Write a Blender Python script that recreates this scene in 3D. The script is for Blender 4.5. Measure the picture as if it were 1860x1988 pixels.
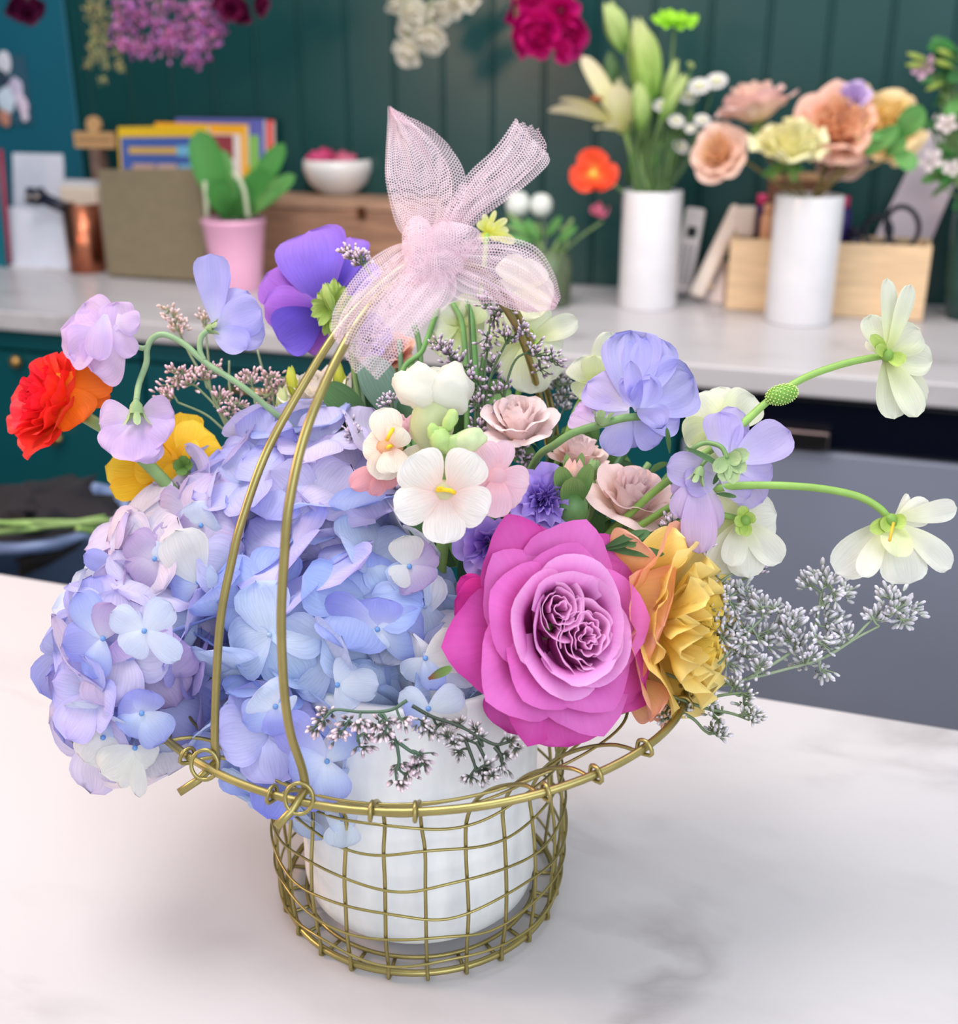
import bpy, math, random
import numpy as np
from math import sin, cos, pi, radians
from mathutils import Vector, Matrix, noise

for o in list(bpy.data.objects):
    bpy.data.objects.remove(o, do_unlink=True)
scene = bpy.context.scene
COL = scene.collection
rnd = random.Random(7)

# ------------------------------------------------------------ camera
YAW, PITCH, FPX = radians(19), radians(21), 2200.0
CAM = Vector((0, 0, 1.289))
FW = Vector((-sin(YAW)*cos(PITCH), cos(YAW)*cos(PITCH), -sin(PITCH)))
RT = Vector((cos(YAW), sin(YAW), 0))
UP = RT.cross(FW)
cd = bpy.data.cameras.new('camera')
cam = bpy.data.objects.new('camera', cd)
COL.objects.link(cam)
m3 = Matrix((RT, UP, -FW)).transposed()
cam.matrix_world = Matrix.Translation(CAM) @ m3.to_4x4()
cd.sensor_fit = 'HORIZONTAL'
cd.sensor_width = 36.0
cd.lens = 36.0*FPX/1860.0
cd.clip_start = 0.02
cd.dof.use_dof = True
cd.dof.focus_distance = 0.50
cd.dof.aperture_fstop = 9.0
scene.camera = cam

# ------------------------------------------------------------ light
def lin(c):
    return tuple((x/12.92 if x <= 0.04045 else ((x+0.055)/1.055)**2.4) for x in (v/255.0 for v in c))

w = bpy.data.worlds.new('world')
scene.world = w
w.use_nodes = True
bg = w.node_tree.nodes['Background']
bg.inputs[0].default_value = (0.93, 0.96, 1.0, 1)
bg.inputs[1].default_value = 0.72

def area(name, loc, target, size, power, col, size_y=None):
    l = bpy.data.lights.new(name, 'AREA')
    l.energy = power
    l.color = col
    l.shape = 'RECTANGLE'
    l.size = size
    l.size_y = size_y or size
    o = bpy.data.objects.new(name, l)
    COL.objects.link(o)
    o.location = loc
    d = Vector(target)-Vector(loc)
    o.rotation_euler = d.to_track_quat('-Z', 'Y').to_euler()
    return o

area('shop_window_light', (1.5, -1.5, 2.4), (-0.1, 0.8, 1.0), 2.0, 36, (0.84, 0.92, 1.0), 1.6)
area('ceiling_lamp_light', (-0.6, 0.3, 2.7), (-0.2, 0.6, 0.95), 0.7, 18, (1.0, 0.96, 0.92))
area('warm_pendant_light', (-1.35, 0.15, 1.55), (-0.5, 0.5, 0.9), 0.35, 9.5, (1.0, 0.60, 0.40))
area('counter_lamp_light', (-0.3, 1.3, 2.8), (-0.3, 2.0, 1.0), 1.6, 15, (1.0, 0.90, 0.86), 0.4)

vs = scene.view_settings
vs.view_transform = 'Standard'
vs.look = 'None'
vs.gamma = 1.0
vs.use_curve_mapping = False
vs.exposure = 0.22

# ------------------------------------------------------------ geometry helpers
ANCH = None          # (Y, depth) of the vase whose flowers are being placed: upright plane through it
def P(px, py, d):
    if ANCH:
        r = FW + RT*((px-930)/FPX) - UP*((py-994)/FPX)
        return CAM + r*(min(ANCH[0]+(d-ANCH[1]), 2.21)/r.y)
    return CAM + d*(FW + RT*((px-930)/FPX) - UP*((py-994)/FPX))
def ray(px, py):
    return FW + RT*((px-930)/FPX) - UP*((py-994)/FPX)
def onz(px, py, z):
    r = ray(px, py)
    return CAM + r*((z-CAM.z)/r.z)
def ony(px, py, Y):
    r = ray(px, py)
    return CAM + r*((Y-CAM.y)/r.y)
def proj(q):
    v = q-CAM
    d = v.dot(FW)
    return 930+FPX*v.dot(RT)/d, 994-FPX*v.dot(UP)/d, d
def zat(q, py):
    """height above q at which the vertical through q shows at image row py"""
    a, b = -1.0, 3.0
    for _ in range(50):
        m = (a+b)/2
        if proj(Vector((q.x, q.y, m)))[1] > py:
            a = m
        else:
            b = m
    return (a+b)/2
def fdir(x, y, z):
    return (RT*x + UP*y - FW*z).normalized()
def frame(pos, zdir, roll=0.0):
    z = zdir.normalized()
    x = UP.cross(z)
    if x.length < 1e-3:
        x = RT.copy()
    x.normalize()
    y = z.cross(x)
    m = Matrix((x, y, z)).transposed().to_4x4()
    return Matrix.Translation(pos) @ m @ Matrix.Rotation(roll, 4, 'Z')

def smooth(pts, n=6):
    """Catmull-Rom through the points (Vectors)"""
    pts = [Vector(p) for p in pts]
    if len(pts) < 3:
        a, b = pts[0], pts[-1]
        return [a.lerp(b, i/n) for i in range(n+1)]
    q = [pts[0]*2-pts[1]] + pts + [pts[-1]*2-pts[-2]]
    out = []
    for i in range(1, len(q)-2):
        p0, p1, p2, p3 = q[i-1:i+3]
        for k in range(n):
            t = k/n
            out.append(0.5*((2*p1) + (p2-p0)*t + (2*p0-5*p1+4*p2-p3)*t*t + (3*p1-p0-3*p2+p3)*t**3))
    out.append(pts[-1])
    return out

class MB:
    def __init__(s):
        s.v, s.f, s.c, s.uv = [], [], [], []
    def add(s, vs_, fs, cols, uvs=None, M=None):
        n = len(s.v)
        for i, p in enumerate(vs_):
            p = Vector(p)
            s.v.append(M @ p if M is not None else p)
        if isinstance(cols, tuple):
            s.c += [cols]*len(vs_)
        else:
            s.c += list(cols)
        s.uv += list(uvs) if uvs else [(0.0, 0.0)]*len(vs_)
        s.f += [tuple(n+i for i in f) for f in fs]
        return s
    def tube(s, pts, r, col, sides=6, closed=False, r1=None, caps=True):
        pts = [Vector(p) for p in pts]
        n = len(pts)
        if n < 2:
            return s
        t0 = (pts[1]-pts[0]).normalized()
        ref = t0.orthogonal().normalized()
        vv, cc, ff = [], [], []
        for i, p in enumerate(pts):
            if closed:
                t = (pts[(i+1) % n]-pts[i-1])
            else:
                t = pts[min(i+1, n-1)]-pts[max(i-1, 0)]
            if t.length < 1e-9:
                t = t0.copy()
            t.normalize()
            ref = (ref - t*ref.dot(t))
            if ref.length < 1e-6:
                ref = t.orthogonal()
            ref.normalize()
            b = t.cross(ref)
            rr = r if r1 is None else r+(r1-r)*i/(n-1)
            for k in range(sides):
                a = 2*pi*k/sides
                vv.append(p + (ref*cos(a)+b*sin(a))*rr)
                cc.append(col(i/(n-1)) if callable(col) else col)
        m = n if closed else n-1
        for i in range(m):
            for k in range(sides):
                a = i*sides+k
                b2 = i*sides+(k+1) % sides
                c = ((i+1) % n)*sides+(k+1) % sides
                d = ((i+1) % n)*sides+k
                ff.append((a, b2, c, d))
        if not closed and caps:
            ff.append(tuple(range(sides))[::-1])
            ff.append(tuple((n-1)*sides+k for k in range(sides)))
        return s.add(vv, ff, cc)
    def lathe(s, prof, col, n=32, M=None, caps=False):
        vv, ff, cc = [], [], []
        for i, (r, z) in enumerate(prof):
            for k in range(n):
                a = 2*pi*k/n
                vv.append((r*cos(a), r*sin(a), z))
                cc.append(col(i/(len(prof)-1)) if callable(col) else col)
        for i in range(len(prof)-1):
            for k in range(n):
                ff.append((i*n+k, i*n+(k+1) % n, (i+1)*n+(k+1) % n, (i+1)*n+k))
        if caps:
            ff.append(tuple(range(n))[::-1])
            ff.append(tuple((len(prof)-1)*n+k for k in range(n)))
        return s.add(vv, ff, cc, M=M)
    def blob(s, c, rx, ry, rz, col, nu=10, nv=7, M=None, lump=0.0, seed=0, freq=1.0):
        vv, ff = [], []
        for j in range(nv+1):
            ph = pi*j/nv
            for i in range(nu):
                a = 2*pi*i/nu
                d = Vector((sin(ph)*cos(a), sin(ph)*sin(a), cos(ph)))
                k = 1+lump*noise.noise(d*freq*1.7+Vector((seed*3.1, seed, 0)))
                vv.append(Vector(c)+Vector((d.x*rx, d.y*ry, d.z*rz))*k)
        for j in range(nv):
            for i in range(nu):
                ff.append((j*nu+i, (j+1)*nu+i, (j+1)*nu+(i+1) % nu, j*nu+(i+1) % nu))
        return s.add(vv, ff, col, M=M)
    def box(s, x0, x1, y0, y1, z0, z1, col, M=None):
        vv = [(x, y, z) for z in (z0, z1) for y in (y0, y1) for x in (x0, x1)]
        ff = [(0, 2, 3, 1), (4, 5, 7, 6), (0, 1, 5, 4), (2, 6, 7, 3), (0, 4, 6, 2), (1, 3, 7, 5)]
        return s.add(vv, ff, col, M=M)

def tag(o, label=None, cat=None, group=None, kind=None):
    if label: o['label'] = label
    if cat: o['category'] = cat
    if group: o['group'] = group
    if kind: o['kind'] = kind
    return o

def build(name, mb, mat, parent=None, world=True, smooth_=True, bevel=0.0, solid=0.0, sub=0, label=None, origin=None):
    """world=True: mesh coordinates are world ones and are brought into the parent's space"""
    inv = None
    verts = mb.v
    if parent is not None and world:
        inv = WM[parent.name].inverted()
        verts = [inv @ v for v in mb.v]
    elif parent is None and origin is not None:
        verts = [v-Vector(origin) for v in mb.v]
    me = bpy.data.meshes.new(name)
    me.from_pydata([tuple(v) for v in verts], [], mb.f)
    ca = me.color_attributes.new('Col', 'FLOAT_COLOR', 'POINT')
    flat = np.ones((len(mb.c), 4), dtype=np.float32)
    flat[:, :3] = np.array([c[:3] for c in mb.c], dtype=np.float32)
    ca.data.foreach_set('color', flat.ravel())
    uvl = me.uv_layers.new(name='UVMap')
    idx = np.zeros(len(me.loops), dtype=np.int32)
    me.loops.foreach_get('vertex_index', idx)
    uva = np.array(mb.uv, dtype=np.float32)[idx]
    uvl.data.foreach_set('uv', uva.ravel())
    if smooth_:
        me.shade_smooth()
    me.materials.append(mat)
    o = bpy.data.objects.new(name, me)
    COL.objects.link(o)
    if parent is not None:
        o.parent = parent
        WM[o.name] = WM[parent.name].copy()
    else:
        WM[o.name] = Matrix.Translation(Vector(origin)) if origin is not None else Matrix.Identity(4)
        if origin is not None:
            o.location = origin
    if bevel:
        b = o.modifiers.new('bevel', 'BEVEL'); b.width = bevel; b.segments = 3; b.limit_method = 'ANGLE'
        try: me.shade_flat() if not smooth_ else None
        except Exception: pass
    if solid:
        b = o.modifiers.new('solid', 'SOLIDIFY'); b.thickness = solid; b.offset = 0
    if sub:
        b = o.modifiers.new('sub', 'SUBSURF'); b.levels = sub; b.render_levels = sub
    if label: o['label'] = label
    return o

WM = {}
def thing(name, label, cat, M, group=None):
    o = bpy.data.objects.new(name, None)
    o.empty_display_size = 0.02
    COL.objects.link(o)
    if isinstance(M, Vector):
        M = Matrix.Translation(M)
    o.matrix_world = M
    WM[o.name] = M.copy()
    tag(o, label, cat, group)
    return o

# ------------------------------------------------------------ materials
def newmat(name):
    m = bpy.data.materials.new(name)
    m.use_nodes = True
    nt = m.node_tree
    b = nt.nodes['Principled BSDF']
    return m, nt, b
def N(nt, t, **kw):
    n = nt.nodes.new(t)
    for k, v in kw.items():
        setattr(n, k, v)
    return n
def mixrgb(nt, mode, fac, a, b):
    n = N(nt, 'ShaderNodeMix', data_type='RGBA', blend_type=mode)
    for sock, v in ((n.inputs[0], fac), (n.inputs[6], a), (n.inputs[7], b)):
        if hasattr(v, 'links') or isinstance(v, bpy.types.NodeSocket):
            nt.links.new(v, sock)
        elif isinstance(v, (int, float)):
            sock.default_value = v
        else:
            sock.default_value = (*v[:3], 1)
    return n.outputs[2]

def petal_mat(name, trans=0.35, rough=0.55, vein=0.12, bump=0.22, bright=1.0):
    m, nt, b = newmat(name)
    at = N(nt, 'ShaderNodeAttribute', attribute_name='Col')
    uv = N(nt, 'ShaderNodeUVMap')
    mp = N(nt, 'ShaderNodeMapping')
    nt.links.new(uv.outputs[0], mp.inputs[0])
    mp.inputs['Scale'].default_value = (11, 1.3, 1)
    nz = N(nt, 'ShaderNodeTexNoise')
    nz.inputs['Scale'].default_value = 1.6
    nz.inputs['Detail'].default_value = 3
    nt.links.new(mp.outputs[0], nz.inputs['Vector'])
    rmp = N(nt, 'ShaderNodeMapRange')
    rmp.inputs[1].default_value = 0.3; rmp.inputs[2].default_value = 0.7
    rmp.inputs[3].default_value = 1-vein; rmp.inputs[4].default_value = 1.0+vein*0.4
    nt.links.new(nz.outputs[0], rmp.inputs[0])
    tc = N(nt, 'ShaderNodeTexCoord')
    nz2 = N(nt, 'ShaderNodeTexNoise')
    nz2.inputs['Scale'].default_value = 90
    nt.links.new(tc.outputs['Object'], nz2.inputs['Vector'])
    r2 = N(nt, 'ShaderNodeMapRange')
    r2.inputs[3].default_value = 0.9; r2.inputs[4].default_value = 1.1
    nt.links.new(nz2.outputs[0], r2.inputs[0])
    mul = N(nt, 'ShaderNodeMath', operation='MULTIPLY')
    nt.links.new(rmp.outputs[0], mul.inputs[0]); nt.links.new(r2.outputs[0], mul.inputs[1])
    vm = N(nt, 'ShaderNodeVectorMath', operation='SCALE')
    nt.links.new(at.outputs['Color'], vm.inputs[0])
    nt.links.new(mul.outputs[0], vm.inputs['Scale'])
    nt.links.new(vm.outputs[0], b.inputs['Base Color'])
    b.inputs['Roughness'].default_value = rough
    b.inputs['Specular IOR Level'].default_value = 0.3
    bp = N(nt, 'ShaderNodeBump')
    bp.inputs['Strength'].default_value = bump
    bp.inputs['Distance'].default_value = 0.0006
    nt.links.new(nz.outputs[0], bp.inputs['Height'])
    nt.links.new(bp.outputs[0], b.inputs['Normal'])
    tr = N(nt, 'ShaderNodeBsdfTranslucent')
    nt.links.new(vm.outputs[0], tr.inputs[0])
    mx = N(nt, 'ShaderNodeMixShader')
    mx.inputs[0].default_value = trans
    nt.links.new(b.outputs[0], mx.inputs[1]); nt.links.new(tr.outputs[0], mx.inputs[2])
    nt.links.new(mx.outputs[0], nt.nodes['Material Output'].inputs[0])
    return m

M_PETAL = petal_mat('petal')
M_PETAL_THIN = petal_mat('petal_thin', trans=0.5, vein=0.08)
M_ROSE = petal_mat('rose_petal', trans=0.2, rough=0.5, vein=0.06, bump=0.15)
M_LEAF = petal_mat('leaf', trans=0.15, rough=0.45, vein=0.25, bump=0.4)

def attr_mat(name, rough=0.5, noise_amt=0.1, scale=60, metal=0.0, spec=0.5, stretch=(1, 1, 1)):
    m, nt, b = newmat(name)
    at = N(nt, 'ShaderNodeAttribute', attribute_name='Col')
    tc = N(nt, 'ShaderNodeTexCoord')
    mp = N(nt, 'ShaderNodeMapping')
    mp.inputs['Scale'].default_value = stretch
    nt.links.new(tc.outputs['Object'], mp.inputs[0])
    nz = N(nt, 'ShaderNodeTexNoise')
    nz.inputs['Scale'].default_value = scale
    nz.inputs['Detail'].default_value = 4
    nt.links.new(mp.outputs[0], nz.inputs['Vector'])
    r = N(nt, 'ShaderNodeMapRange')
    r.inputs[1].default_value = 0.3; r.inputs[2].default_value = 0.7
    r.inputs[3].default_value = 1-noise_amt; r.inputs[4].default_value = 1+noise_amt
    nt.links.new(nz.outputs[0], r.inputs[0])
    vm = N(nt, 'ShaderNodeVectorMath', operation='SCALE')
    nt.links.new(at.outputs['Color'], vm.inputs[0]); nt.links.new(r.outputs[0], vm.inputs['Scale'])
    nt.links.new(vm.outputs[0], b.inputs['Base Color'])
    b.inputs['Roughness'].default_value = rough
    b.inputs['Metallic'].default_value = metal
    b.inputs['Specular IOR Level'].default_value = spec
    return m
M_STEM = attr_mat('stem', 0.5, 0.12, 120)
M_MATTE = attr_mat('matte', 0.7, 0.06, 40)
M_PAPER = attr_mat('paper', 0.8, 0.03, 30)
M_PLASTIC = attr_mat('plastic', 0.3, 0.03, 40)
M_CERAMIC = attr_mat('ceramic', 0.22, 0.03, 25)
M_WOODL = attr_mat('pale_wood', 0.55, 0.13, 14, stretch=(1, 6, 9))
M_WOODD = attr_mat('aged_wood', 0.6, 0.3, 12, stretch=(1, 6, 10))
M_COPPER = attr_mat('copper', 0.28, 0.08, 30, metal=1.0)
M_BRASS = attr_mat('brass', 0.36, 0.12, 90, metal=0.85)
M_FABRIC = attr_mat('fabric', 0.9, 0.25, 15)

def marble():
    m, nt, b = newmat('marble')
    tc = N(nt, 'ShaderNodeTexCoord')
    mp = N(nt, 'ShaderNodeMapping')
    mp.inputs['Rotation'].default_value = (0, 0, radians(58))
    mp.inputs['Scale'].default_value = (1.0, 2.4, 1)
    nt.links.new(tc.outputs['Object'], mp.inputs[0])
    nz = N(nt, 'ShaderNodeTexNoise'); nz.inputs['Scale'].default_value = 3.0; nz.inputs['Detail'].default_value = 6
    nz.inputs['Distortion'].default_value = 0.6
    nt.links.new(mp.outputs[0], nz.inputs['Vector'])
    # veins where the noise crosses 0.5
    s = N(nt, 'ShaderNodeMath', operation='SUBTRACT'); s.inputs[1].default_value = 0.5
    nt.links.new(nz.outputs[0], s.inputs[0])
    a = N(nt, 'ShaderNodeMath', operation='ABSOLUTE'); nt.links.new(s.outputs[0], a.inputs[0])
    r = N(nt, 'ShaderNodeMapRange'); r.inputs[1].default_value = 0.0; r.inputs[2].default_value = 0.045
    r.inputs[3].default_value = 1.0; r.inputs[4].default_value = 0.0
    nt.links.new(a.outputs[0], r.inputs[0])
    nz2 = N(nt, 'ShaderNodeTexNoise'); nz2.inputs['Scale'].default_value = 4.5; nz2.inputs['Detail'].default_value = 5
    nt.links.new(tc.outputs['Object'], nz2.inputs['Vector'])
    r2 = N(nt, 'ShaderNodeMapRange'); r2.inputs[1].default_value = 0.48; r2.inputs[2].default_value = 0.75
    nt.links.new(nz2.outputs[0], r2.inputs[0])
    mu = N(nt, 'ShaderNodeMath', operation='MULTIPLY'); nt.links.new(r.outputs[0], mu.inputs[0]); nt.links.new(r2.outputs[0], mu.inputs[1])
    nz3 = N(nt, 'ShaderNodeTexNoise'); nz3.inputs['Scale'].default_value = 7; nz3.inputs['Detail'].default_value = 5
    nt.links.new(mp.outputs[0], nz3.inputs['Vector'])
    r3 = N(nt, 'ShaderNodeMapRange'); r3.inputs[1].default_value = 0.55; r3.inputs[2].default_value = 0.8
    r3.inputs[4].default_value = 0.25
    nt.links.new(nz3.outputs[0], r3.inputs[0])
    ad = N(nt, 'ShaderNodeMath', operation='ADD', use_clamp=True)
    nt.links.new(mu.outputs[0], ad.inputs[0]); nt.links.new(r3.outputs[0], ad.inputs[1])
    c = mixrgb(nt, 'MIX', ad.outputs[0], lin((198, 195, 199)), lin((136, 130, 134)))
    nt.links.new(c, b.inputs['Base Color'])
    b.inputs['Roughness'].default_value = 0.3
    return m
M_MARBLE = marble()

def paint(name, c, rough=0.35, mott=0.12):
    m, nt, b = newmat(name)
    tc = N(nt, 'ShaderNodeTexCoord')
    nz = N(nt, 'ShaderNodeTexNoise'); nz.inputs['Scale'].default_value = 5
    nt.links.new(tc.outputs['Object'], nz.inputs['Vector'])
    lo = tuple(x*(1-mott) for x in lin(c)); hi = tuple(x*(1+mott) for x in lin(c))
    cc = mixrgb(nt, 'MIX', nz.outputs[0], lo, hi)
    nt.links.new(cc, b.inputs['Base Color'])
    b.inputs['Roughness'].default_value = rough
    return m
M_WALL = paint('green_paint', (12, 64, 64), 0.32)
M_TEAL = paint('teal_paint', (10, 92, 112), 0.5)
M_CAB = paint('cabinet_paint', (0, 78, 86), 0.4)
M_GREYDOOR = paint('grey_appliance_steel', (132, 138, 156), 0.4)
M_BLACK = paint('black_gloss', (10, 12, 26), 0.2)
M_FLOOR = paint('floor_concrete', (70, 72, 78), 0.6, 0.2)

def potmat():
    m, nt, b = newmat('white_glaze')
    tc = N(nt, 'ShaderNodeTexCoord')
    mp = N(nt, 'ShaderNodeMapping'); mp.inputs['Scale'].default_value = (1, 1, 0.35)
    nt.links.new(tc.outputs['Object'], mp.inputs[0])
    nz = N(nt, 'ShaderNodeTexNoise'); nz.inputs['Scale'].default_value = 70; nz.inputs['Detail'].default_value = 4
    nt.links.new(mp.outputs[0], nz.inputs['Vector'])
    r = N(nt, 'ShaderNodeMapRange'); r.inputs[1].default_value = 0.35; r.inputs[2].default_value = 0.75
    nt.links.new(nz.outputs[0], r.inputs[0])
    c = mixrgb(nt, 'MIX', r.outputs[0], lin((240, 242, 243)), lin((212, 217, 222)))
    nt.links.new(c, b.inputs['Base Color'])
    b.inputs['Roughness'].default_value = 0.45
    return m
M_POT = potmat()

def tulle():
    m, nt, b = newmat('pink_tulle')
    uv = N(nt, 'ShaderNodeUVMap')
    sx = N(nt, 'ShaderNodeSeparateXYZ'); nt.links.new(uv.outputs[0], sx.inputs[0])
    k = 2*pi/1.0e-3        # cell size in metres
    outs = []
    for ang in (0, 60, 120):
        a = N(nt, 'ShaderNodeMath', operation='MULTIPLY'); a.inputs[1].default_value = k*cos(radians(ang))
        nt.links.new(sx.outputs[0], a.inputs[0])
        c = N(nt, 'ShaderNodeMath', operation='MULTIPLY'); c.inputs[1].default_value = k*sin(radians(ang))
        nt.links.new(sx.outputs[1], c.inputs[0])
        d = N(nt, 'ShaderNodeMath', operation='ADD'); nt.links.new(a.outputs[0], d.inputs[0]); nt.links.new(c.outputs[0], d.inputs[1])
        e = N(nt, 'ShaderNodeMath', operation='COSINE'); nt.links.new(d.outputs[0], e.inputs[0])
        outs.append(e)
    s1 = N(nt, 'ShaderNodeMath', operation='ADD'); nt.links.new(outs[0].outputs[0], s1.inputs[0]); nt.links.new(outs[1].outputs[0], s1.inputs[1])
    s2 = N(nt, 'ShaderNodeMath', operation='ADD'); nt.links.new(s1.outputs[0], s2.inputs[0]); nt.links.new(outs[2].outputs[0], s2.inputs[1])
    r = N(nt, 'ShaderNodeMapRange'); r.inputs[1].default_value = -0.95; r.inputs[2].default_value = -0.35
    r.inputs[3].default_value = 0.0; r.inputs[4].default_value = 1.0
    nt.links.new(s2.outputs[0], r.inputs[0])
    b.inputs['Base Color'].default_value = (*lin((250, 230, 240)), 1)
    b.inputs['Roughness'].default_value = 0.6
    tr = N(nt, 'ShaderNodeBsdfTranslucent'); tr.inputs[0].default_value = (*lin((250, 230, 240)), 1)
    mx0 = N(nt, 'ShaderNodeMixShader'); mx0.inputs[0].default_value = 0.35
    nt.links.new(b.outputs[0], mx0.inputs[1]); nt.links.new(tr.outputs[0], mx0.inputs[2])
    tp = N(nt, 'ShaderNodeBsdfTransparent')
    mx = N(nt, 'ShaderNodeMixShader')
    nt.links.new(r.outputs[0], mx.inputs[0]); nt.links.new(mx0.outputs[0], mx.inputs[1]); nt.links.new(tp.outputs[0], mx.inputs[2])
    nt.links.new(mx.outputs[0], nt.nodes['Material Output'].inputs[0])
    return m
M_TULLE = tulle()

def glassmat(name, col, rough=0.05):
    m, nt, b = newmat(name)
    b.inputs['Base Color'].default_value = (*lin(col), 1)
    b.inputs['Transmission Weight'].default_value = 0.9
    b.inputs['Roughness'].default_value = rough
    b.inputs['IOR'].default_value = 1.3
    return m
M_GLASS = glassmat('pale_green_glass', (205, 222, 190))

# ------------------------------------------------------------ plant helpers
def mixc(a, b, t):
    t = max(0.0, min(1.0, t))
    return tuple(x+(y-x)*t for x, y in zip(a, b))

def petal_grid(L, W, tipn=3.0, base=0.12, cup=0.3, bend=0.3, ruf=0.0, rufn=3, seed=0, nu=8, nv=9, notch=0.0, serr=0.0, twist=0.0):
    """flat petal from the origin along +Y, normal +Z. returns verts, faces, uv(t in -1..1, v 0..1)"""
    r = random.Random(seed)
    ph = r.uniform(0, 6.28)
    off = Vector((r.uniform(0, 50), r.uniform(0, 50), r.uniform(0, 50)))
    vv, uv = [], []
    y = z = 0.0
    px = 0
    rows = []
    for j in range(nv+1):
        v = 1-(1-j/nv)**1.25
        rows.append(v)
    wmax = max((v**0.65*(1-v**tipn)**0.5 if v < 1 else 0) for v in [i/40 for i in range(41)])
    ys = []
    pv = 0
    for v in rows:
        a = bend*((v+pv)/2)**1.3
        y += cos(a)*(v-pv)*L
        z -= sin(a)*(v-pv)*L
        pv = v
        ys.append((y, z, bend*v**1.3))
    for j, v in enumerate(rows):
        w = W/2*max((v**0.65*max(0, 1-v**tipn)**0.5)/wmax, base*(1-v))
        yy, zz, a = ys[j]
        for i in range(nu+1):
            t = 2*i/nu-1
            x = t*w
            e = abs(t)
            dz = cup*W*0.5*(x/(W/2))**2
            dz += ruf*W*v*v*(0.35+0.65*e)*sin(rufn*pi*t*0.5*(1 if v < 1 else 1)+ph+v*2.2)*0.5
            dz += W*0.06*noise.noise(Vector((x/W*2.2, v*2.2, 0))+off)
            dy = 0.0
            if notch: dy -= notch*L*math.exp(-(t*3)**2)*v**3
            if serr: 
                dy += serr*L*v**4*noise.noise(Vector((t*9, 0, 0))+off)
                x *= 1+serr*0.8*noise.noise(Vector((v*9, t, 3))+off)
            x2 = x+twist*dz
            vv.append(Vector((x2, yy+dy*cos(a)+dz*sin(a), zz+dz*cos(a)-dy*sin(a))))
            uv.append((t, v))
    ff = []
    n = nu+1
    for j in range(nv):
        for i in range(nu):
            ff.append((j*n+i, j*n+i+1, (j+1)*n+i+1, (j+1)*n+i))
    return vv, ff, uv

def grad(cb, cm, ct, edge=None, ea=0.0):
    """colour along a petal: base, middle, tip; edge colour towards the rim"""
    cb, cm, ct = lin(cb), lin(cm), lin(ct)
    ed = lin(edge) if edge else None
    def f(t, v):
        c = mixc(cb, cm, v/0.5) if v < 0.5 else mixc(cm, ct, (v-0.5)/0.5)
        if ed:
            c = mixc(c, ed, ea*max(abs(t)**4, v**5))
        return c
    return f
def flatc(c):
    l = lin(c)
    return lambda t, v: l
def jit(c, r, a=10):
    k = r.uniform(-a, a)
    return tuple(max(0, min(255, x+k+r.uniform(-a/3, a/3))) for x in c)

def petal_to(mb, A, B, W, nrm, colf, seed=0, **kw):
    """petal whose base is A and tip is B (world), front side turned to nrm"""
    L = (B-A).length
    kw.setdefault('bend', 0.3)
    vv, ff, uv = petal_grid(1.0, W/L, seed=seed, **kw)
    nu = kw.get('nu', 8)
    tip = vv[-1-nu//2]
    # rotate so the chord lies on +Y
    ang = math.atan2(tip.z, tip.y)
    k = 1/math.hypot(tip.y, tip.z)
    Rm = Matrix.Rotation(-ang, 4, 'X')
    y = (B-A).normalized()
    z = (nrm-y*nrm.dot(y)).normalized()
    x = y.cross(z)
    M = Matrix.Translation(A) @ Matrix((x, y, z)).transposed().to_4x4() @ Matrix.Diagonal((L, L*k, L*k, 1)) @ Rm
    mb.add(vv, ff, [colf(t, v) for t, v in uv], uv, M)
    return mb

def petal_at(mb, M, L, W, colf, seed=0, **kw):
    vv, ff, uv = petal_grid(L, W, seed=seed, **kw)
    mb.add(vv, ff, [colf(t, v) for t, v in uv], uv, M)
    return mb

def arc_petal(mb, colf, a0, ha, rb, h, p0, p1, pw=1.0, point=0.0, ruf=0.0, rufn=4, seed=0, off=(0, 0), z0=0.0, nu=14, nv=10, spiral=0.06, drop=0.35, sq=1.0, pm=None):
    """cupped petal around the flower's z axis; p0,p1 = lean from upright (rad) at base and rim"""
    r = random.Random(seed)
    ph = r.uniform(0, 6.28)
    off3 = Vector((r.uniform(0, 50), r.uniform(0, 50), r.uniform(0, 50)))
    vv, uv = [], []
    for j in range(nv+1):
        v = j/nv
        for i in range(nu+1):
            t = 2*i/nu-1
            Ls = h*(1-drop*abs(t)**3) + point*max(0, 1-abs(t)*2.2)
            # integrate
            n = 8
            rr, zz = rb, 0.0
            for k in range(n):
                s = (k+0.5)/n*v
                a = p0+(p1-p0)*s**pw if pm is None else (p0+(pm-p0)*s/.45 if s < .45 else pm+(p1-pm)*((s-.45)/.55)**1.8)
                rr += sin(a)*v*Ls/n
                zz += cos(a)*v*Ls/n
            th = a0+t*ha*(0.55+0.45*min(1, v*1.6))
            rr *= 1+spiral*t
            a = p0+(p1-p0)*v**pw
            dn = ruf*h*v**2*sin(rufn*t*pi*0.5+ph+noise.noise(Vector((t*2, 0, 0))+off3)*3) + h*0.07*noise.noise(Vector((t*1.6, v*2, 0))+off3)
            rr += dn*cos(a)
            zz -= dn*sin(a)
            vv.append(Vector((rr*cos(th)+off[0], sq*rr*sin(th)+off[1], zz+z0)))
            uv.append((t, v))
    n = nu+1
    ff = [(j*n+i, j*n+i+1, (j+1)*n+i+1, (j+1)*n+i) for j in range(nv) for i in range(nu)]
    mb.add(vv, ff, [colf(t, v) for t, v in uv], uv)
    return mb

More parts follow.
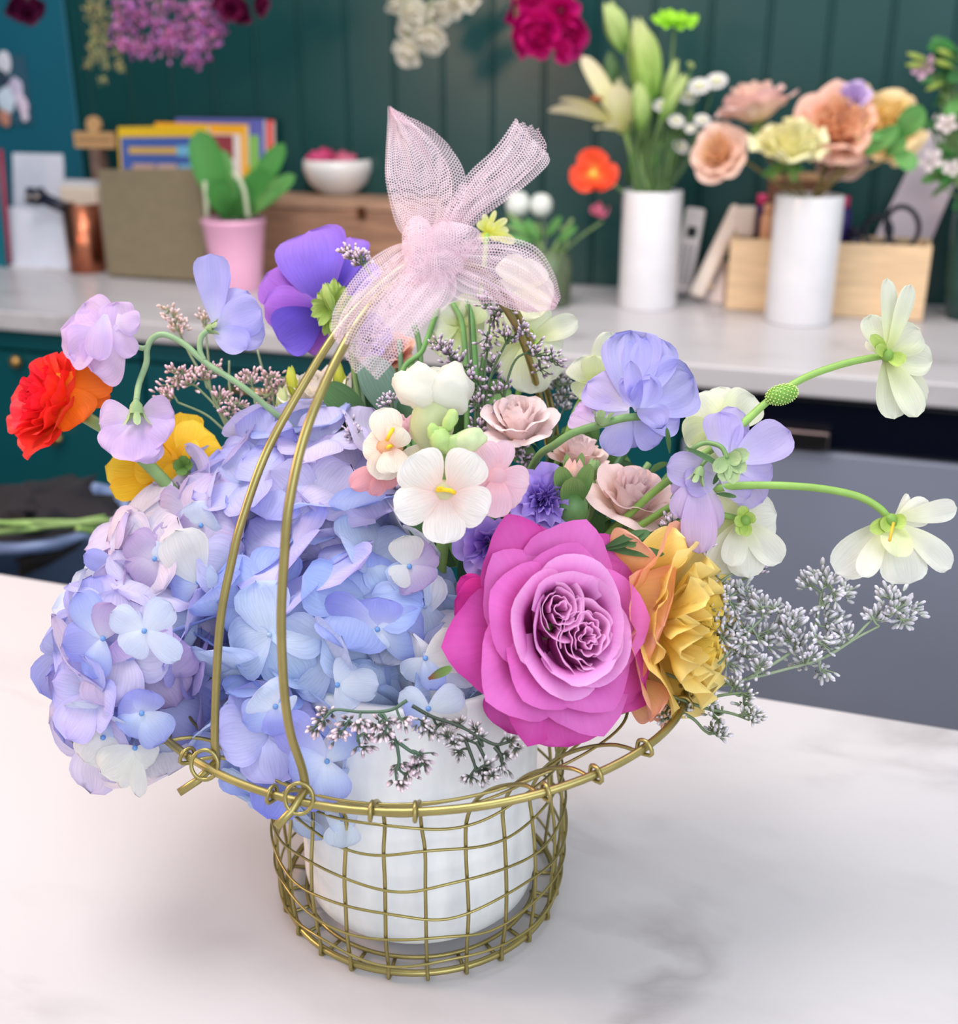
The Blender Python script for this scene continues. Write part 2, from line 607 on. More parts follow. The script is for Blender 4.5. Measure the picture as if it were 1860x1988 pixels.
def whorls(root, layers, mat=None, seed=0, name='petal'):
    """layers: dicts n, ha, rb, h, p0, p1, col [+ pw point ruf rufn off z0 a]; each petal its own part"""
    r = random.Random(seed)
    for li, l in enumerate(layers):
        l = dict(l)
        n = l.pop('n'); col = l.pop('col'); a00 = l.pop('a', r.uniform(0, 6.28)); jh = l.pop('jh', 0.08); ja = l.pop('ja', 0.12)
        for k in range(n):
            q = dict(l)
            q['h'] = l['h']*(1+r.uniform(-jh, jh))
            q['p1'] = l['p1']+r.uniform(-ja, ja)
            mb = MB()
            arc_petal(mb, col, a00+2*pi*k/n+r.uniform(-.12, .12), seed=r.randrange(10**6), **q)
            build(name, mb, mat or M_ROSE, root, world=False)

def stem(root, pts, r, col, name='stem', r1=None, mat=None, n=8, sides=7, world=True):
    mb = MB()
    mb.tube(smooth(pts, n), r, col, sides=sides, r1=r1)
    return build(name, mb, mat or M_STEM, root, world=world)
def PP(lst, d=None):
    return [P(*(q if len(q) == 3 else (*q, d))) for q in lst]
G_STEM = lin((118, 150, 92)); G_DARK = lin((62, 104, 58)); G_LIGHT = lin((150, 186, 100)); G_GREY = lin((122, 152, 118))
TOCAM = -FW
# ============================================================ ROOM
YB = 2.235           # back wall plane
TOPZ = 0.90
XT = ony(152, 200, YB).x     # right edge of the flat teal panel
XL = -2.35
XR = 1.9

def wall_back():
    mb = MB()
    # boards with v-grooves
    xs = []
    step = 0.1035
    x = XL
    ref = ony(590, 250, YB).x
    g0 = ref - step*math.floor((ref-XT)/step)
    prof = [(XL, 0)]
    g = g0
    while g < XR:
        if g-0.006 > XL:
            prof += [(g-0.0062, 0), (g-0.0050, 0.0022), (g-.0040, .0022), (g-.0034, -.0012), (g-.0018, -.0030), (g+.0018, -.0030), (g+.0034, -.0012), (g+.0040, .0022), (g+.0050, .0022), (g+0.0062, 0)]
        g += step
    prof.append((XR, 0))
    vv, ff = [], []
    for (x, dy) in prof:
        vv += [(x, YB+dy, 0), (x, YB+dy, 2.9)]
    for i in range(len(prof)-1):
        ff.append((2*i, 2*i+2, 2*i+3, 2*i+1))
    vv2 = [(XL, YB+.09, 0), (XR, YB+.09, 0), (XR, YB+.09, 2.9), (XL, YB+.09, 2.9)]
    mb.add(vv, ff, lin((22, 76, 78)))
    mb.add(vv2, [(3, 2, 1, 0)], lin((22, 76, 78)))
    o = build('wall_back', mb, M_WALL, smooth_=False)
    tag(o, kind='structure')
wall_back()
mb = MB(); mb.box(XL, XT, YB-0.012, YB-0.0032, TOPZ-.0, 2.9, lin((10, 92, 112)))
tag(build('trim_1', mb, M_TEAL, smooth_=False, bevel=.004), kind='structure')
mb = MB(); mb.box(XL-0.1, XL, -0.6, YB+0.09, 0, 2.9, lin((10, 92, 112)))
tag(build('wall_left', mb, M_TEAL, smooth_=False), kind='structure')
mb = MB(); mb.box(XL-0.1, XR, -1.2, YB+0.09, -0.06, 0, lin((70, 72, 78)))
tag(build('floor', mb, M_FLOOR, smooth_=False), kind='structure')

# ---------------- front counter (where the basket stands)
def counter_top(name, x0, x1, y0, y1, label, cat):
    root = thing(name, label, cat, Vector(((x0+x1)/2, (y0+y1)/2, TOPZ-0.03)))
    mb = MB(); mb.box(x0, x1, y0, y1, TOPZ-0.03, TOPZ, (1, 1, 1))
    build('worktop', mb, M_MARBLE, root, smooth_=False, bevel=0.003)
    return root
FY = 0.692
r_ = counter_top('marble_counter', -1.35, 1.0, -0.35, FY, 'white veined marble counter top that the wire flower basket stands on', 'counter')
mb = MB(); mb.box(-1.22, 0.97, -0.3, FY-0.02, 0.0, TOPZ-0.03, (1, 1, 1))
build('base', mb, M_CAB, r_, smooth_=False)

# ---------------- back counter
BY = 1.625
X0, X1 = XL+0.001, XR-0.001
bc = thing('back_counter_top', 'pale marble worktop running along the green panelled wall', 'worktop', Vector((0, 1.9, TOPZ-0.035)))
mb = MB(); mb.box(X0, X1, BY, YB-0.004, TOPZ-0.035, TOPZ, (1, 1, 1))
build('slab', mb, M_MARBLE, bc, smooth_=False, bevel=0.004)

# cabinets under it : left bank teal, fridge right
fx0 = onz(1130, 700, TOPZ-0.04).x
def xat(px, py, Y): return ony(px, py, Y).x
fx0 = xat(1335, 740, BY+0.02); fx1 = fx0+1.0
cb = thing('base_cabinet', 'dark teal base cabinet with brass pulls under the back worktop', 'cabinet', Vector((-0.6, 1.9, 0)))
mb = MB(); mb.box(X0, fx0-0.004, BY+0.045, YB-0.01, 0.0, TOPZ-0.036, (1, 1, 1))
build('body', mb, M_CAB, cb, smooth_=False)
zt = zat(ony(60, 665, BY+0.025), 650)
edges = [X0, xat(290, 800, BY+.03), xat(700, 800, BY+.03), xat(1040, 800, BY+.03), fx0-0.01]
for i in range(4):
    a, b = edges[i]+0.004, edges[i+1]-0.004
    d = MB(); d.box(a, b, BY+0.024, BY+0.044, 0.06, zt-0.035, (1, 1, 1))
    do = build('door', d, M_CAB, cb, smooth_=False, bevel=0.002)
    d = MB(); d.box(a, b, BY+0.024, BY+0.044, zt-0.029, TOPZ-0.042, (1, 1, 1))
    build('drawer', d, M_CAB, cb, smooth_=False, bevel=0.002)
    if i == 0:
        h0 = ony(103, 815, BY+0.012); h1 = ony(106, 862, BY+0.012)
        hm = MB(); hm.tube([Vector((h0.x, BY+.005, h0.z)), Vector((h0.x, BY+.005, h1.z))], 0.005, lin((200, 165, 95)), 10)
        k = ony(118, 850, BY+0.012)
        hm.tube([Vector((h0.x, BY+.005, k.z)), Vector((h0.x, BY+.024, k.z))], 0.004, lin((200, 165, 95)), 8)
        hm.tube([Vector((h0.x, BY+.005, k.z)), Vector((k.x, BY+.005, k.z))], 0.0035, lin((200, 165, 95)), 8)
        hm.blob((k.x, BY+.005, k.z), .007, .007, .007, lin((200, 165, 95)))
        build('handle', hm, M_BRASS, do, label='small brass t-shaped pull')
        k = ony(30, 703, BY+0.012)
        hm = MB(); hm.blob(k, .012, .01, .012, lin((190, 150, 90))); hm.tube([k, Vector((k.x, BY+.024, k.z))], .005, lin((190, 150, 90)), 8)
        build('knob', hm, M_BRASS, do, label='round brass knob')
    if i == 1:
        k = ony(480, 760, BY+0.012)
        hm = MB(); hm.tube([k+Vector((-.04, 0, 0)), k+Vector((.04, 0, 0))], 0.005, lin((200, 165, 95)), 10)
        for s in (-.03, .03): hm.tube([k+Vector((s, 0, 0)), k+Vector((s, .012, 0))], 0.004, lin((200, 165, 95)), 8)
        build('handle', hm, M_BRASS, do, label='brass bar pull')

fr = thing('undercounter_fridge', 'grey door appliance with a black control strip built under the back worktop', 'appliance', Vector((fx0+.3, 1.9, 0)))
mb = MB(); mb.box(fx0, fx1, BY+0.05, YB-0.01, 0, TOPZ-0.036, (1, 1, 1))
build('body', mb, M_BLACK, fr, smooth_=False)
zs = ony(1600, 872, BY+.02).z
mb = MB(); mb.box(fx0, fx1, BY+0.02, BY+0.049, zs, TOPZ-0.042, (1, 1, 1))
build('control_panel', mb, M_BLACK, fr, smooth_=False, bevel=.003, label='glossy black strip')
mb = MB(); mb.box(fx0, fx1, BY+0.012, BY+0.049, 0.05, zs-0.004, (1, 1, 1))
build('door', mb, M_GREYDOOR, fr, smooth_=False, bevel=.003, label='smooth grey door')
h0, h1 = ony(1490, 832, BY+.008), ony(1612, 838, BY+.008)
mb = MB(); mb.box(h0.x, h1.x, BY-0.004, BY+0.0195, h0.z-.022, h0.z+.004, lin((120, 105, 105)))
build('handle', mb, M_COPPER, fr, smooth_=False, bevel=.003, label='dull metal recessed handle')

# ---------------- waste bucket with cut stems, floor level left
bk = P(70, 1010, 1.30)
root = thing('flower_bucket', 'blue rimmed bucket of dark clippings in front of the teal cabinet', 'bucket', Vector((bk.x, bk.y, 0)))
mb = MB()
rt = 0.10
zb = bk.z
mb.lathe([(rt*.75, 0.0), (rt*.98, zb), (rt*1.04, zb), (rt*1.04, zb+.012), (rt*.95, zb+.012), (rt*.72, .01), (0, .01)], lin((130, 150, 196)), 36, Matrix.Translation((bk.x, bk.y, 0)))
build('bucket_body', mb, M_PLASTIC, root)
mb = MB()
mb.blob((bk.x, bk.y, zb-.0), rt*.92, rt*.92, .03, lin((20, 18, 26)), 24, 12, lump=.6, seed=3, freq=3)
build('clippings', mb, M_FABRIC, root)
root2 = thing('cut_stem_bundle', 'pale green cut stems sticking out sideways over the bucket', 'stems', P(150, 1010, 1.2))
for i, (a, b) in enumerate([((-80, 1030), (245, 1008)), ((-80, 1020), (240, 1016)), ((-60, 1040), (205, 1004)), ((150, 1026), (238, 1058)), ((-60, 1010), (190, 1022))]):
    stem(root2, [P(*a, 1.2-.01*i), P((a[0]+b[0])/2, (a[1]+b[1])/2+(-5 if i % 2 else 4), 1.2), P(*b, 1.2+.01*i)], .003, mixc(G_STEM, G_LIGHT, i/5), n=5)

# ============================================================ BACK COUNTER OBJECTS
def cp(px, py): return onz(px, py, TOPZ)      # a point on the worktop
def szd(px, q): return px*proj(q)[2]/FPX

def board(mb, A, B, A2, B2, thick, col):
    """thin slab with bottom corners A,B and top corners A2,B2"""
    n = (B-A).cross(A2-A).normalized()*thick
    if n.y < 0: n = -n
    vv = [A, B, B2, A2, A+n, B+n, B2+n, A2+n]
    mb.add(vv, [(0, 1, 2, 3), (7, 6, 5, 4), (0, 4, 5, 1), (1, 5, 6, 2), (2, 6, 7, 3), (3, 7, 4, 0)], col)
    return mb
def vert(q, px, py, lean=0.0):
    """top point seen at (px,py) on a plane through q that faces the room, leaning back"""
    p = ony(px, py, q.y)
    if lean:
        p = ony(px, py, q.y + (p.z-q.z)*lean)
    return p

# red edged menu holder at the frame edge
q0, q1 = cp(-60, 517), cp(21, 517); q0.y = q1.y = (q0.y+q1.y)/2
root = thing('menu_holder', 'clear upright sign holder with a dark red edge by the left wall', 'sign holder', (q0+q1)/2)
mb = MB(); board(mb, q0, q1, vert(q0, -70, 290, .06), vert(q1, 2, 290, .06), .004, lin((20, 110, 125)))
build('panel', mb, M_PLASTIC, root, smooth_=False)
a, b = vert(q1, 21, 517), vert(q1, 2, 290, .06)
mb = MB(); mb.tube([a-Vector((0, .002, -.006)), b-Vector((0, .002, 0))], .0055, lin((150, 40, 70)), 8)
build('red_edge', mb, M_PLASTIC, root)
# white leaflets standing
def leaflet(bl, br, tl, tr, col, label, dy=0.0):
    q0, q1 = cp(*bl), cp(*br)
    ym = (q0.y+q1.y)/2+dy
    q0, q1 = Vector((ony(*bl, ym).x, ym, TOPZ+.0005)), Vector((ony(*br, ym).x, ym, TOPZ+.0005))
    root = thing('leaflet_stand', label, 'leaflet', (q0+q1)/2)
    mb = MB(); board(mb, q0, q1, vert(q0, *tl, .12), vert(q1, *tr, .12), .003, lin(col))
    build('sheet', mb, M_PAPER, root, smooth_=False)
    mb = MB(); m = (q0+q1)/2; hw = abs(q1.x-q0.x)/2
    mb.box(m.x-hw, m.x+hw, m.y-.008, m.y+.05, TOPZ, TOPZ+.004, lin((225, 225, 230)))
    build('foot', mb, M_PLASTIC, root, smooth_=False)
    return root
leaflet((30, 505), (128, 505), (24, 288), (122, 298), (226, 226, 240), 'tall white leaflet standing upright between the red edged holder and the copper cup', .05)
leaflet((24, 518), (135, 520), (12, 400), (118, 415), (222, 226, 240), 'short white printed leaflet standing in front of the taller one', -.01)

# beige card box
q = cp(165, 505)
q.y = 1.965
root = thing('card_box', 'small beige box of cards behind the copper cup', 'box', Vector((q.x, q.y+.12, TOPZ)))
mb = MB(); x0 = ony(118, 400, q.y+.1).x; x1 = ony(188, 400, q.y+.1).x
zc = vert(Vector((x0, q.y+.1, TOPZ)), 150, 362).z
mb.box(x0, x1, q.y+.1, q.y+.13, TOPZ, zc, lin((226, 210, 192)))
build('box_body', mb, M_PAPER, root, smooth_=False, bevel=.004)
mb = MB(); mb.box(x0+.004, x1-.004, q.y+.103, q.y+.127, zc-.01, zc+.012, lin((205, 205, 212)))
build('cards', mb, M_PAPER, root, smooth_=False)

# copper cup with black stapler
q = cp(172, 527)
rc = szd(34, q)
root = thing('copper_cup', 'brown copper cup next to the olive laptop', 'cup', Vector(q))
mb = MB(); hz = vert(q, 172, 395).z-TOPZ
mb.lathe([(0, 0), (rc*.92, 0), (rc, .004), (rc, hz), (rc*.94, hz), (rc*.93, .008), (0, .008)], lin((176, 108, 82)), 32, Matrix.Translation(q))
build('cup_body', mb, M_COPPER, root)
root = thing('black_stapler', 'black metal stapler propped on the rim of the copper cup', 'stapler', P(110, 400, proj(q)[2]))
dq = proj(q)[2]-.05
mb = MB()
A, B = P(75, 382, dq), P(165, 420, dq+.02)
mb.tube([A, A.lerp(B, .5), B], szd(12, q), lin((24, 28, 48)), 8)
build('arm', mb, M_PLASTIC, root)
mb = MB(); mb.tube([P(66, 368, dq), P(64, 396, dq)], szd(15, q), lin((24, 28, 48)), 10); mb.tube([P(88, 372, dq), P(70, 385, dq)], szd(12, q), lin((24, 28, 48)), 8)
build('head', mb, M_PLASTIC, root)
mb = MB()
for c in ((55, 382), (71, 382)): mb.blob(P(*c, dq-.018), szd(5, q), szd(5, q), szd(5, q), lin((190, 180, 170)))
build('rivets', mb, M_COPPER, root)

# wooden chest
cy0, cy1 = 2.10, 2.225
chx0, chx1 = ony(128, 360, cy0).x, ony(815, 450, cy0).x
chz = vert(Vector((0, cy0, TOPZ)), 640, 388).z
root = thing('wooden_chest', 'long low brown wooden chest with a small latch on the back worktop', 'chest', Vector(((chx0+chx1)/2, (cy0+cy1)/2, TOPZ)))
WD = lin((150, 112, 88))
mb = MB(); mb.box(chx0, chx1, cy0, cy1, TOPZ, chz-.018, WD)
build('chest_body', mb, M_WOODD, root, smooth_=False, bevel=.003)
mb = MB(); mb.box(chx0-.003, chx1+.003, cy0-.004, cy1, chz-.0175, chz, lin((164, 128, 104)))
build('lid', mb, M_WOODD, root, smooth_=False, bevel=.003)
lt = ony(702, 410, cy0-.004)
mb = MB(); mb.box(lt.x-.008, lt.x+.008, cy0-.009, cy0-.0001, lt.z-.014, lt.z+.008, lin((90, 55, 30)))
build('latch', mb, M_BRASS, root, smooth_=False, bevel=.002)

# laptop
q0, q1 = cp(210, 541), cp(400, 549)
ym = (q0.y+q1.y)/2
q0 = Vector((ony(210, 541, ym).x, ym, TOPZ+.001)); q1 = Vector((ony(403, 550, ym).x, ym, TOPZ+.001))
root = thing('laptop', 'matte olive brown laptop seen from behind its upright lid', 'laptop', (q0+q1)/2)
mb = MB(); board(mb, q0+Vector((0, .0, .004)), q1+Vector((0, .0, .004)), vert(q0, 189, 329, .08), vert(q1, 392, 326, .08), .007, lin((128, 116, 92)))
build('screen_lid', mb, M_MATTE, root, smooth_=False, bevel=.003)
mb = MB(); mb.box(q0.x, q1.x, ym+.008, ym+.13, TOPZ, TOPZ+.012, lin((120, 110, 90)))
build('keyboard_base', mb, M_MATTE, root, smooth_=False, bevel=.003)
mb = MB(); mb.tube(smooth([cp(190, 552), cp(140, 545), cp(120, 530), cp(85, 522)], 6), .002, lin((190, 180, 175)), 6)
o = build('charging_cable', mb, M_PLASTIC); tag(o, 'thin pale cable lying on the back worktop left of the laptop', 'cable')

# wooden sign on stand
sy = 2.17
q = ony(185, 335, sy); q.z = chz
root = thing('wooden_tag_sign', 'small wooden name sign with a round top standing left of the books', 'sign', Vector(q))
def yb(px, py): return ony(px, py, sy)
mb = MB(); a, b = yb(148, 286), yb(222, 257)
mb.box(a.x, b.x, sy-.004, sy+.006, a.z, b.z, lin((205, 160, 110)))
c = yb(182, 242); rr_ = (yb(195, 242).x-yb(169, 242).x)/2
mb.lathe([(0, -.005), (rr_, -.005), (rr_, .005), (0, .005)], lin((205, 160, 110)), 24, Matrix.Translation(c+Vector((0, .001, 0))) @ Matrix.Rotation(pi/2, 4, 'X'))
build('sign_board', mb, M_WOODL, root, smooth_=False)
mb = MB()
for i in range(9):
    x = a.x+.012+i*(b.x-a.x-.024)/8; z = (a.z+b.z)/2
    mb.box(x-.0022, x+.0022, sy-.0052, sy-.0038, z-.003-.001*(i % 2), z+.003, lin((90, 62, 45)))
build('sign_writing', mb, M_MATTE, root, smooth_=False)
mb = MB(); m = (a.x+b.x)/2
mb.box(m-.014, m+.012, sy-.006, sy+.02, chz, a.z, lin((120, 95, 85)))
build('sign_foot', mb, M_WOODD, root, smooth_=False)
# little white things on the chest
for (px, py, w_, lab, nm, ct) in ((236, 322, 20, 'flat white cloth pad lying on the chest behind the laptop', 'folded_cloth', 'cloth'),):
    q = ony(px, py+8, cy0+.025); q.z = chz
    mb = MB(); s_ = szd(w_, q); mb.blob((q.x, q.y, chz+.011), s_, .02, .011, lin((232, 226, 222)), 16, 8, lump=.2)
    tag(build(nm, mb, M_PAPER, origin=(q.x, q.y, chz)), lab, ct)

# books
def book(bx, col, cols2, label, y, lean=.02, z0=None, th=.012):
    (l, rgt, t, tr_) = bx
    z0 = chz+.001
    A = Vector((ony(l+2, 330, y).x, y, z0)); B = Vector((ony(rgt, 330, y).x, y, z0))
    At, Bt = vert(A, l, t, lean), vert(B, rgt, tr_, lean)
    root = thing('picture_book', label, 'book', (A+B)/2, None)
    mb = MB(); board(mb, A, B, At, Bt, th, lin(col))
    build('cover', mb, M_PAPER, root, smooth_=False, bevel=.001)
    X = (B-A); Z1 = (At-A); Z2 = (Bt-B)
    nrm = X.cross(Z1).normalized()
    if nrm.y > 0: nrm = -nrm
    def pt(u, v): return (A+X*u).lerp(At+(Bt-At)*u, v)
    mb = MB()
    for k, (u0, u1, v0, v1, c) in enumerate(cols2):
        e = nrm*(.0006+.0004*k)
        mb.add([pt(u0, v0)+e, pt(u1, v0)+e, pt(u1, v1)+e, pt(u0, v1)+e], [(0, 1, 2, 3)], lin(c))
    if cols2: build('cover_picture', mb, M_PAPER, root, smooth_=False)
    mb = MB(); board(mb, A+X*.01+Vector((0, .0015, .004)), B-X*.002+Vector((0, .0015, .004)), At-Z1*.02+X*.01+Vector((0, .0015, 0)), Bt-Z2*.02+Vector((.001, .0015, 0)), th-.003, lin((235, 230, 220)))
    build('pages', mb, M_PAPER, root, smooth_=False)
YL, BLU = (240, 196, 30), (70, 100, 175)
book((228, 402, 247, 244), YL, [(.03, 1, .0, .84, BLU), (.12, .66, .58, .68, (220, 180, 80)), (.66, 1, .55, .70, (120, 190, 225)), (.16, .42, 0, .42, (200, 165, 155)), (.44, .66, 0, .42, (210, 180, 170)), (.68, 1, 0, .42, (120, 190, 225))], 'blue picture book with a bright yellow border, nearest of the books', 2.150)
book((300, 478, 238, 242), (250, 180, 30), [(.04, .94, 0, .86, (235, 225, 220)), (.56, .86, .5, .84, (150, 60, 70)), (.58, .63, 0, .45, (250, 240, 235)), (.66, .7, 0, .5, (240, 235, 235)), (.74, .8, 0, .5, (150, 70, 80))], 'orange framed picture book with pink and white pictures', 2.166)
book((340, 512, 229, 231), (96, 100, 178), [(.80, .94, .1, .78, (130, 190, 90))], 'violet blue picture book with a green picture', 2.182)
book((344, 528, 230, 234), (232, 44, 52), [(.03, .4, .82, .96, (240, 70, 90)), (.88, .97, .1, .9, (240, 90, 60))], 'red picture book at the back of the row', 2.198)

# pink pot with orchid leaves
q = cp(463, 560)
rb_ = szd(45, q); hh = vert(q, 460, 424).z-TOPZ; rt_ = szd(61, q)
root = thing('pink_plant_pot', 'pale pink plant pot holding broad green orchid leaves', 'potted plant', Vector(q))
PK = lin((238, 178, 210))
mb = MB(); mb.lathe([(0, 0), (rb_*.96, 0), (rb_, .003), (rb_*1.12, hh*.4), (rt_*.97, hh*.93), (rt_, hh*.94), (rt_, hh), (rt_*.93, hh), (rt_*.9, hh*.86), (0, hh*.86)], PK, 40, Matrix.Translation(q))
build('pot', mb, M_CERAMIC, root)
mb = MB(); mb.blob((q.x, q.y, TOPZ+hh*.86), rt_*.76, rt_*.76, .006, lin((60, 50, 40)), 20, 6, lump=.5)
build('potting_bark', mb, M_FABRIC, root)
dq = proj(q)[2]
ANCH = (q.y, dq)
LF = grad((60, 120, 60), (84, 158, 78), (70, 140, 66)); LF2 = grad((80, 150, 70), (120, 180, 100), (100, 165, 90))
for i, (a, b, w_, f_, dd) in enumerate([((440, 425), (385, 252), 62, LF, 0), ((445, 425), (430, 290), 40, LF2, .05), ((470, 425), (552, 278), 42, LF, .03), ((475, 425), (574, 340), 34, LF2, -.03), ((455, 425), (520, 330), 44, LF, -.02), ((450, 425), (415, 350), 50, LF, -.03), ((470, 425), (500, 330), 40, LF, .06), ((462, 425), (465, 345), 46, LF, .05), ((480, 425), (545, 365), 24, LF2, -.05)]):
    mb = MB(); petal_to(mb, P(*a, dq+.01), P(*b, dq+dd), szd(w_, q), TOCAM, f_, seed=i, tipn=2.2, base=.35, cup=.25, bend=.4)
    build('orchid_leaf', mb, M_LEAF, root)
stem(root, PP([(402, 420, dq-.03), (400, 385, dq-.035), (397, 352, dq-.03)]), .0045, lin((190, 200, 170)), 'support_stick')
stem(root, PP([(482, 422, dq-.03), (474, 370, dq-.035), (462, 345, dq-.03), (452, 335, dq-.03)]), .0045, lin((185, 195, 165)), 'support_stick')

ANCH = None
# white bowl with pink blooms on chest
def bowl(px, pyb, pyt, hw, label, zbase):
    q = onz(px, pyb-8, zbase)
    r = szd(hw, q); h = vert(q, px, pyt+6).z-zbase
    root = thing('ceramic_bowl', label, 'bowl', Vector(q))
    mb = MB(); mb.lathe([(0, 0), (r*.5, 0), (r*.56, .003), (r*.86, h*.35), (r, h*.72), (r*.97, h), (r*.91, h), (r*.93, h*.7), (r*.5, h*.15), (0, h*.12)], lin((226, 222, 220)), 40, Matrix.Translation(q))
    build('bowl_body', mb, M_CERAMIC, root)
    return q, r, h
q, r, h = bowl(658, 384, 303, 67, 'white ceramic bowl with pink blooms standing on the wooden chest', chz)
def ballflower(name, label, c, r, colf, seed, group=None, cat='flower'):
    root = thing(name, label, cat, frame(c, Vector((0, -.3, 1)), seed), group)
    whorls(root, [dict(n=5, ha=.8, rb=r*.15, h=r*1.15, p0=.5, p1=-.5, col=colf), dict(n=5, ha=.8, rb=r*.3, h=r*1.3, p0=1.2, p1=-.3, col=colf), dict(n=5, ha=.8, rb=r*.3, h=r*1.3, p0=1.6, p1=.2, col=colf)], seed=seed)
    return root
PKF = grad((190, 40, 110), (225, 70, 140), (240, 110, 160)); PKL = grad((240, 170, 180), (250, 195, 205), (250, 200, 210))
ballflower('pink_bloom', 'hot pink bloom in the left half of the white bowl', q+Vector((-r*.42, -.01, h*.86)), r*.34, PKF, 4)
ballflower('pink_bloom', 'paler pink bloom in the right half of the white bowl', q+Vector((r*.3, -.01, h*.84)), r*.3, grad((210, 80, 130), (235, 120, 160), (245, 150, 180)), 9)
q2 = onz(775, 374, chz); 
root = ballflower('pink_bloom', 'pale pink round bloom on the chest seen behind the tulle bow', Vector((q2.x, q2.y, chz+szd(26, q2))), szd(26, q2), PKL, 12)

# glass jar vase with poppy stems
q = cp(1066, 592)
rj = szd(42, q); hj = vert(q, 1066, 488).z-TOPZ
root = thing('glass_jar_vase', 'green tinted glass jar vase behind the tulle bow', 'vase', Vector(q))
mb = MB(); mb.lathe([(0, 0), (rj*.95, 0), (rj, .006), (rj, hj*.85), (rj*.85, hj*.93), (rj*.85, hj), (rj*.78, hj), (rj*.78, hj*.93), (rj*.93, hj*.84), (rj*.93, .01), (0, .01)], (1, 1, 1), 36, Matrix.Translation(q))
build('jar', mb, M_GLASS, root)
mb = MB(); mb.lathe([(0, .012), (rj*.9, .012), (rj*.9, hj*.6), (0, hj*.6)], lin((150, 165, 120)), 30, Matrix.Translation(q))
build('water', mb, glassmat('murky_water', (150, 168, 118), .2), root)
dj = proj(q)[2]
ANCH = (q.y, dj)
JST = lin((110, 150, 80))
def simple_flower(name, label, c, face_, layers, seed, stems=(), group=None, cat='flower', stemcol=None, sr=.0022, mat=None):
    root = thing(name, label, cat, frame(c, face_, seed*.7), group)
    whorls(root, layers, mat, seed)
    for s_ in stems:
        stem(root, s_, sr, stemcol or G_STEM)
    return root
OR = grad((240, 190, 90), (240, 90, 45), (245, 80, 50))
c = P(1152, 340, dj-.02); s1 = szd(47, c)
rt0 = simple_flower('poppy', 'open orange red poppy leaning out left of the lily vase', c, fdir(-.1, .1, 1), [dict(n=3, ha=1.1, rb=.001, h=s1*1.1, p0=1.0, p1=1.3, col=OR, ruf=.05), dict(n=3, ha=1.1, rb=.001, h=s1*1.0, p0=.8, p1=1.15, col=OR, ruf=.05)], 3, [PP([(1160, 345, dj-.018), (1180, 352, dj), (1204, 368, dj+.02), (1225, 390, dj+.03)])])
mb = MB(); mb.blob(c+TOCAM*.004, .007, .007, .007, lin((230, 200, 80)), lump=.3); build('flower_center', mb, M_STEM, rt0)
PKP = grad((230, 110, 140), (240, 130, 165), (245, 150, 180))
c = P(1172, 422, dj)
simple_flower('poppy_bud', 'pink half open poppy bud on a bent stem above the glass jar', c, fdir(-.3, .3, .5), [dict(n=3, ha=1.1, rb=.001, h=szd(36, c), p0=.6, p1=-.2, col=PKP), dict(n=2, ha=1.0, rb=.001, h=szd(34, c), p0=.9, p1=.5, col=PKP)], 5, [PP([(1170, 430, dj), (1140, 450, dj), (1105, 478, dj), (1080, 510, dj), (1060, 580, dj)])])
for i, (px, py, rr2, lab) in enumerate(((1006, 396, 24, 'fuzzy white seed ball left above the glass jar'), (1051, 398, 22, 'fuzzy white seed ball right above the glass jar'))):
    c = P(px, py, dj+.02)
    root = thing('seed_ball', lab, 'seed head', Matrix.Translation(c))
    mb = MB(); mb.blob(c, szd(rr2, c), szd(rr2, c), szd(rr2, c), lin((214, 220, 214)), 24, 16, lump=.12, freq=6); build('fluff', mb, M_FABRIC, root)
    stem(root, PP([(px, py+20, dj+.02), (px+8, 450, dj+.01), (1055, 500, dj), (1062+i*6, 580, dj)]), .0018, lin((120, 140, 110)))
root = thing('poppy_foliage', 'tangled pale green leafy stems rising from the glass jar', 'foliage', P(1060, 540, dj))
for i, s_ in enumerate([[(1062, 580), (1070, 500), (1095, 450), (1112, 425)], [(1066, 580), (1060, 500), (1030, 450), (985, 415)], [(1058, 580), (1045, 490), (1010, 450), (975, 440)], [(1074, 580), (1085, 490), (1100, 470), (1090, 440)], [(1050, 580), (1045, 480), (1050, 450), (1040, 432)]]):
    stem(root, [P(*p_, dj+.005*i) for p_ in s_], .0035, lin((136, 168, 104)))
for i, (a, b) in enumerate([((1040, 460), (990, 430)), ((1050, 470), (1020, 425)), ((1080, 470), (1120, 440)), ((1040, 470), (980, 460)), ((1060, 460), (1090, 420))]):
    mb = MB(); petal_to(mb, P(*a, dj), P(*b, dj-.02), szd(16, q), TOCAM, LF2, seed=i+30, tipn=1.6); build('leaf', mb, M_LEAF, root)

# two white cylinder vases
def cyl_vase(px, pyb, pyt, hw, label):
    q = cp(px, pyb-14)
    r = szd(hw, q); h = vert(q, px, pyt+3).z-TOPZ
    root = thing('cylinder_vase', label, 'vase', Vector(q))
    mb = MB(); mb.lathe([(0, 0), (r*.96, 0), (r, .003), (r, h-.003), (r*.985, h), (r*.93, h), (r*.92, h-.003), (r*.92, .01), (0, .01)], lin((236, 236, 240)), 56, Matrix.Translation(q))
    build('vase_body', mb, M_CERAMIC, root)
    return q, r, h
v1, vr1, vh1 = cyl_vase(1256, 609, 366, 56, 'tall white cylinder vase holding the pale yellow lilies')
v2, vr2, vh2 = cyl_vase(1548, 637, 374, 63, 'tall white cylinder vase holding the peach roses')
d1 = proj(v1)[2]; d2 = proj(v2)[2]
top1 = v1+Vector((0, 0, vh1-.02)); top2 = v2+Vector((0, 0, vh2-.02))

